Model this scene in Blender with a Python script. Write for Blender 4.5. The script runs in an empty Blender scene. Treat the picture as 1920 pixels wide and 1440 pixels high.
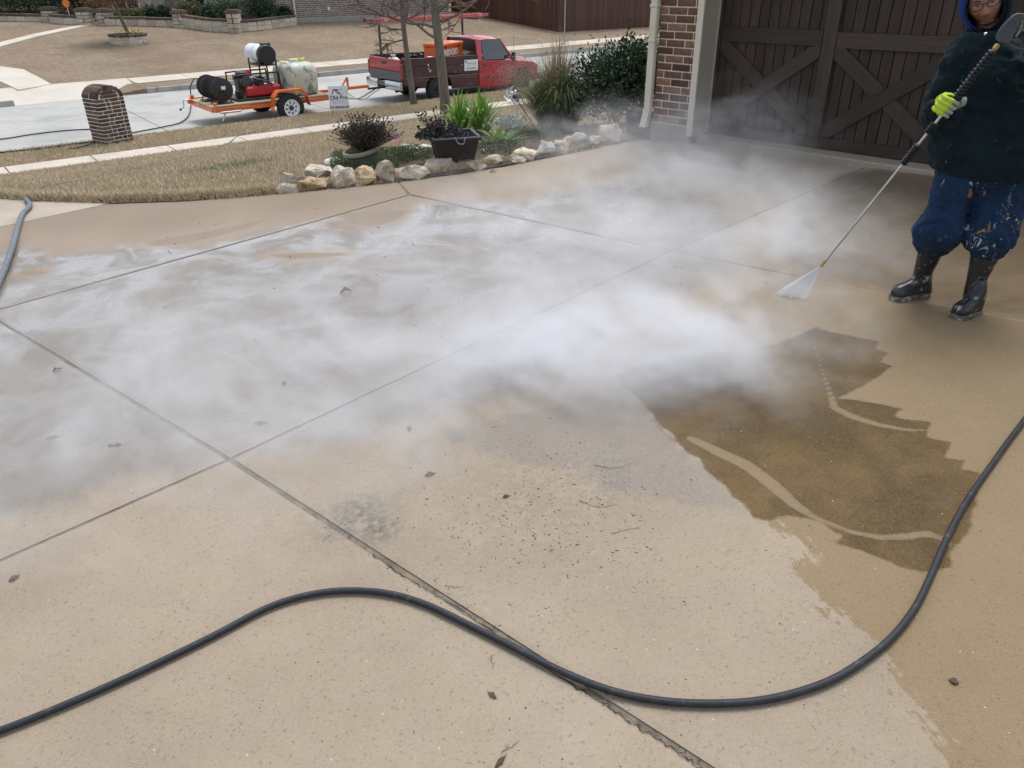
import bpy, math, random
import numpy as np
from mathutils import Vector, Matrix, Quaternion
random.seed(7); np.random.seed(7)
SC = bpy.context.scene
COL = SC.collection
V = Vector

# ------------------------------------------------------------------ camera
CAMZ = 1.75; FPX = 1450.0; CX, CY = 960.0, 720.0
_down = V((25.0, 2660.0, FPX)).normalized()
_f0 = V((0, 0, 1.0)); _fwd = (_f0 - _down * _down.z).normalized()
_right = _down.cross(_fwd)
RCW = Matrix((_right, _fwd, -_down))          # photo-camera axes (right, down, forward) -> world
CAMP = V((0, 0, CAMZ))
cam_data = bpy.data.cameras.new('camera'); cam = bpy.data.objects.new('camera', cam_data)
COL.objects.link(cam); SC.camera = cam
cam_data.sensor_width = 36.0; cam_data.lens = FPX / 1920 * 36.0
cam_data.clip_start = 0.05; cam_data.clip_end = 400
cx_, cy_, cz_ = RCW @ V((1, 0, 0)), RCW @ V((0, -1, 0)), RCW @ V((0, 0, -1))
mw = Matrix(((cx_.x, cy_.x, cz_.x, 0), (cx_.y, cy_.y, cz_.y, 0), (cx_.z, cy_.z, cz_.z, CAMZ), (0, 0, 0, 1)))
cam.matrix_world = mw

# ------------------------------------------------------------------ light
SUN_EL, SUN_AZ = 68.0, 20.0       # degrees; azimuth from +Y towards +X
world = bpy.data.worlds.new("World"); SC.world = world; world.use_nodes = True
wn = world.node_tree; wn.nodes.clear()
sky = wn.nodes.new('ShaderNodeTexSky'); sky.sky_type = 'NISHITA'; sky.sun_disc = False
sky.sun_elevation = math.radians(SUN_EL); sky.sun_rotation = math.radians(SUN_AZ)
sky.dust_density = 2.5; sky.air_density = 1.0; sky.ozone_density = 1.0
hsv = wn.nodes.new('ShaderNodeHueSaturation'); hsv.inputs['Saturation'].default_value = 0.48   # overcast: the blue is veiled
bg = wn.nodes.new('ShaderNodeBackground'); bg.inputs['Strength'].default_value = 0.15
wo = wn.nodes.new('ShaderNodeOutputWorld')
wn.links.new(sky.outputs[0], hsv.inputs['Color']); wn.links.new(hsv.outputs[0], bg.inputs['Color']); wn.links.new(bg.outputs[0], wo.inputs['Surface'])
sd = bpy.data.lights.new('sun', 'SUN'); sd.energy = 0.95; sd.angle = math.radians(24); sd.color = (1.0, 0.97, 0.93)
sun = bpy.data.objects.new('sun', sd); COL.objects.link(sun)
_sdir = V((math.sin(math.radians(SUN_AZ)) * math.cos(math.radians(SUN_EL)), math.cos(math.radians(SUN_AZ)) * math.cos(math.radians(SUN_EL)), math.sin(math.radians(SUN_EL))))
sun.rotation_euler = (-_sdir).to_track_quat('-Z', 'Y').to_euler(); sun.location = (0, 0, 30)
vs = SC.view_settings; vs.view_transform = 'Standard'; vs.look = 'None'; vs.gamma = 1; vs.use_curve_mapping = False
vs.exposure = 0.66
cy = SC.cycles
cy.use_denoising = True
try: cy.denoiser = 'OPENIMAGEDENOISE'
except Exception: pass
cy.volume_step_rate = 1.6; cy.volume_bounces = 8; cy.max_bounces = 10; cy.diffuse_bounces = 3; cy.glossy_bounces = 3
cy.transmission_bounces = 4; cy.transparent_max_bounces = 8; cy.caustics_reflective = False; cy.caustics_refractive = False

# ------------------------------------------------------------------ photo geometry -> world
def ray(px, py): return (RCW @ V((px - CX, py - CY, FPX))).normalized()
ND = V((-0.03739844, -0.00650452, 0.99927926))           # the drive's plane, through the origin
def zdrive(x, y): return -(ND.x * x + ND.y * y) / ND.z
def GP(px, py, lift=0.0):                                 # pixel -> point on the drive's plane
    d = ray(px, py); o = CAMP - V((0, 0, lift)); t = -(o.dot(ND)) / d.dot(ND); p = CAMP + d * t; return p
def AY(px, py, Y):                                        # pixel -> point at distance Y ahead
    d = ray(px, py); return CAMP + d * (Y / d.y)
def AZ(px, py, z):
    d = ray(px, py); return CAMP + d * ((z - CAMZ) / d.z)
UD = V((.78958, .61364, 0)); WD = V((-.61364, .78958, 0)) # along the street / across it
def uw(u, w, z=0.0): return UD * u + WD * w + V((0, 0, z))
STREET_ROT = math.atan2(UD.y, UD.x)

# lawn edge on the drive (photo outline of the real edge, unprojected on the drive's plane)
EDGE_PX = [(0, 371), (60, 376), (200, 380), (350, 375), (450, 369), (530, 361), (640, 350), (750, 339), (900, 317), (1000, 299), (1100, 281), (1180, 261), (1215, 250)]
EDGE = [GP(*p) for p in EDGE_PX]
_a = EDGE[0]; _d0 = (EDGE[0] - EDGE[1]).normalized()
EDGE = [_a + (_d0 + V((0, -0.06 * k, 0))).normalized() * s for k, s in ((3, 9.0), (2, 5.0), (1, 2.2))] + EDGE
_b = EDGE[-1]; EDGE = EDGE + [_b + V((0.6, .15, 0)), _b + V((4, 1, 0)), _b + V((16, 2.5, 0))]
for e in EDGE: e.z = zdrive(e.x, e.y)
EU = np.array([e.dot(UD) for e in EDGE]); EW = np.array([e.dot(WD) for e in EDGE])
_o = np.argsort(EU); EUs, EWs = EU[_o], EW[_o]
def wedge(u): return float(np.interp(u, EUs, EWs))
W_S0, W_S1, W_C0, W_C1, W_F0, W_F1, W_F2, W_F3 = 17.1, 18.0, 19.75, 19.92, 27.95, 28.15, 28.95, 30.2
Z_ST = -1.85
PROF = [(17.1, -1.64), (18.0, -1.66), (18.1, -1.62), (19.75, -1.66), (19.92, -1.70)]
YARD_K = 0.085
def zg(x, y):
    u = x * UD.x + y * UD.y; w = x * WD.x + y * WD.y
    we = wedge(u)
    if w <= we: return zdrive(x, y)
    if w < W_S0:
        p = UD * u + WD * we; z0 = zdrive(p.x, p.y) + 0.03; t = (w - we) / (W_S0 - we)
        z1 = -1.60
        return z0 + (z1 - z0) * t + 0.10 * math.sin(math.pi * min(1, t)) * (1 - t)
    if w < W_C1: return float(np.interp(w, [p[0] for p in PROF], [p[1] for p in PROF]))
    if w < W_F0: return Z_ST + 0.04 * math.sin(math.pi * (w - W_C1) / (W_F0 - W_C1))
    if w < W_F3: return -1.70 + 0.09 * (w - W_F0) / (W_F3 - W_F0)
    return -1.61 + YARD_K * (w - W_F3)
def HIT(px, py, lift=0.0):                                # pixel -> point on the terrain
    d = ray(px, py); t = 1.5; last = t
    while t < 120:
        p = CAMP + d * t
        if p.z < zg(p.x, p.y) + lift:
            a, b = last, t
            for _ in range(14):
                m = (a + b) / 2; q = CAMP + d * m
                if q.z < zg(q.x, q.y) + lift: b = m
                else: a = m
            return CAMP + d * b
        last = t; t += 0.04 + t * 0.004
    return CAMP + d * t

# ------------------------------------------------------------------ materials
MATS = {}
def lin(c):
    return tuple((v / 12.92 if v <= .04045 else ((v + .055) / 1.055) ** 2.4) for v in c)
class NT:
    def __init__(s, name):
        s.m = bpy.data.materials.new(name); s.m.use_nodes = True; s.t = s.m.node_tree
        s.b = s.t.nodes['Principled BSDF']; s.o = s.t.nodes['Material Output']
    def n(s, typ, **kw):
        nd = s.t.nodes.new(typ)
        for k, v in kw.items():
            if k.startswith('_'): setattr(nd, k[1:], v)
            else: nd.inputs[k.replace('__', ' ')].default_value = v
        return nd
    def l(s, a, b): s.t.links.new(a, b)
    def coord(s, kind='Object'): return s.n('ShaderNodeTexCoord').outputs[kind]
    def pos(s): return s.n('ShaderNodeNewGeometry').outputs['Position']
    def noise(s, vec, scale, detail=3, rough=.55, dist=0.0, out='Fac'):
        nd = s.n('ShaderNodeTexNoise', Scale=scale, Detail=detail, Roughness=rough, Distortion=dist); s.l(vec, nd.inputs['Vector']); return nd.outputs[out]
    def ramp(s, f, stops, interp='LINEAR'):
        nd = s.n('ShaderNodeValToRGB'); cr = nd.color_ramp; cr.interpolation = interp
        while len(cr.elements) < len(stops): cr.elements.new(.5)
        for e, (p, c) in zip(cr.elements, stops):
            e.position = p; e.color = (c, c, c, 1) if isinstance(c, (int, float)) else (*c, 1)
        s.l(f, nd.inputs[0]); return nd.outputs[0]
    def mix(s, fac, a, b, mode='MIX'):
        nd = s.t.nodes.new('ShaderNodeMix'); nd.data_type = 'RGBA'; nd.blend_type = mode; nd.clamp_factor = True
        for i, v in ((0, fac), (6, a), (7, b)):
            if hasattr(v, 'type') and hasattr(v, 'links'): s.l(v, nd.inputs[i])
            elif i == 0: nd.inputs[0].default_value = v
            else: nd.inputs[i].default_value = (*v, 1)
        return nd.outputs[2]
    def math(s, op, a, b=None, c=None, clamp=False):
        nd = s.t.nodes.new('ShaderNodeMath'); nd.operation = op; nd.use_clamp = clamp
        for i, v in enumerate((a, b, c)):
            if v is None: continue
            if hasattr(v, 'links'): s.l(v, nd.inputs[i])
            else: nd.inputs[i].default_value = v
        return nd.outputs[0]
    def smooth(s, x, lo, hi):
        nd = s.t.nodes.new('ShaderNodeMapRange'); nd.interpolation_type = 'SMOOTHSTEP'
        s.l(x, nd.inputs[0]); nd.inputs[1].default_value = lo; nd.inputs[2].default_value = hi; return nd.outputs[0]
    def rs(s, vec, ang, sc):
        r = s.n('ShaderNodeVectorRotate'); r.rotation_type = 'Z_AXIS'; r.inputs['Angle'].default_value = -ang; s.l(vec, r.inputs[0]); m_ = s.n('ShaderNodeVectorMath', _operation='MULTIPLY'); s.l(r.outputs[0], m_.inputs[0]); m_.inputs[1].default_value = sc; return m_.outputs[0]
    def attr(s, name): return s.n('ShaderNodeAttribute', _attribute_name=name).outputs['Fac']
    def bump(s, h, strength=.3, dist=.01, prev=None):
        nd = s.n('ShaderNodeBump', Strength=strength, Distance=dist); s.l(h, nd.inputs['Height'])
        if prev is not None: s.l(prev, nd.inputs['Normal'])
        return nd.outputs[0]
    def set(s, **kw):
        for k, v in kw.items():
            i = s.b.inputs[k.replace('__', ' ')]
            if hasattr(v, 'links'): s.l(v, i)
            elif isinstance(v, tuple): i.default_value = (*v, 1)
            else: i.default_value = v
        return s.m
def mat(name, col, rough=.7, metal=0.0, var=.18, scale=8.0, bump=0.0, bscale=60.0, rnd=0.0, stretch=None, spec=.5, coat=0.0, dirt=None, space='Object'):
    """plain procedural material: base colour with noise mottling, optional per-object variation and fine relief"""
    if name in MATS: return MATS[name]
    t = NT(name); c = t.coord('Object') if space == 'Object' else t.pos()
    if stretch:
        mp = t.n('ShaderNodeMapping'); mp.inputs['Scale'].default_value = stretch; t.l(c, mp.inputs[0]); c = mp.outputs[0]
    f = t.noise(c, scale, 4, .6)
    lo = tuple(v * (1 - var) for v in col); hi = tuple(min(1, v * (1 + var)) for v in col)
    cc = t.ramp(f, [(.3, lo), (.7, hi)])
    if dirt:
        f2 = t.noise(c, dirt[1], 5, .65); cc = t.mix(t.ramp(f2, [(dirt[2], 0.0), (dirt[2] + .12, 1.0)]), cc, dirt[0])
    if rnd:
        oi = t.n('ShaderNodeObjectInfo'); r = t.math('MULTIPLY_ADD', oi.outputs['Random'], 2 * rnd, 1 - rnd)
        hv = t.n('ShaderNodeHueSaturation'); t.l(r, hv.inputs['Value']); t.l(cc, hv.inputs['Color']); cc = hv.outputs[0]
    kw = dict(Base__Color=cc, Roughness=rough, Metallic=metal, Specular__IOR__Level=spec)
    if coat: kw['Coat__Weight'] = coat
    if bump: kw['Normal'] = t.bump(t.noise(c, bscale, 4, .6), bump, .01)
    MATS[name] = t.set(**kw); return MATS[name]

# ------------------------------------------------------------------ mesh building
class MB:
    def __init__(s): s.v = []; s.f = []
    def add(s, vs, fs):
        o = len(s.v); s.v += [tuple(v) for v in vs]; s.f += [tuple(i + o for i in f) for f in fs]; return s
    def box(s, c, size, rot=None, taper=None):
        hx, hy, hz = size[0] / 2, size[1] / 2, size[2] / 2
        pts = []
        for z in (-1, 1):
            k = 1 if (z < 0 or not taper) else taper
            for x, y in ((-1, -1), (1, -1), (1, 1), (-1, 1)): pts.append(V((x * hx * k, y * hy * k, z * hz)))
        if rot is not None: pts = [rot @ p for p in pts]
        c = V(c); pts = [p + c for p in pts]
        return s.add(pts, [(3, 2, 1, 0), (4, 5, 6, 7), (0, 1, 5, 4), (1, 2, 6, 5), (2, 3, 7, 6), (3, 0, 4, 7)])
    def bbox(s, c, size, b=.004, rot=None):
        """box with chamfered edges"""
        hx, hy, hz = [v / 2 for v in size]; b = min(b, hx * .9, hy * .9, hz * .9); pts = []; idx = {}
        for sx in (-1, 1):
            for sy in (-1, 1):
                for sz in (-1, 1):
                    for ax in range(3):
                        p = [sx * (hx - b), sy * (hy - b), sz * (hz - b)]; p[ax] = (sx * hx, sy * hy, sz * hz)[ax]
                        idx[(sx, sy, sz, ax)] = len(pts); pts.append(V(p))
        fs = []
        for ax in range(3):
            o = [a for a in range(3) if a != ax]
            for sg in (-1, 1):
                q = []
                for a, c2 in ((-1, -1), (1, -1), (1, 1), (-1, 1)):
                    k = [0, 0, 0]; k[ax] = sg; k[o[0]] = a; k[o[1]] = c2; q.append(idx[(*k, ax)])
                fs.append(q)
        for ax in range(3):
            o = [a for a in range(3) if a != ax]
            for a in (-1, 1):
                for c2 in (-1, 1):
                    k0 = [0, 0, 0]; k1 = [0, 0, 0]; k0[ax] = -1; k1[ax] = 1
                    k0[o[0]] = k1[o[0]] = a; k0[o[1]] = k1[o[1]] = c2
                    fs.append([idx[(*k0, o[0])], idx[(*k1, o[0])], idx[(*k1, o[1])], idx[(*k0, o[1])]])
        for sx in (-1, 1):
            for sy in (-1, 1):
                for sz in (-1, 1): fs.append([idx[(sx, sy, sz, a)] for a in range(3)])
        cen = V(c)
        out = []
        for f in fs:     # outward winding
            a = pts[f[1]] - pts[f[0]]; bb = pts[f[2]] - pts[f[0]]; n = a.cross(bb); m = sum((pts[i] for i in f), V()) / len(f)
            out.append(f if n.dot(m) > 0 else f[::-1])
        if rot is not None: pts = [rot @ p for p in pts]
        return s.add([p + cen for p in pts], out)
    def tube(s, pts, r, n=8, cap=True, squash=None):
        pts = [V(p) for p in pts]; m = len(pts); rs = r if isinstance(r, (list, tuple)) else [r] * m
        t0 = (pts[1] - pts[0]).normalized(); ref = V((0, 0, 1)) if abs(t0.z) < .9 else V((1, 0, 0))
        a = t0.cross(ref).normalized(); vs = []
        for i, p in enumerate(pts):
            t = ((pts[min(i + 1, m - 1)] - pts[max(i - 1, 0)])).normalized()
            a = (a - t * a.dot(t)).normalized(); b = t.cross(a)
            for k in range(n):
                an = 2 * math.pi * k / n; vs.append(p + (a * math.cos(an) + b * math.sin(an)) * rs[i])
        fs = []
        for i in range(m - 1):
            for k in range(n):
                k2 = (k + 1) % n; fs.append((i * n + k, i * n + k2, (i + 1) * n + k2, (i + 1) * n + k))
        if cap: fs.append(tuple(range(n))[::-1]); fs.append(tuple((m - 1) * n + k for k in range(n)))
        return s.add(vs, fs)
    def cyl(s, p0, p1, r, r1=None, n=16): return s.tube([p0, p1], [r, r if r1 is None else r1], n)
    def rings(s, R, close=True, capa=True, capb=True):
        """R: list of rings (equal length lists of points) lofted"""
        n = len(R[0]); vs = [p for r in R for p in r]; fs = []
        for i in range(len(R) - 1):
            for k in range(n if close else n - 1):
                k2 = (k + 1) % n; fs.append((i * n + k, i * n + k2, (i + 1) * n + k2, (i + 1) * n + k))
        if capa: fs.append(tuple(range(n))[::-1])
        if capb: fs.append(tuple((len(R) - 1) * n + k for k in range(n)))
        return s.add(vs, fs)
    def lathe(s, prof, c=(0, 0, 0), axis=V((0, 0, 1)), n=24, caps=True):
        ax = V(axis).normalized(); a = ax.orthogonal().normalized(); b = ax.cross(a); R = []
        for r, h in prof:
            R.append([V(c) + ax * h + (a * math.cos(2 * math.pi * k / n) + b * math.sin(2 * math.pi * k / n)) * r for k in range(n)])
        return s.rings(R, True, caps, caps)
    def prism(s, out, depth, O=V(), X=V((1, 0, 0)), Y=V((0, 0, 1)), Z=None):
        """2-D outline (x,y) in plane X,Y extruded by depth along Z from O"""
        X = V(X); Y = V(Y); Z = X.cross(Y) if Z is None else V(Z); n = len(out)
        a = [V(O) + X * x + Y * y for x, y in out]; b = [p + Z * depth for p in a]
        return s.add(a + b, [tuple(range(n))[::-1], tuple(range(n, 2 * n))] + [(i, (i + 1) % n, (i + 1) % n + n, i + n) for i in range(n)])
    def build(s, name, m=None, parent=None, smooth=False, world=True, fix=True, bevel=0.0, sub=0):
        me = bpy.data.meshes.new(name); me.from_pydata(s.v, [], s.f); me.update()
        if fix and len(s.f) < 40000:
            import bmesh
            bm = bmesh.new(); bm.from_mesh(me); bmesh.ops.recalc_face_normals(bm, faces=bm.faces); bm.to_mesh(me); bm.free()
        o = bpy.data.objects.new(name, me); COL.objects.link(o)
        if m is not None: me.materials.append(m)
        if smooth:
            me.polygons.foreach_set('use_smooth', [True] * len(me.polygons))
            if smooth != 'all': 
                try: me.set_sharp_from_angle(angle=math.radians(38))
                except Exception: pass
        if bevel:
            md = o.modifiers.new('bevel', 'BEVEL'); md.width = bevel; md.segments = 2; md.limit_method = 'ANGLE'; md.angle_limit = math.radians(35)
        if sub:
            md = o.modifiers.new('sub', 'SUBSURF'); md.levels = sub; md.render_levels = sub
        if parent is not None: adopt(o, parent, world)
        return o
def adopt(o, parent, world=True):
    o.parent = parent
    if world:
        M_ = Matrix.LocRotScale(parent.location, parent.rotation_euler, parent.scale)
        pp = parent.parent
        if pp is not None and not parent.get('_w'):
            M_ = pmat(parent)
        o.matrix_parent_inverse = pmat(parent).inverted()
def pmat(o):
    M_ = Matrix.LocRotScale(o.location, o.rotation_euler, o.scale)
    return (pmat(o.parent) @ o.matrix_parent_inverse @ M_) if o.parent is not None else M_
def tag(o, label=None, cat=None, group=None, kind=None):
    for k, v in (('label', label), ('category', cat), ('group', group), ('kind', kind)):
        if v: o[k] = v
    return o
def thing(name, label, cat, loc=(0, 0, 0), rz=0.0, group=None):
    o = bpy.data.objects.new(name, None); COL.objects.link(o); o.location = loc; o.rotation_euler = (0, 0, rz); o.empty_display_size = .2
    return tag(o, label, cat, group)
def copytree(o, parent=None):
    c = o.copy(); COL.objects.link(c); c.parent = parent
    for ch in list(o.children): copytree(ch, c)
    return c
def inst(name, me, parent=None, M_=None, mtl=None):
    """object sharing mesh data; M_ = matrix in parent's local space"""
    o = bpy.data.objects.new(name, me); COL.objects.link(o)
    if parent is not None: o.parent = parent
    if M_ is not None: o.matrix_basis = M_
    return o
def text_mesh(txt, size, name, m, parent, M_, bold=0.0, align='CENTER', ext=.001):
    cu = bpy.data.curves.new(name, 'FONT'); cu.body = txt; cu.size = size; cu.align_x = align; cu.align_y = 'CENTER'; cu.offset = bold; cu.extrude = ext; cu.resolution_u = 3
    to = bpy.data.objects.new('tmp', cu); COL.objects.link(to); bpy.context.view_layer.update()
    dg = bpy.context.evaluated_depsgraph_get(); me = bpy.data.meshes.new_from_object(to.evaluated_get(dg)); bpy.data.objects.remove(to)
    me.materials.clear(); me.materials.append(m)
    o = bpy.data.objects.new(name, me); COL.objects.link(o); o.parent = parent; o.matrix_basis = M_; return o
def rnd(a, b): return random.uniform(a, b)
def catmull(pts, n=6):
    P = [V(p) for p in pts]; P = [P[0] * 2 - P[1]] + P + [P[-1] * 2 - P[-2]]; out = []
    for i in range(1, len(P) - 2):
        for k in range(n):
            t = k / n; a, b, c, d = P[i - 1], P[i], P[i + 1], P[i + 2]
            out.append(0.5 * ((2 * b) + (c - a) * t + (2 * a - 5 * b + 4 * c - d) * t * t + (3 * b - a - 3 * c + d) * t ** 3))
    out.append(P[-2]); return out
# ================================================================== SETTING: drive
def sdf_poly(X, Y, poly):
    """signed distance (+ inside) from numpy points to polygon"""
    px = np.array([p[0] for p in poly]); py = np.array([p[1] for p in poly]); n = len(px)
    d = np.full(X.shape, 1e9); inside = np.zeros(X.shape, bool)
    for i in range(n):
        x0, y0, x1, y1 = px[i], py[i], px[(i + 1) % n], py[(i + 1) % n]
        ex, ey = x1 - x0, y1 - y0; t = np.clip(((X - x0) * ex + (Y - y0) * ey) / (ex * ex + ey * ey + 1e-12), 0, 1)
        d = np.minimum(d, np.hypot(X - x0 - t * ex, Y - y0 - t * ey))
        c = ((y0 > Y) != (y1 > Y)); xx = x0 + (Y - y0) * ex / (ey if abs(ey) > 1e-12 else 1e-12); inside ^= (c & (X < xx))
    return np.where(inside, d, -d)
def sdf_line(X, Y, pts, widths):
    """+ inside a stroke of varying half width"""
    best = np.full(X.shape, -1e9)
    for i in range(len(pts) - 1):
        (x0, y0), (x1, y1) = pts[i], pts[i + 1]; ex, ey = x1 - x0, y1 - y0
        t = np.clip(((X - x0) * ex + (Y - y0) * ey) / (ex * ex + ey * ey + 1e-12), 0, 1)
        best = np.maximum(best, widths[i] * (1 - t) + widths[i + 1] * t - np.hypot(X - x0 - t * ex, Y - y0 - t * ey))
    return best
def G2(pts): return [(GP(*p).x, GP(*p).y) for p in pts]
DIRTY = G2([(1530, 612), (1560, 622), (1650, 640), (1640, 655), (1668, 662), (1652, 680), (1676, 686), (1640, 712), (1574, 746), (1700, 765), (1680, 782), (1745, 790), (1742, 806), (1742, 820), (1785, 830), (1770, 858), (1812, 862), (1806, 880), (1838, 884), (1832, 930), (1822, 985), (1786, 1030), (1788, 1062), (1740, 1072), (1690, 1068), (1660, 1050), (1620, 1036), (1563, 1018), (1578, 1006), (1530, 978), (1470, 968), (1440, 978),
             (1412, 972), (1400, 950), (1372, 930), (1355, 905), (1325, 885), (1310, 860), (1280, 845), (1262, 815), (1235, 795), (1212, 765), (1180, 735), (1150, 705), (1200, 685), (1300, 668), (1400, 655), (1470, 640)])
TRACE1 = (G2([(1295, 822), (1345, 846), (1400, 872), (1450, 910), (1490, 946), (1530, 972), (1590, 996), (1650, 1008), (1700, 1006), (1740, 1000), (1772, 1012), (1790, 1030)]), [.02, .028, .03, .03, .024, .014, .012, .013, .016, .016, .013, .01])
TRACE2 = (G2([(1528, 650), (1540, 690), (1556, 735), (1565, 765), (1600, 782), (1650, 797), (1700, 806), (1745, 806)]), [.01, .008, .012, .02, .022, .016, .012, .006])
WETTAN = G2([(1180, 730), (1225, 780), (1300, 850), (1372, 925), (1420, 968), (1445, 985), (1500, 1028), (1522, 1052), (1470, 1044), (1480, 1080), (1530, 1110), (1540, 1140), (1590, 1180), (1640, 1215), (1665, 1250), (1690, 1300), (1735, 1345), (1770, 1400), (1830, 1450), (1900, 1520), (3600, 1500), (3200, 560), (1920, 300), (1500, 500), (1300, 600)])
BACKW = G2([(1500, 508), (1440, 480), (1440, 430), (1500, 370), (1560, 325), (1640, 312), (1760, 326), (1990, 350), (2900, 520), (2800, 720), (1920, 604), (1660, 550), (1560, 530)])
PUDDLE = G2([(-400, 1000), (-60, 480), (40, 440), (120, 470), (240, 452), (380, 452), (520, 420), (660, 396), (760, 378), (840, 372), (960, 372), (1100, 340), (1250, 330), (1400, 400), (1420, 500), (1300, 560), (1150, 640), (1060, 700), (960, 760), (820, 800), (640, 860), (450, 880), (240, 930), (0, 1010)])
HOLES = [G2(h) for h in ([(640, 402), (700, 396), (770, 394), (745, 412), (700, 426), (655, 420)], [(500, 478), (560, 474), (640, 474), (655, 478), (600, 484), (540, 486)], [(38, 512), (60, 506), (92, 509), (80, 516), (50, 518)],
         [(270, 455), (330, 444), (440, 424), (505, 408), (480, 424), (400, 444), (340, 458), (290, 462)])]
STREAK = G2([(300, 432), (345, 430), (480, 420), (600, 402), (700, 388), (760, 372), (700, 384), (560, 408), (400, 440), (330, 438)])
DAMPG = G2([(830, 800), (860, 830), (900, 850), (960, 862), (1040, 880), (1090, 888), (1080, 905), (1120, 915), (1200, 930), (1300, 945), (1380, 960), (1412, 972), (1370, 925), (1300, 850), (1225, 780), (1200, 740), (1130, 745), (1020, 765), (900, 790)])
STAIN = [(GP(706, 990), .09, 1.0), (GP(670, 968), .15, .8), (GP(820, 1030), .25, .12), (GP(990, 930), .30, .30), (GP(1120, 900), .28, .30), (GP(1040, 1000), .30, .18), (GP(860, 515), .35, .35), (GP(850, 450), .25, .3)]
WARM = [(GP(870, 470), .5, .45), (GP(900, 560), .35, .4), (GP(330, 400), .9, .8), (GP(560, 380), .8, .8), (GP(780, 350), .9, .6), (GP(150, 410), .8, .8)]

def concrete_mat():
    t = NT('drive_concrete'); P = t.pos()
    n1 = t.noise(P, 1.1, 5, .6); n2 = t.noise(P, 6, 4, .6); n3 = t.noise(P, 90, 3, .6); n4 = t.noise(P, 420, 2, .5)
    dry = t.ramp(n1, [(.3, (.262, .207, .143)), (.5, (.322, .257, .180)), (.7, (.360, .296, .218))])
    dry = t.mix(t.math('MULTIPLY', t.smooth(n2, .45, .7), .45), dry, (.29, .24, .185))
    edge = t.math('MULTIPLY', t.math('SUBTRACT', t.noise(P, 9, 5, .65), .5), .22)
    efine = t.math('MULTIPLY', t.math('SUBTRACT', t.noise(P, 45, 4, .7), .5), .07)
    dg = GP(1850, 1440) - GP(1480, 1030); ew = t.math('MULTIPLY', t.math('SUBTRACT', t.noise(t.rs(P, math.atan2(dg.y, dg.x), (2.2, 16, 1)), 1.0, 5, .7), .5), .30)
    ejag = t.math('ADD', edge, efine)
    a_d, a_t, a_w, a_b, a_p, a_g, a_s, a_h = [t.attr(k) for k in ('dirty', 'trace', 'wettan', 'backwet', 'puddle', 'damp', 'stain', 'warm')]
    dirty = t.smooth(t.math('ADD', a_d, t.math('MULTIPLY', ejag, .22)), -.006, .010)
    dirty = t.math('MULTIPLY', dirty, t.math('SUBTRACT', 1.0, t.math('MULTIPLY', t.smooth(t.math('ADD', a_t, t.math('MULTIPLY', efine, .1)), -.004, .008), .8)))
    wet = t.smooth(t.math('ADD', t.math('ADD', a_w, ejag), ew), -.004, .022)
    back = t.smooth(t.math('ADD', a_b, t.math('MULTIPLY', ejag, .8)), -.03, .16)
    pud = t.smooth(t.math('ADD', a_p, t.math('MULTIPLY', ejag, 1.6)), -.02, .25)
    damp = t.smooth(t.math('ADD', a_g, ejag), -.03, .04)
    c = t.mix(t.math('MULTIPLY', damp, .75), dry, (.175, .150, .125))
    c = t.mix(t.math('MULTIPLY', pud, .80), c, t.mix(t.smooth(n1, .35, .65), (.120, .108, .093), (.175, .158, .136)))
    c = t.mix(t.math('MULTIPLY', a_h, .9), c, (.185, .130, .088))
    wc = t.mix(n2, (.208, .148, .076), (.248, .180, .096))
    c = t.mix(wet, c, wc)
    bc = t.mix(t.smooth(n1, .35, .65), (.080, .055, .026), (.130, .090, .044))
    c = t.mix(t.math('MULTIPLY', back, .9), c, bc)
    # broom-finish lines of grime in the unwashed patch
    da = GP(1260, 470) - GP(430, 860); brv = t.rs(P, math.atan2(da.y, da.x), (7, 110, 1)); br = t.noise(brv, 1.0, 4, .7)
    dc = t.mix(t.smooth(t.noise(P, 3.2, 5, .65), .35, .68), (.074, .045, .013), (.135, .086, .028))
    dc = t.mix(t.math('MULTIPLY', t.smooth(br, .52, .72), .55), dc, (.045, .032, .017))
    dc = t.mix(t.math('MULTIPLY', t.smooth(n3, .55, .7), .5), dc, (.19, .14, .075))
    c = t.mix(dirty, c, dc)
    c = t.mix(t.math('MULTIPLY', a_s, t.smooth(t.noise(P, 30, 5, .7), .35, .6)), c, (.065, .07, .055))
    # sand grains, pits and pale specks
    n5 = t.noise(P, 55, 6, .8); c = t.mix(t.math('MULTIPLY', t.smooth(n5, .48, .70), .24), c, (.165, .125, .09)); c = t.mix(t.math('MULTIPLY', t.smooth(t.noise(P, 3.5, 6, .7), .5, .7), .16), c, (.22, .165, .115)); gk = t.math('SUBTRACT', 1.0, t.math('MAXIMUM', t.math('MULTIPLY', dirty, .62), t.math('MULTIPLY', wet, .35))); c = t.mix(t.math('MULTIPLY', gk, t.math('MULTIPLY', t.smooth(n4, .46, .68), .45)), c, (.46, .40, .32))
    c = t.mix(t.math('MULTIPLY', t.smooth(n3, .56, .72), .55), c, (.13, .098, .066))
    vor = t.n('ShaderNodeTexVoronoi', Scale=26.0); t.l(P, vor.inputs['Vector'])
    spk = t.math('MULTIPLY', t.math('LESS_THAN', vor.outputs['Distance'], .065), t.math('GREATER_THAN', t.noise(P, 8.0, 2), .56))
    c = t.mix(t.math('MULTIPLY', spk, .7), c, (.60, .57, .50))
    vor2 = t.n('ShaderNodeTexVoronoi', Scale=17.0); t.l(P, vor2.inputs['Vector'])
    spk2 = t.math('MULTIPLY', t.math('LESS_THAN', vor2.outputs['Distance'], .06), t.math('GREATER_THAN', t.noise(P, 2.3, 3), .52))
    c = t.mix(t.math('MULTIPLY', spk2, .85), c, (.06, .045, .035))
    wet2 = t.math('MULTIPLY', wet, t.math('SUBTRACT', 1.0, dirty))
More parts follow.
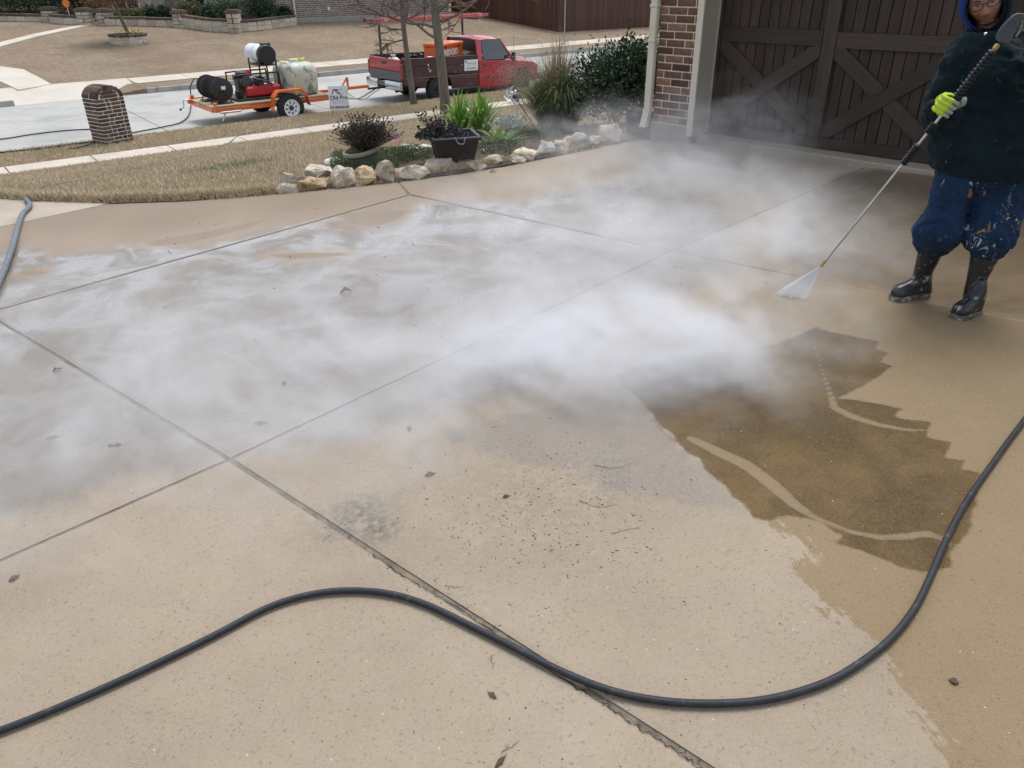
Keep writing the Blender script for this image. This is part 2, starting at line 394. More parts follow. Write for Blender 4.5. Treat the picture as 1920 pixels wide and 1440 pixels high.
    wetall = t.math('MAXIMUM', t.math('MAXIMUM', t.math('MULTIPLY', wet2, .45), t.math('MULTIPLY', back, .75)), t.math('MAXIMUM', t.math('MULTIPLY', pud, .95), t.math('MULTIPLY', damp, .5)))
    film = t.smooth(t.noise(P, 2.2, 5, .7, .6), .38, .62)
    rough = t.math('SUBTRACT', .82, t.math('MULTIPLY', wetall, t.math('MULTIPLY_ADD', film, .38, .28)), clamp=True)
    b1 = t.bump(n4, .28, .002); b2 = t.bump(n3, .30, .004, b1)
    nb = t.n('ShaderNodeMix'); nb.data_type = 'VECTOR'; t.l(t.math('MULTIPLY', wetall, t.math('MULTIPLY', film, .9)), nb.inputs[0]); t.l(b2, nb.inputs[4]); t.l(t.pos_n(), nb.inputs[5])
    return t.set(Base__Color=c, Roughness=rough, Normal=nb.outputs[1], Specular__IOR__Level=t.math('SUBTRACT', .5, t.math('MULTIPLY', t.math('MAXIMUM', dirty, wet), .3)), Coat__Weight=t.math('MULTIPLY', pud, film), Coat__Roughness=.06, Coat__IOR=1.45)
def _pn(s): return s.n('ShaderNodeNewGeometry').outputs['Normal']
NT.pos_n = _pn
M_CONC = concrete_mat()

def slab_patch(bot, top, ns, nt, name='concrete_slab', m=None, thick=.05, attrs=True, parent=None, drop=0.0):
    """ruled patch between polylines bot and top (lists of 2-D points) on the drive's plane, with its own edge faces"""
    def resample(pl, n):
        P = np.array([(p[0], p[1]) for p in pl]); L = np.r_[0, np.cumsum(np.hypot(*np.diff(P, axis=0).T))]; s = np.linspace(0, L[-1], n)
        return np.c_[np.interp(s, L, P[:, 0]), np.interp(s, L, P[:, 1])]
    A = resample(bot, ns); B = resample(top, ns); t = np.linspace(0, 1, nt)[:, None, None]
    Q = A[None] * (1 - t) + B[None] * t
    X = Q[..., 0]; Y = Q[..., 1]; Z = -(ND.x * X + ND.y * Y) / ND.z - drop
    Z[0, :] -= .003; Z[-1, :] -= .003; Z[:, 0] -= .003; Z[:, -1] -= .003
    n = nt * ns; idx = np.arange(n).reshape(nt, ns)
    F = np.stack([idx[:-1, :-1], idx[:-1, 1:], idx[1:, 1:], idx[1:, :-1]], -1).reshape(-1, 4)
    ring = np.r_[idx[0, :], idx[1:, -1], idx[-1, -2::-1], idx[-2:0:-1, 0]]
    VV = np.stack([X, Y, Z], -1).reshape(-1, 3); low = VV[ring].copy(); low[:, 2] -= thick
    k = len(ring); li = n + np.arange(k); S = np.stack([ring, np.roll(ring, -1), np.roll(li, -1), li], -1)[:, ::-1]
    VV = np.vstack([VV, low]); F = np.vstack([F, S])
    me = bpy.data.meshes.new(name); me.from_pydata(VV.tolist(), [], F.tolist()); me.update()
    if me.polygons[0].normal.z < 0: me.flip_normals()
    me.materials.append(m or M_CONC)
    if attrs:
        x, y = VV[:, 0], VV[:, 1]
        A_ = dict(dirty=sdf_poly(x, y, DIRTY), trace=np.maximum(sdf_line(x, y, *TRACE1), sdf_line(x, y, *TRACE2)), wettan=sdf_poly(x, y, WETTAN), backwet=sdf_poly(x, y, BACKW), damp=sdf_poly(x, y, DAMPG))
        p = sdf_poly(x, y, PUDDLE)
        p = np.minimum(p, .25)
        for h in HOLES: p = np.minimum(p, -sdf_poly(x, y, h) * 1.5 + .05)
        p = np.where(sdf_poly(x, y, STREAK) > 0, -.1, p)
        A_['puddle'] = p
        s = np.zeros(len(x)); wv = np.zeros(len(x))
        for c, r, a in STAIN: s = np.maximum(s, a * np.exp(-((x - c.x) ** 2 + (y - c.y) ** 2) / r ** 2))
        for c, r, a in WARM: wv = np.maximum(wv, a * np.exp(-((x - c.x) ** 2 + (y - c.y) ** 2) / r ** 2))
        for h in HOLES: wv = np.maximum(wv, .75 * (sdf_poly(x, y, h) > 0))
        A_['stain'] = s; A_['warm'] = wv
        for kx, av in A_.items():
            at = me.attributes.new(kx, 'FLOAT', 'POINT'); at.data.foreach_set('value', np.asarray(av, dtype=np.float32))
    o = bpy.data.objects.new(name, me); COL.objects.link(o)
    if parent is not None: o.parent = parent
    return o
class Line2:
    def __init__(s, a, b):
        s.p = np.array(a[:2], float); d = np.array(b[:2], float) - s.p; s.d = d / np.linalg.norm(d); s.n = np.array([-s.d[1], s.d[0]])
    def off(s, o): l = Line2.__new__(Line2); l.p = s.p + s.n * o; l.d = s.d; l.n = s.n; return l
    def x(s, o):
        A = np.array([s.d, -o.d]).T; t = np.linalg.solve(A, o.p - s.p); return tuple(s.p + s.d * t[0])
    def at(s, px, py):       # foot of a pixel's ground point on this line
        g = GP(px, py); q = np.array([g.x, g.y]); return tuple(s.p + s.d * ((q - s.p) @ s.d))
LA = Line2(GP(430, 860), GP(1260, 470)); LB = Line2(GP(0, 603), GP(430, 860)); LB2 = Line2(GP(430, 860), GP(1330, 1440))
LC = Line2(GP(770, 365), GP(1260, 470)); LC2 = Line2(GP(1260, 470), GP(1920, 601))
LD = Line2(GP(0, 579), GP(746, 371)); LE = Line2(GP(0, 425), GP(205, 381)); LG = Line2(GP(1392, 280), GP(1774, 328)); LA0 = Line2(GP(0, 1050), GP(430, 860)); LAb = Line2(GP(1260, 470), GP(1620, 315))
gpw = .009
def P2(px, py): g = GP(px, py); return (g.x, g.y)
drive = bpy.data.objects.new('driveway', None); COL.objects.link(drive); tag(drive, 'broad tan concrete driveway with washed and unwashed patches', None, None, 'structure')
def side(line, pt, w=gpw):      # offset of the line towards pt
    g = np.array(pt); return line.off(w if (g - line.p) @ line.n > 0 else -w)
c1 = P2(700, 620)
sl = lambda L, p, w=gpw: side(L, p, w)
# slab 1: between D and A, B and C
p = P2(700, 600); slab_patch([sl(LB, p).x(sl(LD, p)), sl(LB, p).x(sl(LA, p))], [sl(LC, p).x(sl(LD, p)), sl(LC, p).x(sl(LA, p))], 150, 150, parent=drive)
# slab 2: right of A between B and C (runs out of frame)
p = P2(1400, 800); a = sl(LB2, p, .012).x(sl(LA, p)); b = sl(LC2, p).x(sl(LA, p)); dB = LB2.d * (1 if LB2.d[0] > 0 else -1); dC = LC2.d * (1 if LC2.d[0] > 0 else -1)
slab_patch([a, tuple(np.array(a) + dB * 5.2)], [b, tuple(np.array(b) + dC * 5.2)], 210, 170, parent=drive)
# slab 3: left of A below B ; slab 4: right of A below B
p = P2(100, 800); a = sl(LB, p, .010).x(sl(LA0, p)); e = sl(LB, p, .010).x(sl(LD, p, .02)); q = np.array([LA0.d[0], LA0.d[1]]) * (1 if LA0.d[1] < 0 else -1)
slab_patch([tuple(np.array(e) + q * 3.4), tuple(np.array(a) + q * 3.4)], [e, a], 120, 120, parent=drive)
p = P2(600, 1200); a = sl(LB2, p, .012).x(sl(LA0, p)); slab_patch([tuple(np.array(a) + q * 3.4), tuple(np.array(a) + q * 3.4 + dB * 5.2)], [a, tuple(np.array(a) + dB * 5.2)], 200, 130, parent=drive)
# slab 5: above C right of A up to the garage
p = P2(1700, 450); a = sl(LC2, p).x(sl(LAb, p)); b = sl(LG, p, .006).x(sl(LAb, p)); dG = LG.d * (1 if LG.d[0] > 0 else -1)
slab_patch([a, tuple(np.array(a) + dC * 5.2)], [b, tuple(np.array(b) + dG * 5.2)], 190, 110, parent=drive)
# slab 6: above C left of A; upper edge follows the stones then the garage edge
p = P2(1100, 350); edge6 = [P2(748, 340.5), P2(900, 318), P2(1000, 300), P2(1100, 282), P2(1180, 262), P2(1222, 262), P2(1300, 268), LG.off(-.006 if (np.array(p) - LG.p) @ LG.n < 0 else .006).at(1392, 280), sl(LG, p, .006).x(sl(LAb, p))]
slab_patch([sl(LC, p).x(LD), sl(LC, p).x(sl(LAb, p))], edge6, 170, 110, parent=drive)
# slab 7: beyond D up to the lawn edge; slab 8: paler apron beyond E
p = P2(300, 430); ed7 = [LE.off(-.006 if (np.array(p) - LE.p) @ LE.n < 0 else .006).at(-300, 490), sl(LE, p, .006).at(0, 425), sl(LE, p, .006).at(200, 382), P2(350, 377), P2(520, 363), P2(745.5, 341.5)]
slab_patch([sl(LD, p).at(-500, 700), tuple(np.array(sl(LD, p).x(LC)) - .02 * LD.d * (1 if LD.d[0] > 0 else -1))], ed7, 220, 110, parent=drive)
p8 = P2(60, 395); M_PALE = None
lowe = [sl(LE, p8, .006).at(-300, 490), sl(LE, p8, .006).at(0, 425), sl(LE, p8, .006).at(203, 382)]
i0 = [i for i, e in enumerate(EDGE) if (e - GP(0, 371)).length < 1e-4][0]
upe = [(EDGE[i0 - 2].x, EDGE[i0 - 2].y), (EDGE[i0 - 1].x, EDGE[i0 - 1].y), P2(0, 371), P2(60, 376), P2(205, 380.5)]
def pale_mat():
    t = NT('pale_concrete'); P = t.pos()
    c = t.ramp(t.noise(P, 1.6, 5, .6), [(.35, (.38, .33, .25)), (.65, (.47, .41, .32))]); c = t.mix(t.math('MULTIPLY', t.smooth(t.noise(P, 120, 3), .5, .7), .3), c, (.36, .29, .22))
    return t.set(Base__Color=c, Roughness=.85, Normal=t.bump(t.noise(P, 200, 3), .3, .003))
M_PALE = pale_mat()
slab_patch(lowe, upe, 60, 30, parent=drive, attrs=False, m=M_PALE)
# dirt-filled joints under the slabs
M_JOINT = mat('joint_filler', (.20, .165, .125), .9, var=.4, scale=30, bump=.6, bscale=200, space='w')
jb = MB()
jb.add([(x, y, zdrive(x, y) - .0075) for x, y in ((-12, -3), (9, -3), (9, 8.6), (1.6, 8.25), (.2, 7.9), (-3, 6.6), (-5.5, 6.2), (-12, 3.6))], [tuple(range(8))])
jb.build('joint_filler', M_JOINT, drive)
sil = MB(); sp_ = [GP(x_, y_) for x_, y_ in ((1500, 516), (1600, 536), (1700, 556), (1800, 576), (1920, 600), (2300, 676), (2700, 756))]; A_, B_ = [], []
for q_ in catmull(sp_, 8):
    f_ = LC2.p + LC2.d * ((np.array((q_.x, q_.y)) - LC2.p) @ LC2.d); w_ = rnd(.008, .013); nn = LC2.n
    A_.append((f_[0] - nn[0] * w_, f_[1] - nn[1] * w_, zdrive(f_[0], f_[1]) - .0035)); B_.append((f_[0] + nn[0] * w_, f_[1] + nn[1] * w_, zdrive(f_[0], f_[1]) - .0035))
n_ = len(A_); sil.add(A_ + B_, [(i, i + 1, n_ + i + 1, n_ + i) for i in range(n_ - 1)]); sil.build('joint_silt', mat('joint_silt', (.26, .20, .125), .9, var=.25, scale=30, space='w'), drive)
# ragged crack running in the joint at the front, built as a thin dark sunken strip edge
crk = MB(); cp = [GP(700, 1040), GP(770, 1090), GP(840, 1130), GP(1050, 1270), GP(1120, 1310), GP(1180, 1352), GP(1250, 1398), GP(1300, 1432), GP(1350, 1470)]
cp = catmull(cp, 10); L_, R_ = [], []
for i, q_ in enumerate(cp):
    o1 = rnd(-.006, .006); wv_ = rnd(.0005, .0022); nn = V((LB2.n[0], LB2.n[1], 0)); q2 = q_ + nn * o1
    L_.append(q2 - nn * wv_); R_.append(q2 + nn * wv_)
n_ = len(L_); crk.add([(v.x, v.y, zdrive(v.x, v.y) + .0012) for v in L_ + R_], [(i, i + 1, n_ + i + 1, n_ + i) for i in range(n_ - 1)])
crk.build('crack', mat('crack_dark', (.02, .016, .012), .95, space='w'), drive)

# ================================================================== SETTING: terrain beyond
def grid_mesh(name, us, ws_fn, m, zoff=0.0, nw=20, label=None, kind='structure', jitter=0.0):
    """terrain strip: for each u, nw samples between ws_fn(u)[0] and [1]"""
    vs, n = [], len(us)
    for u in us:
        w0, w1 = ws_fn(u)
        for k in range(nw):
            w = w0 + (w1 - w0) * k / (nw - 1); p = UD * u + WD * w; z = zg(p.x + WD.x * .0, p.y)
            if k == 0 and w0 < 17: z = zdrive(p.x, p.y) + .03
            vs.append((p.x, p.y, z + zoff + (rnd(-jitter, jitter) if 0 < k < nw - 1 else 0)))
    fs = [(i * nw + k, (i + 1) * nw + k, (i + 1) * nw + k + 1, i * nw + k + 1) for i in range(n - 1) for k in range(nw - 1)]
    b = MB(); b.add(vs, fs); o = b.build(name, m, smooth='all', fix=False)
    if o.data.polygons[0].normal.z < 0: o.data.flip_normals()
    if kind: o['kind'] = kind
    if label: o['label'] = label
    return o
def grass_mat(name, a, b, c, green=.0):
    t = NT(name); P = t.pos()
    f = t.noise(P, .55, 5, .65); g = t.noise(P, 5.5, 5, .7); h = t.noise(P, 60, 4, .7)
    col = t.mix(t.smooth(f, .36, .64), a, b); col = t.mix(t.math('MULTIPLY', t.smooth(g, .42, .66), .7), col, c)
    col = t.mix(t.math('MULTIPLY', t.smooth(h, .45, .7), .6), col, tuple(v * .45 for v in a))
    if green:
        gg = t.smooth(t.noise(P, .9, 3, .5), .60, .72); col = t.mix(t.math('MULTIPLY', gg, green), col, (.10, .14, .04))
    return t.set(Base__Color=col, Roughness=.95, Specular__IOR__Level=.15, Normal=t.bump(t.noise(P, 40, 5, .75), .9, .05))
M_LAWN = grass_mat('dormant_grass', (.31, .245, .16), (.40, .325, .22), (.26, .20, .13), .35)
M_FARLAWN = grass_mat('far_dormant_grass', (.30, .23, .162), (.385, .305, .215), (.22, .165, .115), 0)
us = [-14 + .35 * i for i in range(110)]
grid_mesh('lawn', us, lambda u: (wedge(u) , W_S0), M_LAWN, nw=26)
M_WALK = mat('sidewalk_concrete', (.56, .50, .41), .85, var=.12, scale=1.4, bump=.3, bscale=120, space='w', dirt=((.40, .35, .28), 3.0, .58))
M_STREET = mat('street_concrete', (.42, .42, .385), .8, var=.10, scale=.5, bump=.3, bscale=60, space='w', dirt=((.33, .335, .32), .7, .52))
M_KERB = mat('kerb_concrete', (.40, .385, .35), .85, var=.2, scale=1.5, bump=.3, bscale=60, space='w', dirt=((.22, .20, .18), 2.0, .55))
base_walk = bpy.data.objects.new('pavement', None); COL.objects.link(base_walk); tag(base_walk, None, None, None, 'structure')
def walk(u0, u1, w0, w1, z0, z1, parent, step=1.53, m=M_WALK):
    u = u0
    while u < u1:
        b = MB(); g = .012
        q = [uw(u + g, w0, z0), uw(u + step - g, w0, z0), uw(u + step - g, w1, z1), uw(u + g, w1, z1)]
        b.add(q + [v - V((0, 0, .1)) for v in q], [(0, 1, 2, 3), (0, 4, 5, 1), (1, 5, 6, 2), (2, 6, 7, 3), (3, 7, 4, 0)])
        b.build('concrete_slab', m, parent); u += step
walk(-13.7, 24, W_S0, W_S1, -1.64, -1.64, base_walk)
grid_mesh('parkway', us, lambda u: (W_S1 - .02, W_C0), M_LAWN, nw=8)
us2 = [-30 + 1.2 * i for i in range(75)]
def strip(name, u0, u1, w0, w1, z0, z1, m, step=3.0, parent=None, kind='structure', zb=None, gap=.02, piece='kerb_stone'):
    pr = bpy.data.objects.new(name, None); COL.objects.link(pr); tag(pr, None, None, None, kind)
    u = u0
    while u < u1:
        b = MB(); q = [uw(u + gap, w0, z0), uw(u + step - gap, w0, z0), uw(u + step - gap, w1, z1), uw(u + gap, w1, z1)]
        zz = zb if zb is not None else min(z0, z1) - .2
        b.add(q + [V((v.x, v.y, zz)) for v in q], [(0, 1, 2, 3), (0, 4, 5, 1), (1, 5, 6, 2), (2, 6, 7, 3), (3, 7, 4, 0)])
        b.build(piece, m, pr); u += step
    return pr
strip('near_kerb', -14, 60, W_C0, W_C1, -1.70, -1.70, M_KERB)
# street as large concrete panels, two lanes of them
street = bpy.data.objects.new('street', None); COL.objects.link(street); tag(street, None, None, None, 'structure')
wm = (W_C1 + W_F0) / 2
for k in range(22):
    for (wa, wb, za, zb_) in ((W_C1 + .002, wm - .01, Z_ST, Z_ST + .04), (wm + .01, W_F0 - .002, Z_ST + .04, Z_ST)):
        b = MB(); u = -26 + k * 4.5; q = [uw(u + .012, wa, za), uw(u + 4.488, wa, za), uw(u + 4.488, wb, zb_), uw(u + .012, wb, zb_)]
        b.add(q + [v - V((0, 0, .2)) for v in q], [(0, 1, 2, 3), (0, 4, 5, 1), (1, 5, 6, 2), (2, 6, 7, 3), (3, 7, 4, 0)])
        b.build('concrete_slab', M_STREET, street)
b = MB(); b.add([uw(-60, W_C0 - 2, -2.0), uw(100, W_C0 - 2, -2.0), uw(100, W_F3, -2.0), uw(-60, W_F3, -2.0)], [(0, 1, 2, 3)]); b.build('street_bed', mat('street_joint', (.16, .15, .14), .9, space='w'), street)
for o in list(street.children):
    if o.name.startswith('street_bed'): o.location.z += .12
# neighbour drive gap in the far kerb: px (0..270) -> built as an apron
FU0 = HIT(0, 165).dot(UD); FU1 = HIT(262, 160).dot(UD)
strip('far_kerb', FU1, 80, W_F0, W_F1, -1.70, -1.70, M_KERB)
strip('far_kerb', FU0 - 30, HIT(30, 176).dot(UD) - 3.0, W_F0, W_F1, -1.70, -1.70, M_KERB)
grid_mesh('far_parkway', [FU1 + 1.0 * i for i in range(60)], lambda u: (W_F1, W_F2), M_FARLAWN, nw=4)
fwalk = bpy.data.objects.new('far_pavement', None); COL.objects.link(fwalk); tag(fwalk, None, None, None, 'structure')
walk(FU1, 70, W_F2, W_F3, -1.635, -1.60, fwalk, step=1.8)
# the ground sheet to the horizon
def zfar(w): return -1.61 + YARD_K * (w - W_F3) if w < 46 else -1.61 + YARD_K * (46 - W_F3)
vs, wsl = [], [W_F3, 31, 32, 34, 36, 38, 40, 43, 46, 60, 90, 150, 260]
uL = [-160, -80, -40, -20] + [-16 + 2 * i for i in range(40)] + [80, 120, 200]
for u in uL:
    for w in wsl: vs.append(uw(u, w, zfar(w) - (0.004 if w > W_F3 else 0)))
nw = len(wsl); b = MB(); b.add(vs, [(i * nw + k, (i + 1) * nw + k, (i + 1) * nw + k + 1, i * nw + k + 1) for i in range(len(uL) - 1) for k in range(nw - 1)])
o = b.build('far_lawn', M_FARLAWN, smooth='all'); tag(o, None, None, None, 'structure')
# neighbour's drive apron and garden path: sheets laid on the yard
def sheet(name, px, m, lift=.02, thick=.12):
    P = [HIT(*q, lift) for q in px]; b = MB(); n = len(P)
    b.add([(p.x, p.y, p.z) for p in P] + [(p.x, p.y, p.z - thick) for p in P], [tuple(range(n))] + [(i, (i + 1) % n, (i + 1) % n + n, i + n) for i in range(n)])
    return tag(b.build(name, m), None, None, None, 'structure')
M_NAPRON = mat('apron_concrete', (.56, .52, .44), .85, var=.1, scale=.8, bump=.3, bscale=60, space='w')
sheet('neighbour_driveway', [(-160, 108), (0, 124), (44, 130), (70, 143), (96, 157.5), (60, 164), (34, 168), (0, 152), (-160, 120)], M_NAPRON, .012)
sheet('neighbour_path', [(-60, 92), (0, 79), (60, 64), (120, 52), (160, 44.5), (172, 46), (130, 55), (70, 68), (0, 87), (-60, 103)], M_NAPRON, .03)
b = MB(); q = [uw(FU0 - 3, W_F0 + .003, Z_ST + .004), uw(FU1 + .01, W_F0 + .003, Z_ST + .004), uw(FU1 + .01, W_F3 + .1, -1.60), uw(FU0 - 3, W_F3 + .1, -1.60)]
b.add(q + [v - V((0, 0, .2)) for v in q], [(0, 1, 2, 3), (0, 4, 5, 1), (1, 5, 6, 2), (2, 6, 7, 3), (3, 7, 4, 0)]); tag(b.build('driveway_apron', M_NAPRON), None, None, None, 'structure')
b = MB(); A_ = [uw(FU1 - 1.3, W_F0 + .02, Z_ST + .01), uw(FU1 + .02, W_F0 + .02, -1.70), uw(FU1 + .02, W_F2, -1.62), uw(FU1 - .3, W_F2, -1.64)]; b.add(A_ + [v - V((0, 0, .3)) for v in A_], [(0, 1, 2, 3), (0, 4, 5, 1), (1, 5, 6, 2), (2, 6, 7, 3), (3, 7, 4, 0)]); tag(b.build('parkway_end', M_FARLAWN), None, None, None, 'structure')

# grass blades: stuff
def blades(name, n, ufn, m, hmin, hmax, width, lean=.5, label=None):
    vs = np.zeros((n, 3, 3)); k = 0
    for i in range(n):
        u, w = ufn(); p = UD * u + WD * w; z = zg(p.x, p.y)
        a = rnd(0, 6.283); h = rnd(hmin, hmax); dx, dy = math.cos(a) * width / 2, math.sin(a) * width / 2; b_ = rnd(0, 6.283); ll = rnd(.1, lean) * h
        vs[i] = ((p.x - dx, p.y - dy, z - .003), (p.x + dx, p.y + dy, z - .003), (p.x + math.cos(b_) * ll, p.y + math.sin(b_) * ll, z + h))
    me = bpy.data.meshes.new(name); me.vertices.add(3 * n); me.vertices.foreach_set('co', vs.reshape(-1)); me.loops.add(3 * n); me.loops.foreach_set('vertex_index', np.arange(3 * n, dtype=np.int32))
    me.polygons.add(n); me.polygons.foreach_set('loop_start', np.arange(0, 3 * n, 3, dtype=np.int32)); me.polygons.foreach_set('loop_total', np.full(n, 3, dtype=np.int32)); me.update(calc_edges=True)
    me.materials.append(m); o = bpy.data.objects.new(name, me); COL.objects.link(o); tag(o, label, 'grass', None, 'stuff'); return o
def blade_mat(name, stops, green=None):
    t = NT(name); P = t.pos(); r = t.noise(P, 35, 2, .8); c = t.ramp(r, stops)
    big = t.smooth(t.noise(P, .8, 4, .6), .45, .62); c = t.mix(t.math('MULTIPLY', big, .4), c, tuple(v * .75 for v in stops[1][1]))
    if green:
        g = GP(0, 0)
        for (gx, gy, gr) in green:
            q = HIT(gx, gy); vd = t.n('ShaderNodeVectorMath', _operation='DISTANCE'); t.l(P, vd.inputs[0]); vd.inputs[1].default_value = q
            k = t.math('MULTIPLY', t.math('SUBTRACT', 1.0, t.smooth(vd.outputs['Value'], .15 * gr, gr)), t.smooth(t.noise(P, 12, 3), .35, .55)); c = t.mix(t.math('MULTIPLY', k, .75), c, (.13, .20, .05))
    return t.set(Base__Color=c, Roughness=.9, Specular__IOR__Level=.2)
M_BLADE = blade_mat('dry_grass_blade', [(.3, (.46, .365, .235)), (.5, (.64, .53, .36)), (.7, (.80, .70, .51))], [(420, 315, .9), (450, 308, .7), (480, 300, .5)])
def lawn_pt():
    while True:
        u = rnd(-2.2, 14.5); we = wedge(u); t = random.random() ** 1.7; w = we + t * (W_S0 - we) + rnd(-.02, .02)
        if w < W_S0: return u, w
blades('lawn_grass', 150000, lawn_pt, M_BLADE, .018, .05, .012, .8, 'short dry tan lawn grass between the driveway and the pavement')
def edge_pt():
    u = rnd(-3, 4.6); return u, wedge(u) + abs(random.gauss(0, .07)) - .015
blades('lawn_edge_grass', 20000, edge_pt, M_BLADE, .03, .075, .012, 1.0, 'taller dry grass along the driveway edge')
blades('parkway_grass', 45000, lambda: (rnd(-1, 20), rnd(W_S1, W_C0)), M_BLADE, .02, .055, .02, .8, 'short dry grass on the parkway strip')
# ================================================================== GARAGE
GD = V((0.72937, -0.68412, 0)); GN = V((0.68412, 0.72937, 0))      # along the door (to the right) / into the house
G0 = V((2.23623, 7.97548, 0))                                       # on the door plane, s = 0
def gp3(s, off, z): return G0 + GD * s + GN * off + V((0, 0, z))
GROT = Matrix((GD, GN, V((0, 0, 1)))).transposed()
garage = thing('garage', 'brick garage corner with dark brown plank carriage door on the right', 'garage', gp3(-.5, -.3, .2), math.atan2(GD.y, GD.x))
def wood(name, col, axis='Z', var=.35):
    t = NT(name); c = t.coord('Object'); mp = t.n('ShaderNodeMapping'); s = [38, 38, 38]; s['XYZ'.index(axis)] = 1.6; mp.inputs['Scale'].default_value = s
    oi = t.n('ShaderNodeObjectInfo'); vm = t.n('ShaderNodeVectorMath', _operation='ADD'); t.l(c, vm.inputs[0]); cr = t.n('ShaderNodeCombineXYZ'); t.l(t.math('MULTIPLY', oi.outputs['Random'], 40.0), cr.inputs[0]); t.l(t.math('MULTIPLY', oi.outputs['Random'], 23.0), cr.inputs[2]); t.l(cr.outputs[0], vm.inputs[1]); t.l(vm.outputs[0], mp.inputs[0])
    f = t.noise(mp.outputs[0], 1.0, 5, .7, .6); kn = t.noise(vm.outputs[0], 2.2, 3, .6)
    cc = t.ramp(f, [(.25, tuple(v * (1 - var) for v in col)), (.75, tuple(v * (1 + var) for v in col))]); cc = t.mix(t.math('MULTIPLY', t.smooth(kn, .6, .72), .5), cc, tuple(v * .5 for v in col))
    hv = t.n('ShaderNodeHueSaturation'); t.l(t.math('MULTIPLY_ADD', oi.outputs['Random'], .5, .75), hv.inputs['Value']); t.l(cc, hv.inputs['Color'])
    return t.set(Base__Color=hv.outputs[0], Roughness=.6, Specular__IOR__Level=.35, Normal=t.bump(f, .35, .004))
M_DOOR = wood('door_stained_wood', (.052, .033, .023), 'Z'); M_DOORX = wood('door_stained_rail', (.054, .037, .027), 'X')
M_BRICK = mat('brick_brown', (.185, .098, .062), .9, var=.35, scale=25, bump=.7, bscale=90, rnd=.55, dirt=((.20, .17, .14), 14, .66))
M_MORTAR = mat('mortar', (.74, .68, .57), .95, var=.12, scale=20, bump=.5, bscale=120, space='w')
M_FOUND = mat('foundation_concrete', (.33, .31, .28), .9, var=.15, scale=5, bump=.5, bscale=80, space='w')
M_TRIM = mat('trim_tan_paint', (.40, .37, .29), .6, var=.06, scale=4, space='w'); M_TRIML = mat('trim_cream_paint', (.68, .62, .50), .55, var=.06, scale=4, space='w')
M_WOODDARK = mat('dark_inside', (.02, .018, .016), .9)
# brick wall
bw = bpy.data.objects.new('brick_wall', None); COL.objects.link(bw); adopt(bw, garage)
BH, BL, MG, CP = .060, .197, .011, .0712
brick_me = {}
def brick_mesh(L, key=None, D=.09, H=BH, m=None, b=.004):
    k = (round(L, 3), round(D, 3), round(H, 3), (m or M_BRICK).name)
    if k not in brick_me:
        q = MB(); q.bbox((0, 0, 0), (L, D, H), b); o = q.build('brick', m or M_BRICK, fix=False); brick_me[k] = o.data; bpy.data.objects.remove(o)
    return brick_me[k]
bwi = pmat(bw).inverted()
def place_brick(L, s, off, z, rz=0.0, parent=bw, pin=bwi, D=.09):
    p = gp3(s, off, z); R = (GROT.to_4x4() @ Matrix.Rotation(rz, 4, 'Z')); M_ = Matrix.Translation(p + V((0, 0, rnd(-.001, .001))) + GN * rnd(-.002, .002)) @ R
    return inst('brick', brick_me_get(L, D), parent, pin @ M_)
def brick_me_get(L, D=.09): return brick_mesh(L, D=D)
s0, s1, off0 = -.765, -.325, -.30
z = .305 + BH / 2; r = 0
while z < 2.9:
    cuts = [s0] + ([s0 + .095] if r % 2 else [s0 + .197]) ; 
    while cuts[-1] + MG + BL < s1 - .02: cuts.append(cuts[-1] + MG + BL)
    cuts = [s0]; x = s0 + (.092 if r % 2 == 0 else .197 - .02)
    while x < s1 - .03: cuts.append(x); x += BL + MG
    cuts.append(s1 + MG)
    for a, b_ in zip(cuts[:-1], cuts[1:]):
        L = b_ - a - MG
        if a == cuts[0]: pass
        place_brick(L, a + L / 2 + (0), off0 + .045, z)
    # left return wall, running away from the drive
    y = off0 + .10 + (.0 if r % 2 else .10)
    for k in range(3):
        place_brick(BL, s0 + .045, y + BL / 2 + k * (BL + MG), z, math.pi / 2)
    z += CP; r += 1
q = MB()
def gbox(q, sa, sb, oa, ob, za, zb, b=.0):
    c = gp3((sa + sb) / 2, (oa + ob) / 2, (za + zb) / 2); (q.bbox(c, (sb - sa, ob - oa, zb - za), b, GROT) if b else q.box(c, (sb - sa, ob - oa, zb - za), GROT)); return q
gbox(q, s0 + .006, s1 - .003, off0 + .007, off0 + .09, .28, 2.95); gbox(q, s0 + .006, s0 + .09, off0 + .09, off0 + 5, .28, 2.95)
q.build('mortar', M_MORTAR, bw)
gbox(MB(), s0 - .012, s1 + .012, off0 - .012, off0 + .28, -.3, .292, .008).build('foundation', M_FOUND, garage)
gbox(MB(), s0 - .012, s0 + .1, off0 + .28, off0 + 5, -1.0, .29).build('foundation', M_FOUND, garage)
# header above the door, out of the photo but above the plane
hb_ = MB(); gbox(hb_, s1 + .0, 5.6, off0, off0 + .25, 2.42, 2.95); hb_.build('header', M_TRIM, garage)
rb = MB(); gbox(rb, -1.0, 6.0, -.5, -.3, 2.95, 3.1); rb.build('roof_eave', M_TRIML, garage)
gbox(MB(), -.35, 6.0, .06, .5, .1, 2.95).build('back_wall', M_WOODDARK, garage)
# jamb
jm = bpy.data.objects.new('door_jamb', None); COL.objects.link(jm); adopt(jm, garage)
gbox(MB(), -.318, -.285, -.325, -.012, .215, 2.42, .003).build('jamb_board', M_TRIM, jm)
gbox(MB(), -.333, -.268, -.352, -.328, .215, 2.42, .003).build('casing', M_TRIML, jm)
gbox(MB(), -.284, -.262, -.06, -.015, .215, 2.42, .002).build('stop_moulding', M_TRIM, jm)
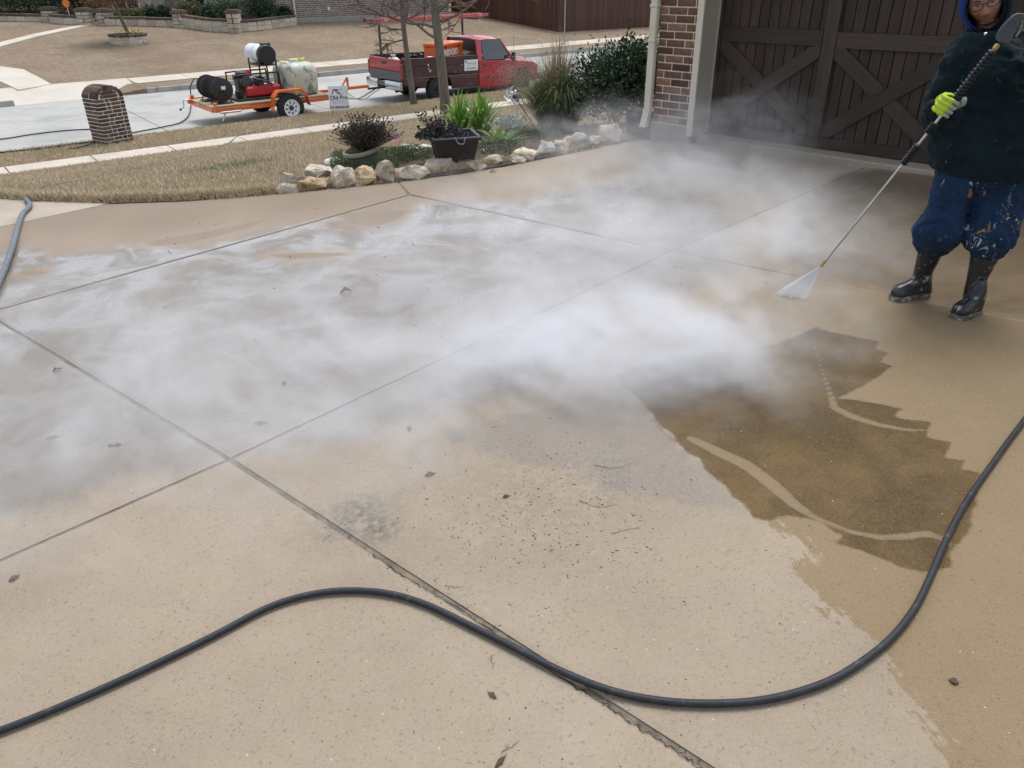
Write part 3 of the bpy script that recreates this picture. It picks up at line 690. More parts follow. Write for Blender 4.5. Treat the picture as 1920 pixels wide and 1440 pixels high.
# door: planks, stiles, rails and crossed braces
dr = bpy.data.objects.new('garage_door', None); COL.objects.link(dr); adopt(dr, garage); dri = pmat(dr).inverted()
ZB, ZT = .212, 2.40
x = -.262; PW = .097; pm = None
while x < 4.6:
    if pm is None:
        q = MB(); q.bbox((0, 0, 0), (PW - .006, .03, ZT - ZB), .003); o = q.build('plank', M_DOOR, fix=False); pm = o.data; bpy.data.objects.remove(o)
    inst('plank', pm, dr, dri @ Matrix.Translation(gp3(x + PW / 2, .0 + rnd(-.0015, .0015), (ZB + ZT) / 2)) @ GROT.to_4x4()); x += PW
gbox(MB(), -.27, 4.65, .012, .03, ZB, ZT).build('door_backing', M_WOODDARK, dr)
def dboard(name, a, b_, w, off, th=.026, m=M_DOORX):
    """board between two points (s,z) on the door"""
    A = V((a[0], 0, a[1])); B = V((b_[0], 0, b_[1])); d = (B - A); L = d.length; d.normalize(); up = V((-d.z, 0, d.x))
    Rl = Matrix((d, V((0, 1, 0)), up)).transposed(); c = (A + B) / 2
    q = MB(); q.bbox((0, 0, 0), (L, th, w), .003); o = q.build(name, m, fix=False); o.parent = dr
    o.matrix_basis = dri @ Matrix.Translation(gp3(c.x, off, c.z)) @ (GROT @ (Rl if Rl.determinant() > 0 else Matrix((d, V((0, -1, 0)), up)).transposed())).to_4x4()
    return o
SW = .126; offb = -.029
for base in (0.0, 1.115, 2.23, 3.345):
    pL, pR = -.232 + base if base == 0 else -.228 + base, .762 + base
    dboard('rail', (pL + .002, 1.132), (pR - .002, 1.150 if False else 1.140), .128, offb)
    dboard('bottom_rail', (pL + .002, .262), (pR - .002, .262), .10, offb)
    def strip_poly(a, b_, w, lo=-9, hi=9, c0=None):
        A = V((a[0], a[1])); B = V((b_[0], b_[1])); d = (B - A).normalized(); nn = V((-d.y, d.x)); P = [A - d * .3 + nn * w / 2, A - d * .3 - nn * w / 2, B + d * .3 - nn * w / 2, B + d * .3 + nn * w / 2]
        def clip(P, n_, k):   # keep n.p <= k
            out = []
            for i in range(len(P)):
                p, q_ = P[i], P[(i + 1) % len(P)]; dp_, dq = n_.dot(p) - k, n_.dot(q_) - k
                if dp_ <= 0: out.append(p)
                if dp_ * dq < 0: out.append(p.lerp(q_, dp_ / (dp_ - dq)))
            return out
        for n_, k in ((V((1, 0)), pR - .002), (V((-1, 0)), -pL - .002), (V((0, 1)), 1.074), (V((0, -1)), -.314)): P = clip(P, n_, k)
        if c0: P = clip(P, *c0)
        return P
    def brace(P, off):
        q = MB(); q.prism([(p.x, p.y) for p in P], .026, gp3(0, off, 0), GD, V((0, 0, 1)), GN); q.build('cross_brace', M_DOORX, dr, bevel=.003)
    e0, e1_ = (pL + .02, .345), (pR - .02, 1.045); f0, f1_ = (pL + .02, 1.045), (pR - .02, .345)
    brace(strip_poly(e0, e1_, .124), -.0415)
    dd_ = (V(e1_) - V(e0)).normalized(); n_ = V((-dd_.y, dd_.x)); k = n_.dot(V(e0))
    brace(strip_poly(f0, f1_, .124, c0=(-n_, -(k + .0635))), -.0405); brace(strip_poly(f0, f1_, .124, c0=(n_, k - .0635)), -.0405)
    dboard('stile', (pR + .063, ZB + .004), (pR + .063, ZT), SW - .006, offb - .001, m=M_DOORX)
dboard('stile', (-.250, ZB + .004), (-.250, ZT), .03, offb - .001)
# garage floor lip
lip = MB(); lp = []
for s in (-.28, 5.2): lp += [gp3(s, .05, .2), gp3(s, -.02, .2)]
o_ = gbox(MB(), -.262, 5.2, -.262, .05, .0, .207, .012).build('floor_lip', mat('lip_concrete', (.36, .31, .24), .8, var=.15, scale=3, bump=.3, bscale=80, space='w', dirt=((.22, .17, .11), 5, .6)), garage)
# downspout
ds = MB()
pts = [gp3(-.80, -.335, z) for z in (2.95, 1.2)]
def dsbox(q, z0, z1, s=-.808, off=-.335):
    gbox(q, s - .038, s + .038, off - .03, off + .03, z0, z1, .008)
q = MB(); dsbox(q, .42, 1.06); dsbox(q, 1.063, 3.0); q.build('downspout', M_TRIML, garage)
for zb__ in (.40, 1.05, 1.36): gbox(MB(), -.85, -.766, -.372, -.30, zb__, zb__ + .025, .003).build('bracket', M_TRIML, garage)
q = MB(); q.rings([[gp3(-.808 + a, -.335 - k * .02 + b_, .42 - k * .055) for a, b_ in ((-.036, -.028), (.036, -.028), (.036, .028), (-.036, .028))] for k in range(4)]); q.build('spout_end', M_TRIML, garage)

# ================================================================== HOSES
def hose_pts(px, r, base=None, n=8, lift=0.0):
    pts = []
    for (x, y) in px:
        h = GP(x, y, r + .004 + lift) if base == 'drive' else HIT(x, y, r + .006 + lift)
        pts.append(h)
    return catmull(pts, n)
M_HOSE = mat('black_rubber_hose', (.013, .016, .022), .5, var=.35, scale=40, bump=.3, bscale=200, space='w', spec=.5, dirt=((.075, .072, .066), 32, .60))
M_HOSEG = mat('grey_rubber_hose', (.13, .145, .17), .5, var=.3, scale=30, space='w')
hp = [(-420, 1500), (-200, 1440), (0, 1370), (130, 1318), (260, 1260), (400, 1192), (500, 1140), (580, 1115), (655, 1107), (730, 1113), (800, 1134), (880, 1172), (960, 1212), (1060, 1262), (1150, 1296), (1240, 1314), (1340, 1319), (1440, 1311), (1540, 1283), (1610, 1245), (1670, 1197), (1715, 1140), (1745, 1080), (1775, 1010), (1812, 940), (1860, 870), (1905, 808), (1960, 740), (2060, 640), (2220, 560)]
o = MB().tube(hose_pts(hp, .0105, 'drive'), .0105, 12).build('garden_hose', M_HOSE, smooth='all', fix=False); tag(o, 'thick black rubber hose snaking across the near driveway in a wide S', 'hose')
hp = [(48, 372), (56, 385), (42, 402), (34, 425), (26, 455), (14, 490), (4, 515), (-20, 560), (-90, 640)]
o = MB().tube(hose_pts(hp, .021, 'drive'), .021, 10).build('garden_hose', M_HOSEG, smooth='all', fix=False); tag(o, 'wet grey hose coming off the lawn onto the driveway at the left edge', 'hose')
hp = [(50, 371), (75, 352), (100, 346), (150, 337), (200, 327), (260, 313), (330, 297), (380, 288), (425, 270), (447, 255), (475, 247), (520, 236), (552, 229), (570, 222)]
o = MB().tube(hose_pts(hp, .002), .011, 8).build('garden_hose', M_HOSEG, smooth='all', fix=False); tag(o, 'thin grey hose lying across the dry lawn and pavement', 'hose')
for hp, lb in (([(-120, 272), (0, 261), (60, 252), (120, 245), (178, 242), (200, 243)], 'upper black hose on the street left of the brick mailbox'),
               ([(-120, 296), (0, 286), (80, 278), (130, 271), (182, 264), (215, 255), (253, 248), (300, 239), (335, 231), (352, 219), (357, 205), (358, 198)], 'black hose looping from the trailer past the brick mailbox'),
               ([(130, 279), (150, 276), (182, 266)], 'short black hose end at the foot of the brick mailbox')):
    P = hose_pts(hp, .016)
    if 'looping' in lb:
        e = P[-1]; P += [e + V((.05, .0, .25)), e + V((.08, .0, .50)), e + V((.22, .03, .72)), e + V((.42, .06, .70))]
    o = MB().tube(P, .016, 8).build('pressure_hose', M_HOSE, smooth='all', fix=False); tag(o, lb, 'hose')

# ================================================================== STEAM (real volume, built as a grid by geometry nodes)
def steam():
    me = bpy.data.meshes.new('steam'); o = bpy.data.objects.new('steam', me); COL.objects.link(o)
    tag(o, 'white steam drifting low over the wet driveway', 'steam', None, 'stuff')
    ng = bpy.data.node_groups.new('steam_volume', 'GeometryNodeTree'); ng.interface.new_socket('Geometry', in_out='OUTPUT', socket_type='NodeSocketGeometry')
    N = ng.nodes.new; L = ng.links.new
    pos = N('GeometryNodeInputPosition').outputs[0]
    def m(op, a, b=None, clamp=False):
        nd = N('ShaderNodeMath'); nd.operation = op; nd.use_clamp = clamp
        for i, v in enumerate((a, b)):
            if v is None: continue
            if hasattr(v, 'links'): L(v, nd.inputs[i])
            else: nd.inputs[i].default_value = v
        return nd.outputs[0]
    def vm(op, a, b):
        nd = N('ShaderNodeVectorMath'); nd.operation = op
        for i, v in enumerate((a, b)):
            if hasattr(v, 'links'): L(v, nd.inputs[i])
            else: nd.inputs[i].default_value = v
        return nd
    tot = None
    for (c, r, amp) in STEAM:
        d = vm('DIVIDE', vm('SUBTRACT', pos, c).outputs[0], r).outputs[0]; d2 = vm('DOT_PRODUCT', d, d).outputs['Value']
        e = m('MULTIPLY', m('POWER', 2.71828, m('MULTIPLY', d2, -1.0)), amp); tot = e if tot is None else m('ADD', tot, e)
    def noi(vec, sc, det, ro, out=0):
        nd = N('ShaderNodeTexNoise'); nd.inputs['Scale'].default_value = sc; nd.inputs['Detail'].default_value = det; nd.inputs['Roughness'].default_value = ro; L(vec, nd.inputs['Vector']); return nd.outputs[out]
    def sst(x, lo, hi):
        mr = N('ShaderNodeMapRange'); mr.interpolation_type = 'SMOOTHSTEP'; L(x, mr.inputs[0]); mr.inputs[1].default_value = lo; mr.inputs[2].default_value = hi; return mr.outputs[0]
    wp = vm('ADD', pos, vm('MULTIPLY', vm('SUBTRACT', noi(pos, .9, 3, .6, 1), (.5, .5, .5)).outputs[0], (1.6, 1.6, .6)).outputs[0]).outputs[0]
    rt = N('ShaderNodeVectorRotate'); rt.rotation_type = 'Z_AXIS'; rt.inputs['Angle'].default_value = .5; L(wp, rt.inputs[0])
    st = vm('MULTIPLY', rt.outputs[0], (.75, 1.5, 2.2)).outputs[0]
    big = sst(noi(st, 1.35, 4, .6), .38, .62); fine = sst(noi(st, 4.6, 5, .68), .38, .66)
    shape = m('MULTIPLY', big, m('ADD', m('MULTIPLY', fine, .85), .15))
    den = m('MULTIPLY', tot, m('ADD', m('MULTIPLY', shape, 1.05), .045))
    den = m('SUBTRACT', den, .045); den = m('MAXIMUM', den, 0.0)
    vc = N('GeometryNodeVolumeCube'); L(den, vc.inputs['Density']); vc.inputs['Min'].default_value = (-4.4, .9, -.30); vc.inputs['Max'].default_value = (4.0, 9.4, 1.5)
    vc.inputs['Resolution X'].default_value = 280; vc.inputs['Resolution Y'].default_value = 282; vc.inputs['Resolution Z'].default_value = 62
    sm = N('GeometryNodeSetMaterial'); L(vc.outputs[0], sm.inputs[0])
    t = bpy.data.materials.new('steam_volume'); t.use_nodes = True; nt = t.node_tree; nt.nodes.clear()
    pv = nt.nodes.new('ShaderNodeVolumePrincipled'); pv.inputs['Color'].default_value = (.95, .965, .985, 1); pv.inputs['Density'].default_value = STEAM_D; pv.inputs['Anisotropy'].default_value = .15  # faint blue of the skylight is put into the steam's colour
    mo = nt.nodes.new('ShaderNodeOutputMaterial'); nt.links.new(pv.outputs[0], mo.inputs['Volume'])
    sm.inputs['Material'].default_value = t; me.materials.append(t)
    out = N('NodeGroupOutput'); L(sm.outputs[0], out.inputs[0])
    md = o.modifiers.new('steam', 'NODES'); md.node_group = ng
    return o
def SB(px, py, h, r, amp): g = GP(px, py, h); return ((g.x, g.y, g.z), r, amp)
STEAM_D = 1.65
STEAM = [
    SB(1300, 640, .12, (.50, .42, .17), 2.7), SB(1140, 625, .13, (.50, .42, .19), 2.8), SB(970, 640, .13, (.50, .42, .19), 2.5), SB(1455, 588, .08, (.28, .24, .12), 2.6), SB(1060, 730, .09, (.45, .28, .14), 1.7), SB(1330, 690, .08, (.32, .22, .12), 1.9), SB(1200, 700, .08, (.35, .22, .12), 1.7),
    SB(740, 690, .12, (.8, .5, .16), 1.2), SB(430, 660, .14, (.6, .5, .17), 1.45), SB(250, 600, .12, (.8, .6, .14), .7), SB(560, 800, .10, (.9, .5, .15), .95), SB(150, 760, .11, (1.0, .7, .17), .8), SB(200, 950, .07, (.8, .4, .12), .6), SB(300, 870, .08, (.9, .5, .12), .6), SB(1010, 760, .07, (.45, .2, .12), 1.2),
    SB(900, 790, .09, (.6, .3, .12), 1.1), SB(600, 540, .14, (1.4, .9, .16), .55), SB(1500, 640, .06, (.25, .18, .10), 2.4), SB(1400, 610, .09, (.38, .26, .14), 3.2),
    SB(1250, 450, .16, (1.1, .7, .20), 1.7), SB(1040, 460, .15, (.9, .6, .18), 1.4), SB(1000, 385, .15, (.9, .7, .18), .8), SB(1450, 430, .18, (.45, .5, .22), 1.7), SB(1590, 490, .1, (.22, .22, .14), .9), SB(1540, 570, .08, (.24, .2, .12), 2.4), SB(1440, 645, .08, (.30, .20, .13), 2.0),
    SB(1330, 340, .15, (.9, .6, .18), 1.7), SB(1310, 270, .25, (.75, .5, .28), 1.7), SB(1150, 310, .16, (.6, .6, .2), .6), SB(1400, 225, .35, (.6, .35, .30), .75), SB(1165, 240, .2, (.5, .45, .26), .85), SB(1030, 250, .14, (.55, .5, .20), .9)]
STEAM_O = steam()
# fan of water from the nozzle
# ================================================================== helpers for vehicles
def wheel(parent, x, y, r, wd, side, tyre_m, rim_m, holes=8, name='wheel'):
    """wheel centred at local (x,y,r); side = -1 -> outer face towards -y"""
    w = bpy.data.objects.new(name, None); COL.objects.link(w); w.parent = parent; w.location = (x, y, r)
    prof = [(r * .60, -wd / 2), (r * .80, -wd / 2 - .004), (r * .93, -wd / 2 + .012), (r, -wd / 2 + .035), (r, wd / 2 - .035), (r * .93, wd / 2 - .012), (r * .80, wd / 2 + .004), (r * .60, wd / 2)]
    MB().lathe(prof, (0, 0, 0), V((0, 1, 0)), 32, caps=False).build('tyre', tyre_m, w, smooth=True, world=False)
    R = r * .61; q = MB()
    q.lathe([(R, -side * -.0 + wd * .5 * side), (R * .93, wd * .5 * side), (R * .86, wd * .30 * side), (R * .86, -wd * .4 * side)], (0, 0, 0), V((0, 1, 0)), 32, caps=False)
    n = 48; yf = wd * .26 * side; ri, ro = R * .28, R * .87; vs = []; fs = []
    # dished disc with slots cut as real gaps
    rad = [ri, R * .46, R * .74, ro]
    for i in range(n):
        a = 2 * math.pi * i / n
        for k, rr in enumerate(rad): vs.append(V((rr * math.cos(a), yf + (.018 if k in (1,) else .0) * side, rr * math.sin(a))))
    for i in range(n):
        j = (i + 1) % n
        for k in range(3):
            if k == 1 and (i % (n // holes)) in (0, 1): continue
            fs.append((i * 4 + k, j * 4 + k, j * 4 + k + 1, i * 4 + k + 1))
    q.add(vs, fs); q.build('rim', rim_m, w, smooth=True, world=False)
    MB().lathe([(ri * 1.02, 0), (ri * .9, .03), (ri * .5, .05), (.001, .052)], (0, yf, 0), V((0, side, 0)), 16).build('hub', M_DGREY, w, smooth=True, world=False)
    MB().cyl((0, yf - .02 * side, 0), (0, -wd * .4 * side, 0), ro, n=24).build('brake_drum', M_BLACKM, w, world=False)
    return w
M_TYRE = mat('tyre_rubber', (.022, .022, .024), .8, var=.3, scale=30); M_DGREY = mat('dark_grey_metal', (.07, .07, .075), .45, .6, var=.2)
M_BLACKM = mat('black_painted_metal', (.018, .018, .02), .45, var=.2, scale=20); M_CHROME = mat('worn_chrome', (.55, .56, .58), .18, 1.0, var=.12, scale=6)
M_WHITER = mat('white_rim_paint', (.86, .88, .92), .4, var=.06); M_ORANGE = mat('orange_trailer_paint', (.74, .135, .025), .38, var=.12, scale=5, coat=.3, dirt=((.30, .12, .06), 9, .66))
M_RED = mat('truck_red_paint', (.40, .022, .036), .32, var=.14, scale=2.2, coat=.5, dirt=((.40, .17, .16), 3.0, .62)); M_MAROON = mat('truck_maroon_paint', (.060, .014, .022), .35, var=.25, scale=3, coat=.5, dirt=((.10, .07, .075), 4, .58))
M_GREYP = mat('truck_grey_lower', (.085, .085, .095), .4, var=.2, scale=3, coat=.3); M_GLASS = mat('truck_glass', (.035, .05, .055), .06, var=.2, scale=1.2, spec=.8, coat=.5)
M_DECK = wood('deck_weathered_wood', (.42, .33, .20), 'X', .25); M_TANK = mat('tank_plastic', (.52, .53, .46), .45, var=.14, scale=2.5, dirt=((.22, .24, .19), 4.5, .50)); M_WHITE = mat('white_plastic', (.78, .78, .77), .45, var=.05)
M_YEL = mat('yellow_strap', (.70, .66, .08), .7); M_GSTRAP = mat('grey_strap', (.22, .23, .24), .8); M_REDENG = mat('engine_red', (.45, .02, .03), .4, var=.2)
M_SILVER = mat('aluminium', (.60, .61, .62), .3, .9, var=.1); M_BLUEH = mat('blue_hose', (.35, .50, .62), .5); M_TXT = mat('sign_ink_black', (.02, .025, .05), .7); M_TXTR = mat('sign_ink_red', (.45, .03, .04), .7); M_TXTG = mat('sign_ink_grey', (.35, .38, .42), .7)
M_SIGN = mat('sign_white', (.80, .84, .86), .5, var=.03)

# ================================================================== PICKUP
TR = thing('pickup_truck', 'red pickup truck with dark maroon bed parked at the kerb', 'pickup truck', uw(11.9, 21.27, Z_ST + .02), STREET_ROT)
TR.rotation_euler = (0, math.radians(1.3), STREET_ROT)
HWD = .96
def side_panel(out, y, th, name, m, bevel=.012):     # outline in x,z, thickness inwards
    s = 1 if y > 0 else -1
    q = MB(); q.prism(out, th, V((0, y, 0)), V((1, 0, 0)), V((0, 0, 1)), V((0, -s, 0))); return q.build(name, m, TR, world=False, bevel=bevel)
def arch(cx, cz, r, a0, a1, n=14): return [(cx + r * math.cos(math.radians(a0 + (a1 - a0) * i / n)), cz + r * math.sin(math.radians(a0 + (a1 - a0) * i / n))) for i in range(n + 1)]
RW, FWx, WR = 1.28, 4.38, .36
for sy in (-1, 1):
    y = sy * HWD
    top = 1.20
    side_panel([(.08, .52), (RW - .45, .42)] + arch(RW, .40, .44, 178, 2) + [(RW + .46, .34), (2.70, .34), (2.70, .70), (.08, .70)], y, .05, 'bed_side_lower', M_GREYP if sy > 0 else M_MAROON)
    side_panel([(.08, .703), (RW - .33, .703)] + [] + arch(RW, .40, .44, 137, 43) + [(RW + .33, .703), (2.70, .703), (2.70, .99), (.08, .99)], y - sy * .0, .06, 'bed_side', M_MAROON, .01)
    side_panel([(.08, .993), (2.70, .993), (2.70, top), (.08, top)], y - sy * .012, .07, 'bed_side_upper', M_MAROON, .015)
    MB().bbox((1.39, y - sy * .05, top + .012), (2.62, .11, .02), .008).build('bed_rail', M_BLACKM, TR, world=False)
    MB().bbox((1.39, y + sy * .004, .70), (2.60, .018, .03), .006).build('side_moulding', M_GREYP, TR, world=False)
# wheel-arch liners, bed floor, bulkhead, tailgate
for sy in (-1, 1):
    q = MB(); q.rings([[V((x, sy * (HWD - .06), z)) for x, z in arch(RW, .40, .44, 0, 180, 12)], [V((x, sy * .62, z)) for x, z in arch(RW, .40, .44, 0, 180, 12)]], close=False, capa=False, capb=False); q.build('wheel_housing', M_BLACKM, TR, world=False, smooth=True)
MB().box((1.39, 0, .62), (2.6, 1.82, .04)).build('bed_floor', M_BLACKM, TR, world=False)
MB().box((2.685, 0, .90), (.03, 1.80, .56)).build('bulkhead', M_MAROON, TR, world=False)
tg = MB().bbox((.055, 0, 1.035), (.06, 1.82, .33), .03).build('tailgate', M_RED, TR, world=False)
MB().bbox((.052, 0, .745), (.058, 1.82, .24), .02).build('tailgate_lower', M_GREYP, TR, world=False)
q = MB().bbox((.018, 0, 1.07), (.012, .24, .08), .01); q.build('tailgate_handle', M_BLACKM, TR, world=False)
for sy in (-1, 1): MB().bbox((.05, sy * .945, .90), (.055, .07, .40), .012).build('tail_light', mat('tail_light_red', (.30, .01, .012), .2, coat=.6), TR, world=False)
# bumper
for y0, y1, nm in ((-.98, -.22, 'bumper_wing'), (.22, .98, 'bumper_wing')):
    R_ = []
    for k in range(7):
        yy = y0 + (y1 - y0) * k / 6; fx = .06 * (abs(yy) / .98) ** 4
        R_.append([V((-.10 + fx, yy, .40)), V((-.12 + fx, yy, .47)), V((-.12 + fx, yy, .56)), V((-.09 + fx, yy, .62)), V((.02, yy, .62)), V((.02, yy, .40))])
    MB().rings(R_).build(nm, M_CHROME, TR, world=False, smooth=True)
MB().bbox((-.07, 0, .52), (.07, .42, .12), .01).build('bumper_centre', M_MAROON, TR, world=False)
MB().tube([(-.02, -.1, .42), (-.66, -.20, .42)], .03, 8).build('hitch_receiver', M_BLACKM, TR, world=False)
MB().lathe([(.018, -.04), (.018, 0), (.03, .02), (.02, .045), (.001, .05)], (-.64, -.20, .47)).build('hitch_ball', M_CHROME, TR, world=False, smooth=True)
MB().box((2.2, 0, .42), (4.2, .8, .16)).build('chassis', M_BLACKM, TR, world=False)
MB().tube([(.35, -.55, .36), (.0, -.62, .34)], .035, 8).build('exhaust', M_DGREY, TR, world=False)
# cab lower body
def cabring(x, z, k=1.0):
    return None
cl = [(2.72, .30), (3.93, .30)] + arch(FWx, .42, .43, 186, 150, 5) + [(4.02, 1.03), (2.72, 1.06)]
for sy in (-1, 1):
    side_panel([(2.73, .30), (3.90, .30), (3.98, .62), (4.03, 1.02), (2.73, 1.06)], sy * HWD, .06, 'door', M_RED, .02)
    side_panel([(2.74, .215), (3.9, .215), (3.9, .297), (2.74, .297)], sy * (HWD - .02), .06, 'rocker_panel', M_MAROON if sy < 0 else M_GREYP, .01)
    MB().bbox((3.35, sy * (HWD + .003), .60), (1.2, .016, .03), .005).build('door_moulding', M_GREYP, TR, world=False)
    MB().bbox((2.93, sy * (HWD + .012), .93), (.14, .025, .035), .008).build('door_handle', M_BLACKM, TR, world=False)
    # front wing with arch
    side_panel([(3.93, .33)] + arch(FWx, .40, .43, 184, -4, 16) + [(4.93, .38), (5.02, .50), (5.02, .84), (4.85, .93), (4.055, 1.02), (3.99, .62)], sy * (HWD - .005), .07, 'front_wing', M_RED, .02)
    # mirror
    m_ = MB().bbox((3.93, sy * 1.10, 1.14), (.09, .15, .25), .025); m_.tube([(3.90, sy * .96, 1.06), (3.92, sy * 1.06, 1.10)], .02, 6); m_.build('wing_mirror', M_BLACKM, TR, world=False)
MB().box((3.35, 0, .62), (1.2, 1.76, .60)).build('cab_floor', M_BLACKM, TR, world=False)
MB().box((4.5, 0, .62), (.9, 1.2, .45)).build('engine_bay', M_BLACKM, TR, world=False)
# rear cab wall below the window
MB().bbox((2.725, 0, .90), (.04, 1.80, .34), .01).build('cab_back', M_RED, TR, world=False)
# greenhouse: lofted frame (roof) with pillars
HB, HT = .945, .76; ZB_, ZR = 1.06, 1.665
def gh(x0b, x1b, x0t, x1t): pass
q = MB()     # roof skin
R_ = []
for fx in (0, .08, .3, .6, .88, 1.0):
    x = 2.80 + fx * .86; zc = ZR + .035 * math.sin(math.pi * (.15 + .7 * fx)) - (.03 if fx in (0, 1.0) else 0); ring = []
    for t in np.linspace(-1, 1, 9): ring.append(V((x + .04 * abs(t) ** 3 * (1 if fx < .5 else -1), HT * t * (1.0), zc - .07 * abs(t) ** 3.2)))
    R_.append(ring)
top_ = R_; bot_ = [[p - V((0, 0, .045)) for p in r] for r in R_]
q.rings(top_, close=False, capa=False, capb=False); q.rings(bot_, close=False, capa=False, capb=False)
for a, b_ in zip(top_, bot_): pass
q.rings([[*top_[0]], [*bot_[0]]], close=False, capa=False, capb=False); q.rings([[*top_[-1]], [*bot_[-1]]], close=False, capa=False, capb=False)
q.rings([[r[0] for r in top_], [r[0] for r in bot_]], close=False, capa=False, capb=False); q.rings([[r[-1] for r in top_], [r[-1] for r in bot_]], close=False, capa=False, capb=False)
q.build('cab_roof', M_RED, TR, world=False, smooth=True)
def bar(a, b_, w_, t_, name, m, n=V((0, 1, 0))):
    A, B = V(a), V(b_); d = (B - A); L = d.length; d.normalize(); s_ = d.cross(n).normalized(); u_ = s_.cross(d)
    q = MB(); q.bbox((0, 0, 0), (L, w_, t_), .008, Matrix((d, s_, u_)).transposed()); q.v = [tuple(V(v) + (A + B) / 2) for v in q.v]; return q.build(name, m, TR, world=False)
for sy in (-1, 1):
    bar((2.76, sy * .93, 1.05), (2.84, sy * .745, 1.63), .20, .05, 'rear_pillar', M_RED, V((0, 1, .3)))
    bar((4.05, sy * .91, 1.03), (3.62, sy * .745, 1.63), .07, .05, 'windscreen_pillar', M_RED, V((0, 1, .3)))
    # side glass
    g_ = [(2.90, 1.075), (3.94, 1.06), (3.60, 1.60), (2.94, 1.60)]
    q = MB(); vs_ = [V((x, sy * (.935 - (z - 1.06) / .6 * .175), z)) for x, z in g_]; q.add(vs_ + [v - V((0, sy * .012, 0)) for v in vs_], [(0, 1, 2, 3), (7, 6, 5, 4), (0, 4, 5, 1), (1, 5, 6, 2), (2, 6, 7, 3), (3, 7, 4, 0)]); q.build('side_window', M_GLASS, TR, world=False)
# back window in four panes and frame
for k in range(4):
    ya, yb = -.74 + k * .37 + .012, -.74 + (k + 1) * .37 - .012; q = MB()
    vs_ = [V((2.755 + (z - 1.08) * .12, y * (1 if z < 1.2 else .86), z)) for y, z in ((ya, 1.08), (yb, 1.08), (yb, 1.53), (ya, 1.53))]
    q.add(vs_ + [v + V((.012, 0, 0)) for v in vs_], [(0, 1, 2, 3), (7, 6, 5, 4), (0, 4, 5, 1), (1, 5, 6, 2), (2, 6, 7, 3), (3, 7, 4, 0)]); q.build('rear_window', M_GLASS, TR, world=False)
q = MB(); q.add([V((2.78, y, z)) for y, z in ((-.86, 1.05), (.86, 1.05), (.74, 1.62), (-.74, 1.62))] + [V((2.80, y, z)) for y, z in ((-.86, 1.05), (.86, 1.05), (.74, 1.62), (-.74, 1.62))], [(0, 1, 2, 3), (7, 6, 5, 4), (0, 4, 5, 1), (1, 5, 6, 2), (2, 6, 7, 3), (3, 7, 4, 0)]); q.build('window_surround', M_BLACKM, TR, world=False)
q = MB(); vs_ = [V((4.03, -.84, 1.06)), V((4.03, .84, 1.06)), V((3.64, .70, 1.62)), V((3.64, -.70, 1.62))]; q.add(vs_ + [v - V((.012, 0, 0)) for v in vs_], [(0, 1, 2, 3), (7, 6, 5, 4), (0, 4, 5, 1), (1, 5, 6, 2), (2, 6, 7, 3), (3, 7, 4, 0)]); q.build('windscreen', M_GLASS, TR, world=False)
# bonnet: raised centre, dropped sides
R_ = []
for x, zc, hw in ((4.02, 1.09, .90), (4.2, 1.10, .92), (4.5, 1.085, .92), (4.8, 1.05, .91), (5.0, .99, .89), (5.09, .90, .86), (5.11, .78, .84)):
    ring = []
    for t in np.linspace(-1, 1, 13):
        drop = .0 if abs(t) < .45 else .10 * min(1, (abs(t) - .45) / .2) + (.05 * max(0, (abs(t) - .65) / .35))
        ring.append(V((x, hw * t * 1.02, zc - drop)))
    R_.append(ring)
MB().rings(R_, close=False, capa=False, capb=False).build('bonnet', M_RED, TR, world=False, smooth='all')
MB().bbox((5.08, 0, .70), (.08, 1.1, .30), .02).build('grille', M_CHROME, TR, world=False)
for sy in (-1, 1): MB().bbox((5.05, sy * .74, .76), (.10, .30, .20), .03).build('headlight', mat('headlight_glass', (.6, .62, .64), .1, coat=.6), TR, world=False)
MB().bbox((5.18, 0, .48), (.16, 1.86, .20), .04).build('front_bumper', M_CHROME, TR, world=False)
for x in (RW, FWx):
    for sy in (-1, 1): wheel(TR, x, sy * .83, WR, .22, sy, M_TYRE, M_DGREY, 8)
# white scuffs and the magnetic sign on the bed side
q = MB()
for x, z, a, b_ in ((.92, 1.03, .035, .06), (.93, .93, .03, .05), (.97, .86, .05, .04), (1.0, .885, .03, .03), (2.1, .98, .02, .03)): q.bbox((x, -HWD - .003, z), (a, .004, b_), .001)
for k, p in enumerate(list(q.v)): pass
o = q.build('paint_scuffs', M_WHITE, TR, world=False); o['kind'] = 'stuff'
ms = MB().bbox((2.43, -HWD - .006, .955), (.50, .006, .30), .002).build('magnetic_sign', M_SIGN, TR, world=False)
def onside(x, z, y=-HWD - .0105): return Matrix.Translation((x, y, z)) @ Matrix.Rotation(math.radians(90), 4, 'X')
text_mesh('Old Pro Roofing', .052, 'lettering', M_TXT, ms, onside(2.45, 1.01)); text_mesh('ROOFING & WASHING', .032, 'lettering', M_TXTG, ms, onside(2.44, .955)); text_mesh('817-929-ROOF', .055, 'lettering', M_TXT, ms, onside(2.43, .865), .0015)
q = MB().bbox((2.235, -HWD - .0108, 1.055), (.045, .002, .045), .0005).build('logo', M_TXT, ms, world=False)
TR_I = pmat(TR)
def trl(x, y, z): return TR_I @ V((x, y, z))
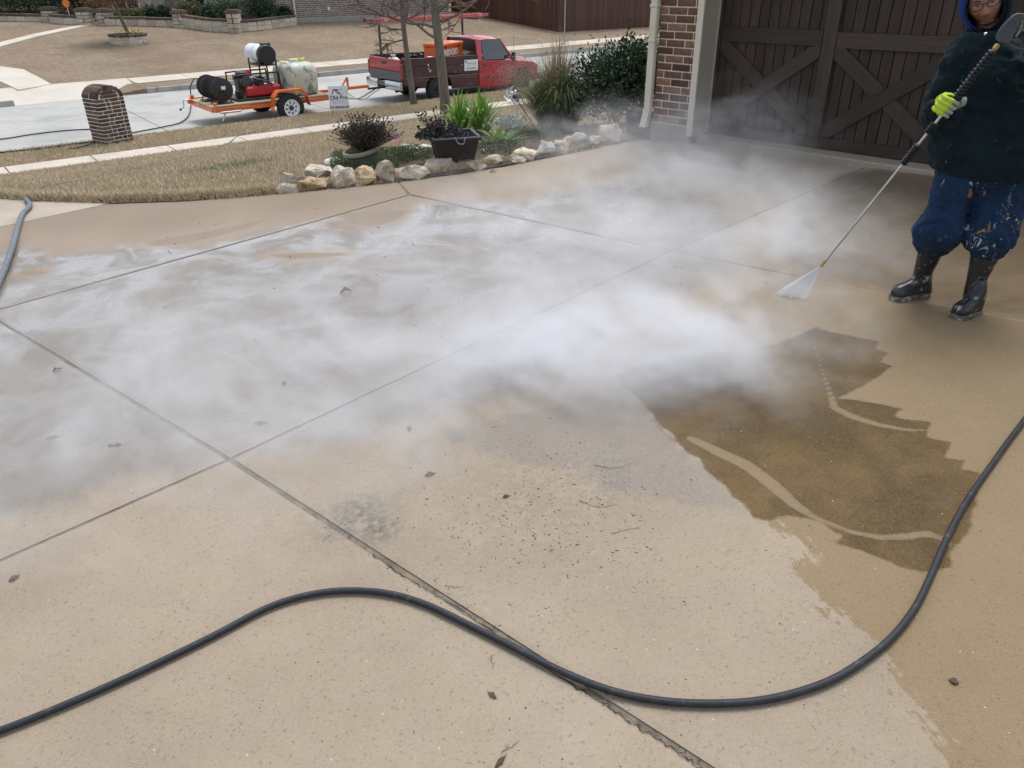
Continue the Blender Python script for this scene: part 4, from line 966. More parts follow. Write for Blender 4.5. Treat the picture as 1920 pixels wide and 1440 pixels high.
# things carried in the bed
def inlocal(name, label, cat, x, y, z, rz=0.0, group=None):
    p = trl(x, y, z); return thing(name, label, cat, p, STREET_ROT + rz, group)
TB = inlocal('toolbox', 'orange jobsite tool chest standing in the truck bed behind the cab', 'tool chest', 1.92, -.28, .86, .38)
MB().bbox((0, 0, .30), (1.15, .62, .60), .015).build('chest_body', M_ORANGE, TB, world=False); MB().bbox((0, 0, .655), (1.19, .66, .10), .02).build('chest_lid', M_ORANGE, TB, world=False)
MB().bbox((.34, -.335, .60), (.05, .03, .08), .005).build('latch', M_DGREY, TB, world=False); MB().bbox((-.34, -.335, .60), (.05, .03, .08), .005).build('latch', M_DGREY, TB, world=False)
text_mesh('RIDGID', .22, 'lettering', M_WHITE, TB, Matrix.Translation((-.06, -.316, .44)) @ Matrix.Rotation(math.radians(90), 4, 'X'), .008)
def bag(name, label, x, y, z, r, seed):
    random.seed(seed); o = inlocal(name, label, 'bag', x, y, z); q = MB(); R_ = []
    for i in range(9):
        a = math.pi * i / 8; R_.append([V((r * math.sin(a) * math.cos(t) * (1 + .18 * math.sin(3 * t + i)), r * math.sin(a) * math.sin(t) * (1 + .15 * math.cos(4 * t + 2 * i)), r * .8 * (1 - math.cos(a)))) for t in np.linspace(0, 2 * math.pi, 13)[:-1]])
    b1 = q.rings(R_).build('bag_body', M_WHITE, o, world=False, smooth=True); MB().lathe([(.02, 0), (.05, .06), (.09, .08)], (0, 0, r * 1.5), n=8, caps=False).build('bag_neck', M_WHITE, o, world=False); return o
bag('trash_bag', 'white plastic bag bulging above the tailgate of the truck', .42, .12, .78, .26, 3); bag('trash_bag', 'small white bag beside the orange tool chest', 1.15, -.72, .82, .22, 4)
o = inlocal('equipment_pile', 'dark machine parts heaped in the bed left of the orange chest', 'equipment', 1.15, .25, .66)
q = MB(); random.seed(5)
for k in range(9): q.bbox((rnd(-.28, .28), rnd(-.3, .3), rnd(.1, .5)), (rnd(.1, .3), rnd(.1, .3), rnd(.08, .25)), .02, Matrix.Rotation(rnd(0, 3), 3, 'Z') @ Matrix.Rotation(rnd(-.4, .4), 3, 'X'))
q.bbox((0, 0, .06), (.6, .6, .12), .02); o1 = q.build('machine_body', M_BLACKM, o, world=False); o1['kind'] = 'stuff'
MB().tube(catmull([(-.3, -.2, .4), (-.1, -.3, .62), (.2, -.2, .55), (.3, .1, .4)], 5), .02, 8).build('handle', M_BLACKM, o, world=False, smooth='all')
o = inlocal('paint_bottle', 'pale spray bottle wedged between the orange chest and the cab', 'bottle', 2.60, -.62, .66)
MB().lathe([(.05, 0), (.055, .05), (.055, .42), (.02, .50), (.02, .56)], n=14).build('bottle_body', mat('cream_plastic', (.66, .62, .50), .5), o, world=False, smooth=True); MB().bbox((0, 0, .58), (.08, .05, .05), .01).build('cap', M_DGREY, o, world=False)
# ladder rack post and the ladder on it
o = inlocal('ladder_rack', 'black ladder rack post standing at the tailgate', 'rack', .12, .30, 1.18)
MB().bbox((0, 0, .42), (.05, .06, .90), .006).build('post', M_BLACKM, o, world=False); MB().bbox((0, .25, .88), (.05, .60, .05), .006).build('crossbar', M_BLACKM, o, world=False)
MB().bbox((3.45, .78, .62), (.05, .06, .50), .006).build('post', M_BLACKM, o, world=False); MB().bbox((3.45, .38, .88), (.05, .85, .05), .006).build('crossbar', M_BLACKM, o, world=False)
LAD = inlocal('extension_ladder', 'faded red ladder lying on the rack above the truck', 'ladder', .02, .32, 2.10)
MLAD = mat('ladder_red_fibreglass', (.50, .12, .12), .5, var=.2, scale=4, dirt=((.62, .45, .42), 5, .55))
for y in (0, .42): MB().bbox((1.95, y, .05), (4.1, .03, .09), .006).build('rail', MLAD, LAD, world=False)
for k in range(13): MB().tube([(.15 + k * .3, 0, .05), (.15 + k * .3, .42, .05)], .016, 8).build('rung', M_SILVER, LAD, world=False)
for x in (-.13, 4.03):
    for y in (0, .42): MB().bbox((x, y, .05), (.06, .045, .11), .008).build('ladder_foot', M_BLACKM, LAD, world=False)
# spare antenna
MB().tube([(4.1, -.86, 1.0), (4.12, -.86, 1.7)], .004, 5).build('aerial', M_BLACKM, TR, world=False)

# ================================================================== TRAILER
TL = thing('utility_trailer', 'low orange utility trailer with wooden deck hitched behind the truck', 'trailer', uw(6.45, 21.05, Z_ST), STREET_ROT)
DY = .88; DZ = .50
q = MB()
for sy in (-1, 1): MB().bbox((1.62, sy * DY, DZ - .045), (3.12, .05, .09), .006).build('frame_rail', M_ORANGE, TL, world=False)
MB().bbox((.035, 0, DZ - .045), (.05, 2 * DY - .06, .09), .006).build('frame_end', M_ORANGE, TL, world=False); MB().bbox((3.205, 0, DZ - .045), (.05, 2 * DY - .06, .09), .006).build('frame_end', M_ORANGE, TL, world=False)
for k in range(11):
    y = -DY + .03 + (k + .5) * (2 * DY - .02) / 11 - .02
    MB().bbox((1.63, y, DZ + .022), (3.20, .148, .038), .004).build('deck_board', M_DECK, TL, world=False)
for sy in (-1, 1): MB().bbox((1.62, sy * (DY + .004), DZ + .055), (3.16, .045, .03), .004).build('edge_board', M_DECK, TL, world=False)
for sy in (-1, 1):
    MB().bbox((.10, sy * (DY - .02), DZ + .08), (.10, .06, .12), .01).build('stake_pocket', M_ORANGE, TL, world=False)
MB().bbox((.44, -DY - .03, DZ - .10), (.52, .05, .05), .01).build('light_bar', M_SILVER, TL, world=False)
MB().tube([(.30, -DY - .02, DZ - .12), (.20, -DY - .05, DZ - .30)], .018, 8).build('rear_stand', M_SILVER, TL, world=False)
MB().bbox((-.04, DY - .25, DZ + .02), (.12, .10, .10), .01).build('jack_bracket', M_ORANGE, TL, world=False)
MB().tube(catmull([(-.06, DY - .25, DZ + .06), (-.20, DY - .25, DZ + .05), (-.22, DY - .26, DZ - .08), (-.30, DY - .27, DZ - .14)], 4), .014, 8).build('jack_crank', M_SILVER, TL, world=False, smooth='all'); MB().lathe([(.001, -.03), (.028, -.02), (.028, .02), (.001, .03)], (-.32, DY - .27, DZ - .15), n=10).build('crank_knob', M_BLACKM, TL, world=False, smooth=True)
MB().bbox((-.0, .1, DZ - .02), (.004, .10, .09), .001).build('sticker', M_BLUEH, TL, world=False)
# tongue (A-frame)
for sy in (-1, 1):
    A, B = V((3.23, sy * .45, DZ - .05)), V((4.12, sy * .04, DZ - .0)); d = (B - A); L = d.length; d.normalize(); s_ = V((0, 0, 1)).cross(d).normalized(); u_ = d.cross(s_)
    q = MB(); q.bbox((0, 0, 0), (L, .06, .08), .006, Matrix((d, s_, u_)).transposed()); q.v = [tuple(V(v) + (A + B) / 2) for v in q.v]; q.build('tongue_beam', M_ORANGE, TL, world=False)
MB().bbox((4.44, 0, DZ + .03), (.68, .09, .08), .01).build('coupler', M_ORANGE, TL, world=False)
MB().bbox((4.16, 0, DZ + .18), (.05, .06, .28), .006).build('jack_post', M_ORANGE, TL, world=False); MB().tube([(3.95, 0, DZ + .04), (4.14, 0, DZ + .30)], .022, 8).build('jack_brace', M_ORANGE, TL, world=False)
for k, yy in enumerate((-.12, .10, .2)):
    P = catmull([(4.0, yy, DZ - .02), (4.25, yy * 1.3, DZ - .22 - .03 * k), (4.55, yy, DZ - .30), (4.85, yy * .8, DZ - .18), (5.15, yy * .6, DZ - .05)], 6)
    MB().tube(P, .010, 6).build('safety_chain', M_DGREY, TL, world=False, smooth='all')
MB().tube([(1.97, -.95, .30), (1.97, .95, .30)], .035, 8).build('axle', M_BLACKM, TL, world=False)
for sy in (-1, 1):
    wheel(TL, 1.97, sy * 1.0, .352, .19, sy, M_TYRE, M_WHITER, 8)
    # mudguard: five flat folds as in the photo
    prof = [(1.47, .34), (1.52, .66), (1.65, .80), (2.29, .80), (2.43, .64), (2.49, .38)]
    q = MB(); yo, yi = sy * 1.12, sy * .90; th = .006
    R_ = [[V((x, yi, z)), V((x, yo, z)), V((x + (1.97 - x) * .03, yo, z - .045 if k not in (0, 5) else z)), V((x + (1.97 - x) * .03, yo - sy * th, z - .045 if k not in (0, 5) else z)), V((x, yo - sy * th, z - th * 2)), V((x, yi, z - th * 2))] for k, (x, z) in enumerate(prof)]
    q.rings(R_).build('mudguard', M_ORANGE, TL, world=False, bevel=.008)
# --- things on the trailer
TL_I = pmat(TL)
def tll(x, y, z): return TL_I @ V((x, y, z))
def ontl(name, label, cat, x, y, z=DZ + .042, rz=0.0, group=None): return thing(name, label, cat, tll(x, y, z), STREET_ROT + rz, group)
def reel(label, x, y):
    o = ontl('hose_reel', label, 'hose reel', x, y, group='black hose reels at the back of the trailer')
    r = .27; zc = .33
    for s in (-.16, .16): MB().lathe([(.03, s - .006), (r, s - .006), (r + .008, s), (r, s + .006), (.03, s + .006)], (0, 0, zc), V((0, 1, 0)), 28).build('flange', M_BLACKM, o, world=False, smooth=True)
    P = []
    for k in range(150):
        a = k * .55; lay = k // 75; yy = -.135 + .27 * ((k % 75) / 74) if lay % 2 == 0 else .135 - .27 * ((k % 75) / 74)
        P.append(V(((.19 + lay * .026) * math.cos(a), yy, zc + (.19 + lay * .026) * math.sin(a))))
    MB().tube(P, .016, 5).build('coiled_hose', M_HOSE, o, world=False, smooth='all'); MB().cyl((0, -.15, zc), (0, .15, zc), .17, n=20).build('drum', M_BLACKM, o, world=False)
    for s in (-.19, .19):
        MB().tube([(-.2, s, 0), (0, s, zc), (.2, s, 0)], .016, 6).build('stand', M_BLACKM, o, world=False)
    MB().bbox((0, 0, .012), (.46, .42, .022), .004).build('base_plate', M_BLACKM, o, world=False)
    MB().bbox((.03, -.171, zc + .04), (.11, .008, .085), .002).build('label_plate', M_WHITE, o, world=False)
    return o
reel('farther hose reel at the back left of the trailer', .42, .30); reel('nearer hose reel with a small white plate at its hub', .46, -.34)
# pressure washer skid
PW_ = ontl('pressure_washer', 'pressure washer skid with red engine and white burner drum', 'pressure washer', 1.45, .0)
def pwp(name, mb, m, smooth=False, bevel=0): return mb.build(name, m, PW_, smooth=smooth, world=False, bevel=bevel)
pwp('skid_base', MB().bbox((0, 0, .03), (1.25, .95, .06), .01), M_BLACKM)
pwp('fuel_tank', MB().bbox((.12, -.28, .20), (.95, .30, .26), .05), M_REDENG)
for y in (-.44, .40):
    pwp('roll_frame', MB().tube(catmull([(-.52, y, .05), (-.52, y, .55), (-.44, y, .62), (.45, y, .62), (.55, y, .60), (.58, y, .05)], 5), .02, 8), M_BLACKM, 'all')
for x in (.10, .56):
    for y in (-.36, .30): pwp('burner_leg', MB().bbox((x, y, .48), (.035, .035, .92), .004), M_BLACKM)
pwp('burner_shelf', MB().bbox((.33, -.03, .80), (.50, .70, .03), .004), M_BLACKM)
pwp('engine_block', MB().bbox((-.28, -.05, .34), (.34, .36, .34), .04), M_DGREY)
pwp('engine_shroud', MB().lathe([(.02, 0), (.13, .0), (.15, .03), (.15, .10), (.10, .13)], (-.28, -.23, .42), V((0, -1, 0)), 18), M_DGREY, True); pwp('engine_cover', MB().bbox((-.20, -.28, .60), (.10, .10, .26), .03, Matrix.Rotation(.35, 3, 'Y')), M_REDENG)
pwp('air_filter', MB().bbox((-.27, -.08, .60), (.30, .26, .15), .03), M_BLACKM)
pwp('valve_cover', MB().bbox((-.12, -.24, .46), (.10, .05, .16), .02), M_SILVER)
pwp('pump', MB().bbox((.10, -.12, .42), (.26, .22, .20), .03), M_DGREY); pwp('pump_head', MB().bbox((.26, -.12, .44), (.08, .24, .16), .01), M_SILVER)
pwp('battery', MB().bbox((-.50, -.30, .16), (.18, .16, .18), .012), M_BLACKM); pwp('exhaust_muffler', MB().cyl((-.45, .1, .52), (-.1, .1, .52), .075, n=14), M_DGREY, True)
br_ = pwp('burner_drum', MB().lathe([(.20, .62), (.215, .60), (.215, -.26)], (.34, 0, 1.04), V((0, 1, 0)), 32), mat('burner_white', (.74, .78, .80), .35, 0, var=.04), True)
pwp('burner_end', MB().lathe([(.235, -.26), (.235, -.40), (.22, -.42), (.001, -.425)], (.34, 0, 1.04), V((0, 1, 0)), 32), M_BLACKM, True)
pwp('drum_band', MB().lathe([(.217, .10), (.221, .105), (.221, .125), (.217, .13)], (.34, 0, 1.04), V((0, 1, 0)), 32, caps=False), M_SILVER, True)
pwp('burner_flue', MB().bbox((.40, -.20, 1.26), (.22, .20, .10), .01), M_BLACKM)
random.seed(11)
for k in range(9):
    a = V((rnd(-.4, .1), rnd(-.42, -.2), rnd(.25, .6))); b_ = V((rnd(.1, .55), rnd(-.45, -.25), rnd(.15, .6))); c = (a + b_) / 2 + V((rnd(-.1, .1), rnd(-.1, 0), rnd(-.25, .15)))
    pwp('feed_hose', MB().tube(catmull([a, c, b_], 7), .011, 6), M_BLUEH if k == 0 else M_HOSE if k % 3 else M_HOSEG, 'all')
# tank
TK = ontl('water_tank', 'stained white plastic water tank strapped on the trailer deck', 'water tank', 2.63, -.02)
R_ = []
for z, k in ((0, .80), (.02, .90), (.08, .97), (.26, 1.0), (.48, 1.0), (.62, .97), (.71, .90), (.77, .76), (.80, .55), (.81, .30)):
    ring = []
    for t in np.linspace(0, 2 * math.pi, 33)[:-1]:
        ca, sa = math.cos(t), math.sin(t); f_ = (abs(ca) ** 3.2 + abs(sa) ** 3.2) ** (-1 / 3.2)
        ring.append(V((.50 * k * f_ * ca, .60 * k * f_ * sa, z + (.0))))
    R_.append(ring)
MB().rings(R_).build('tank_body', M_TANK, TK, smooth=True, world=False)
for t in (0, .5, 1.0): pass
MB().lathe([(.13, .81), (.13, .845), (.11, .855)], n=20).build('tank_lid', M_TANK, TK, smooth=True, world=False)
def strap(y_, m, name='strap', x0=-.52, x1=.52, w=.03, tilt=0.0):
    q = MB(); P = []
    for t in np.linspace(0, math.pi, 17):
        f_ = (abs(math.cos(t)) ** 3 + abs(math.sin(t)) ** 3) ** (-1 / 3); P.append((.512 * f_ * math.cos(t), .025 + .80 * f_ * math.sin(t)))
    R2 = [[V((x, y_ + tilt * x - w / 2, z)), V((x, y_ + tilt * x + w / 2, z)), V((x * 1.008, y_ + tilt * x + w / 2, z + .004)), V((x * 1.008, y_ + tilt * x - w / 2, z + .004))] for x, z in P]
    return q.rings(R2).build(name, m, TK, world=False)
strap(-.22, M_GSTRAP, tilt=.25); strap(.15, M_GSTRAP); 
def strapy(x_, m, w=.03):
    q = MB(); P = []
    for t in np.linspace(0, math.pi, 17):
        f_ = (abs(math.cos(t)) ** 3 + abs(math.sin(t)) ** 3) ** (-1 / 3); P.append((.612 * f_ * math.cos(t), .02 + .808 * f_ * math.sin(t)))
    return q.rings([[V((x_ - w / 2, y, z)), V((x_ + w / 2, y, z)), V((x_ + w / 2, y * 1.007, z + .004)), V((x_ - w / 2, y * 1.007, z + .004))] for y, z in P]).build('strap', m, TK, world=False)
strapy(-.30, M_YEL); strapy(-.12, M_YEL, .02); strapy(.12, M_GSTRAP, .018)
random.seed(2); P = [V((rnd(-.05, .42), rnd(-.3, .25), .82 + rnd(0, .04))) for k in range(10)]; MB().tube(catmull(P, 5), .014, 6).build('strap_bundle', M_YEL, TK, world=False, smooth='all')
# tarpaulin under the tank
MB().bbox((0, 0, -.0), (1.12, 1.30, .012), .004).build('rubber_mat', mat('mat_dirty', (.28, .25, .18), .9), TK, world=False)

# ================================================================== YARD SIGN
p = uw(9.46, 19.35); zs = zg(p.x, p.y); vdir = V((-p.x, -p.y, 0)).normalized()
YS = thing('yard_sign', 'white yard sign reading Old Pro 817-929-ROOF on the parkway', 'sign', (p.x, p.y, zs), math.atan2(vdir.y, vdir.x) + math.pi / 2)
pn = MB().bbox((0, 0, .36), (.50, .006, .60), .002).build('sign_panel', M_SIGN, YS, world=False)
for x in (-.19, .19): MB().tube([(x, .007, -.12), (x, .007, .55)], .004, 6).build('wire_leg', M_DGREY, YS, world=False)
RX = Matrix.Rotation(math.radians(90), 4, 'X')
def ys(txt, s_, z, m, b=0.0): text_mesh(txt, s_, 'lettering', m, pn, Matrix.Translation((0, -.0045, z)) @ RX, b)
ys('Old Pro', .135, .37, M_TXT, .003); ys('ROOFING & CONSTRUCTION', .032, .285, M_TXTG); ys('RESIDENTIAL - COMMERCIAL', .026, .24, M_TXTG); ys('817-929-ROOF', .078, .135, M_TXT, .003)
def flat(pts, m, name='logo'): MB().prism(pts, .001, V((0, -.0045, 0)), V((1, 0, 0)), V((0, 0, 1)), V((0, -1, 0))).build(name, m, pn, world=False)
flat([(-.16, .44), (-.15, .52), (-.11, .585), (.0, .575), (.03, .56), (-.02, .548), (-.10, .555), (-.13, .51), (-.145, .44)], M_TXT)
flat([(-.09, .55), (-.01, .55), (.05, .49), (.03, .455), (-.03, .47)], M_TXTG); flat([(.0, .50), (.06, .47), (.15, .445), (.05, .452), (-.02, .47)], M_TXTR); flat([(.04, .56), (.11, .60), (.09, .575), (.06, .545)], M_TXT)
text_mesh('LICENSED', .03, 'lettering', M_TXTG, pn, Matrix.Translation((.205, -.0045, .52)) @ RX @ Matrix.Rotation(math.radians(90), 4, 'Z'))

# ================================================================== BRICK MAILBOX
mbu, mbw = 3.96, 18.95; p0 = uw(mbu, mbw); zb = zg(p0.x, p0.y)
MBX = thing('brick_mailbox', 'arched brick mailbox standing on the parkway by the street', 'mailbox', (p0.x, p0.y, zb - .02), STREET_ROT + math.radians(19))
MW, MD = .64, .50
random.seed(21)
def mbrick(L, H, D, M_): inst('brick', brick_mesh(L, D=D, H=H, m=M_BRICKM, b=.003), MBX, M_)
M_BRICKM = mat('mailbox_brick', (.105, .066, .048), .9, var=.35, scale=25, bump=.7, bscale=90, rnd=.6, dirt=((.22, .18, .15), 14, .64)); M_MORTARW = mat('mailbox_mortar', (.80, .77, .70), .95, var=.12, scale=20, bump=.5, bscale=120, space='w')
CH = .078; BHH = .061; zc = .05; k = 0; mg = .017
sp = .97      # spring line
while zc < sp:
    # faces along x (front w/ y=0, back y=MD)
    for yy in (.028, MD - .028):
        cuts = [-MW / 2]; x = -MW / 2 + (.20 if k % 2 == 0 else .095)
        pat = [.22, .22, .11] if k % 2 == 0 else [.11, .22, .20]
        random.shuffle(pat); x = -MW / 2 + pat[0]; cuts.append(x)
        for q_ in pat[1:]: x += q_; (cuts.append(x) if x < MW / 2 - .05 else None)
        cuts.append(MW / 2 + mg)
        for a, b_ in zip(cuts[:-1], cuts[1:]): mbrick(b_ - a - mg, BHH, .055, Matrix.Translation(((a + b_ - mg) / 2, yy + rnd(-.003, .003), zc)))
    for xx in (-MW / 2 + .028, MW / 2 - .028):
        y0, y1 = .028 + .04, MD - .028 - .04; n_ = 2; st = y0 + (.08 if k % 2 else .17)
        for a, b_ in ((y0, st), (st, y1 + mg)): mbrick(b_ - a - mg, BHH, .055, Matrix.Translation((xx + rnd(-.003, .003), (a + b_ - mg) / 2, zc)) @ Matrix.Rotation(math.pi / 2, 4, 'Z'))
    zc += CH; k += 1
zc -= CH / 2; RO = MW / 2
q = MB(); q.bbox((0, MD / 2, (zc) / 2 + .0), (MW - .02, MD - .02, zc), .002)
out = [(RO - .012) * 1.0, 0]
ar = [(( RO - .006) * math.cos(t), zc + .74 * (RO - .002) * math.sin(t)) for t in np.linspace(0, math.pi, 19)]
q.prism(ar, MD - .06, V((0, .03, 0)), V((1, 0, 0)), V((0, 0, 1)), V((0, 1, 0))); q.build('mortar', M_MORTARW, MBX, world=False)
# voussoirs: rings of bricks over the arch, four deep
nv = 10
for j, (ya, yb) in enumerate(((.0, .235), (.262, .50))):
    for i in range(nv):
        a = math.pi * (i + .5) / nv; Lb = math.pi * RO / nv - .026
        M_ = Matrix.Translation(((RO - .035) * math.cos(a), (ya + yb) / 2, zc + .008 + .74 * (RO - .035) * math.sin(a))) @ Matrix.Rotation(-(a - math.pi / 2), 4, 'Y')
        mbrick(Lb, .07, yb - ya, M_)
# recessed front tympanum bricks
for i, (a, b_, z) in enumerate(((-.19, -.11, .035), (-.095, .19, .035), (-.17, .06, .10), (.075, .17, .10), (-.10, .10, .155))):
    mbrick(b_ - a, .050, .03, Matrix.Translation(((a + b_) / 2, .018, zc + z)))
# ================================================================== PLANT helpers
def mesh_np(name, vs, nper, m, parent=None, world=True):
    """vs: (n, nper, 3) array, one face each"""
    n = len(vs); me = bpy.data.meshes.new(name); me.vertices.add(n * nper); me.vertices.foreach_set('co', np.ascontiguousarray(vs, dtype=np.float32).reshape(-1)); me.loops.add(n * nper); me.loops.foreach_set('vertex_index', np.arange(n * nper, dtype=np.int32))
    me.polygons.add(n); me.polygons.foreach_set('loop_start', np.arange(0, n * nper, nper, dtype=np.int32)); me.polygons.foreach_set('loop_total', np.full(n, nper, dtype=np.int32)); me.update(calc_edges=True)
    me.materials.append(m); o = bpy.data.objects.new(name, me); COL.objects.link(o)
    if parent is not None: adopt(o, parent, world)
    return o
def leaf_quads(C, D, Nn, L, W):
    """kite-shaped leaves: centres C, directions D, normals N, lengths, widths"""
    D = D / np.linalg.norm(D, axis=1, keepdims=True); S = np.cross(D, Nn); S /= np.linalg.norm(S, axis=1, keepdims=True) + 1e-9; L = L[:, None]; W = W[:, None]
    return np.stack([C - D * L * .5, C + S * W * .5 - D * L * .02, C + D * L * .5, C - S * W * .5 - D * L * .02], 1)
def leaf_mat(name, cols, trans=.25, rough=.55, scale=7.0):
    t = NT(name); P = t.pos(); r = t.noise(P, scale, 3, .7); r2 = t.noise(P, scale * 9, 2, .7); f = t.math('MULTIPLY_ADD', r2, .5, t.math('MULTIPLY', r, .5))
    c = t.ramp(f, [(.36, cols[0]), (.5, cols[1]), (.64, cols[2])])
    t.set(Base__Color=c, Roughness=rough, Specular__IOR__Level=.4)
    if trans:
        tr = t.n('ShaderNodeBsdfTranslucent'); t.l(c, tr.inputs['Color']); mx = t.n('ShaderNodeMixShader'); mx.inputs[0].default_value = trans; t.l(t.b.outputs[0], mx.inputs[1]); t.l(tr.outputs[0], mx.inputs[2]); t.l(mx.outputs[0], t.o.inputs['Surface'])
    return t.m
def crown(name, c, r, n, L, m, parent=None, shell=.55, clump=6, seed=0, flat=0.0, squash=1.0):
    """leaf crown with clumps and gaps"""
    rs = np.random.RandomState(seed); K = max(6, int(n / 45))
    cd = rs.normal(size=(K, 3)); cd /= np.linalg.norm(cd, axis=1, keepdims=True); cd[:, 2] = np.where(cd[:, 2] < -.5, -cd[:, 2], cd[:, 2]); cr = (shell + (1 - shell) * rs.rand(K, 1) ** .6); cc = cd * cr
    k = rs.randint(0, K, n); P = cc[k] + rs.normal(size=(n, 3)) * (.75 / math.sqrt(clump)) * .55; out = P / (np.linalg.norm(P, axis=1, keepdims=True) + 1e-6)
    C = np.array(c) + P * np.array(r); D = out + rs.normal(size=(n, 3)) * .8; Nn = out + rs.normal(size=(n, 3)) * .7
    Ls = L * (.6 + .8 * rs.rand(n)); return mesh_np(name, leaf_quads(C, D, Nn, Ls, Ls * .5), 4, m, parent)
def blade_strip(base, dirh, h, reach, w, n=6, droop=1.0, twist=0.0):
    """list of quads (as 4-pt) for an arching leaf"""
    side = V((-dirh.y, dirh.x, 0)); P = []; out = []
    for i in range(n + 1):
        t = i / n; P.append(base + dirh * reach * (t ** 1.4) + V((0, 0, h * (math.sin(t * math.pi * .5 * (1 + .45 * droop)) / (1.0)))))
    for i in range(n):
        w0 = w * (1 - (i / n) ** 2.2) * .5 + .0005; w1 = w * (1 - ((i + 1) / n) ** 2.2) * .5 + .0003
        out.append([tuple(P[i] - side * w0), tuple(P[i] + side * w0), tuple(P[i + 1] + side * w1), tuple(P[i + 1] - side * w1)])
    return out

# ================================================================== ROCKS
import bmesh
M_ROCK = mat('limestone_rock', (.52, .465, .37), .9, var=.22, scale=9, bump=1.0, bscale=30, rnd=.22, dirt=((.33, .27, .18), 7, .52), space='w'); M_ROCKT = mat('limestone_rock_tan', (.52, .40, .24), .9, var=.25, scale=9, bump=1.0, bscale=30, dirt=((.27, .18, .09), 8, .5), space='w'); M_ROCKW = mat('white_rock', (.62, .60, .54), .9, var=.15, scale=9, bump=.8, bscale=30, rnd=.15, space='w')
def rock(px0, px1, py0, py1, label, m=None, seed=0, depth=None, top=.75, group=None):
    m = m or M_ROCK; g = HIT((px0 + px1) / 2, py1 - 1); dist = (g - CAMP).length; sc_ = dist / FPX * math.cos(math.atan2(0, 1)); W_ = (px1 - px0) * sc_ * 1.24; H_ = (py1 - py0) * sc_ * 1.12; D_ = depth or min(W_, .26) * .85
    rs = np.random.RandomState(seed + 100); bm = bmesh.new(); 
    for i in range(30):
        d = rs.normal(size=3); d /= np.linalg.norm(d); f_ = (abs(d[0]) ** 4.5 + abs(d[1]) ** 4.5 + abs(d[2]) ** 4.5) ** (-1 / 4.5) * (.80 + .18 * rs.rand()); z = d[2] * f_; k = 1 - (1 - top) * max(0, z)
        bm.verts.new((d[0] * f_ * W_ / 2 * k, d[1] * f_ * D_ / 2 * k, (z * .5 + .42) * H_))
    bmesh.ops.convex_hull(bm, input=bm.verts); bmesh.ops.delete(bm, geom=[v for v in bm.verts if not v.link_faces], context='VERTS')
    bmesh.ops.subdivide_edges(bm, edges=bm.edges, cuts=2, use_grid_fill=True); bmesh.ops.triangulate(bm, faces=bm.faces)
    from mathutils import noise as mn
    for v in bm.verts:
        nv_ = mn.noise(v.co * 16 + V((seed, seed * 2, 0))) + .6 * mn.noise(v.co * 40 + V((seed, 0, 3))); v.co += v.co.normalized() * nv_ * .020
    me = bpy.data.meshes.new('garden_rock'); bm.to_mesh(me); bm.free(); me.materials.append(m)
    o = bpy.data.objects.new('garden_rock', me); COL.objects.link(o); vd = V((g.x, g.y, 0)).normalized(); c = g + vd * D_ * .38; zb_ = min(g.z, zg(c.x, c.y)); o.location = (c.x, c.y, g.z - .02); o.rotation_euler = (0, 0, math.atan2(-vd.x, vd.y) + rnd(-.15, .15))
    return tag(o, label, 'rock', group or 'limestone rocks edging the garden bed')
ROCKS = [(531, 581, 320, 352, 'lumpy pale rock at the left corner of the bed', None), (522, 557, 343, 364, 'small flat rock at the very left tip of the bed edging', None), (578, 622, 310, 342, 'pale rock behind the flat yellowish one at the left corner', None),
         (560, 620, 334, 358, 'flat yellowish wedge rock lying against the driveway', M_ROCKT), (626, 666, 315, 353, 'square pale rock left of the orange tan one', None), (667, 703, 315, 349, 'orange tan upright block in front of the green pot', M_ROCKT),
         (706, 741, 302, 344, 'tallest upright rock with a notched top', None), (745, 801, 311, 339, 'long blocky rock left of the black planter', None), (797, 853, 300, 328, 'wide rounded rock in front of the black planter', None), (853, 866, 306, 322, 'tiny upright rock wedged right of the wide rounded rock', None),
         (870, 911, 304, 322, 'low sloping rock right of the black planter', None), (906, 945, 293, 312, 'flat white topped rock right of the low sloping one', None), (947, 983, 291, 308, 'low rock before the white ornament', None), (962, 1006, 280, 301, 'long low rock left of the twin round rocks', None),
         (1007, 1040, 267, 291, 'round white rock at the foot of the spinner rod', M_ROCKW), (1034, 1064, 265, 286, 'rounded rock second right of the spinner rod', None), (1055, 1086, 258, 278, 'rounded rock left of the peaked white one', None), (1073, 1098, 249, 274, 'peaked white rock standing above its neighbours', M_ROCKW),
         (1104, 1130, 255, 274, 'small rock left of the tall slanted slab', None), (1122, 1162, 234, 269, 'tall slanted slab rock near the dark planter', None), (1161, 1182, 240, 252, 'small flat rock beside the dark square planter', None),
         (613, 640, 296, 312, 'white rock half hidden behind the green pot plants', M_ROCKW), (753, 782, 271, 287, 'left white rock at the back of the bed', M_ROCKW), (780, 810, 273, 286, 'right white rock at the back of the bed', M_ROCKW)]
for i, (a, b_, c, d, lb, m_) in enumerate(ROCKS): rock(a, b_, c, d, lb, m_, seed=i)

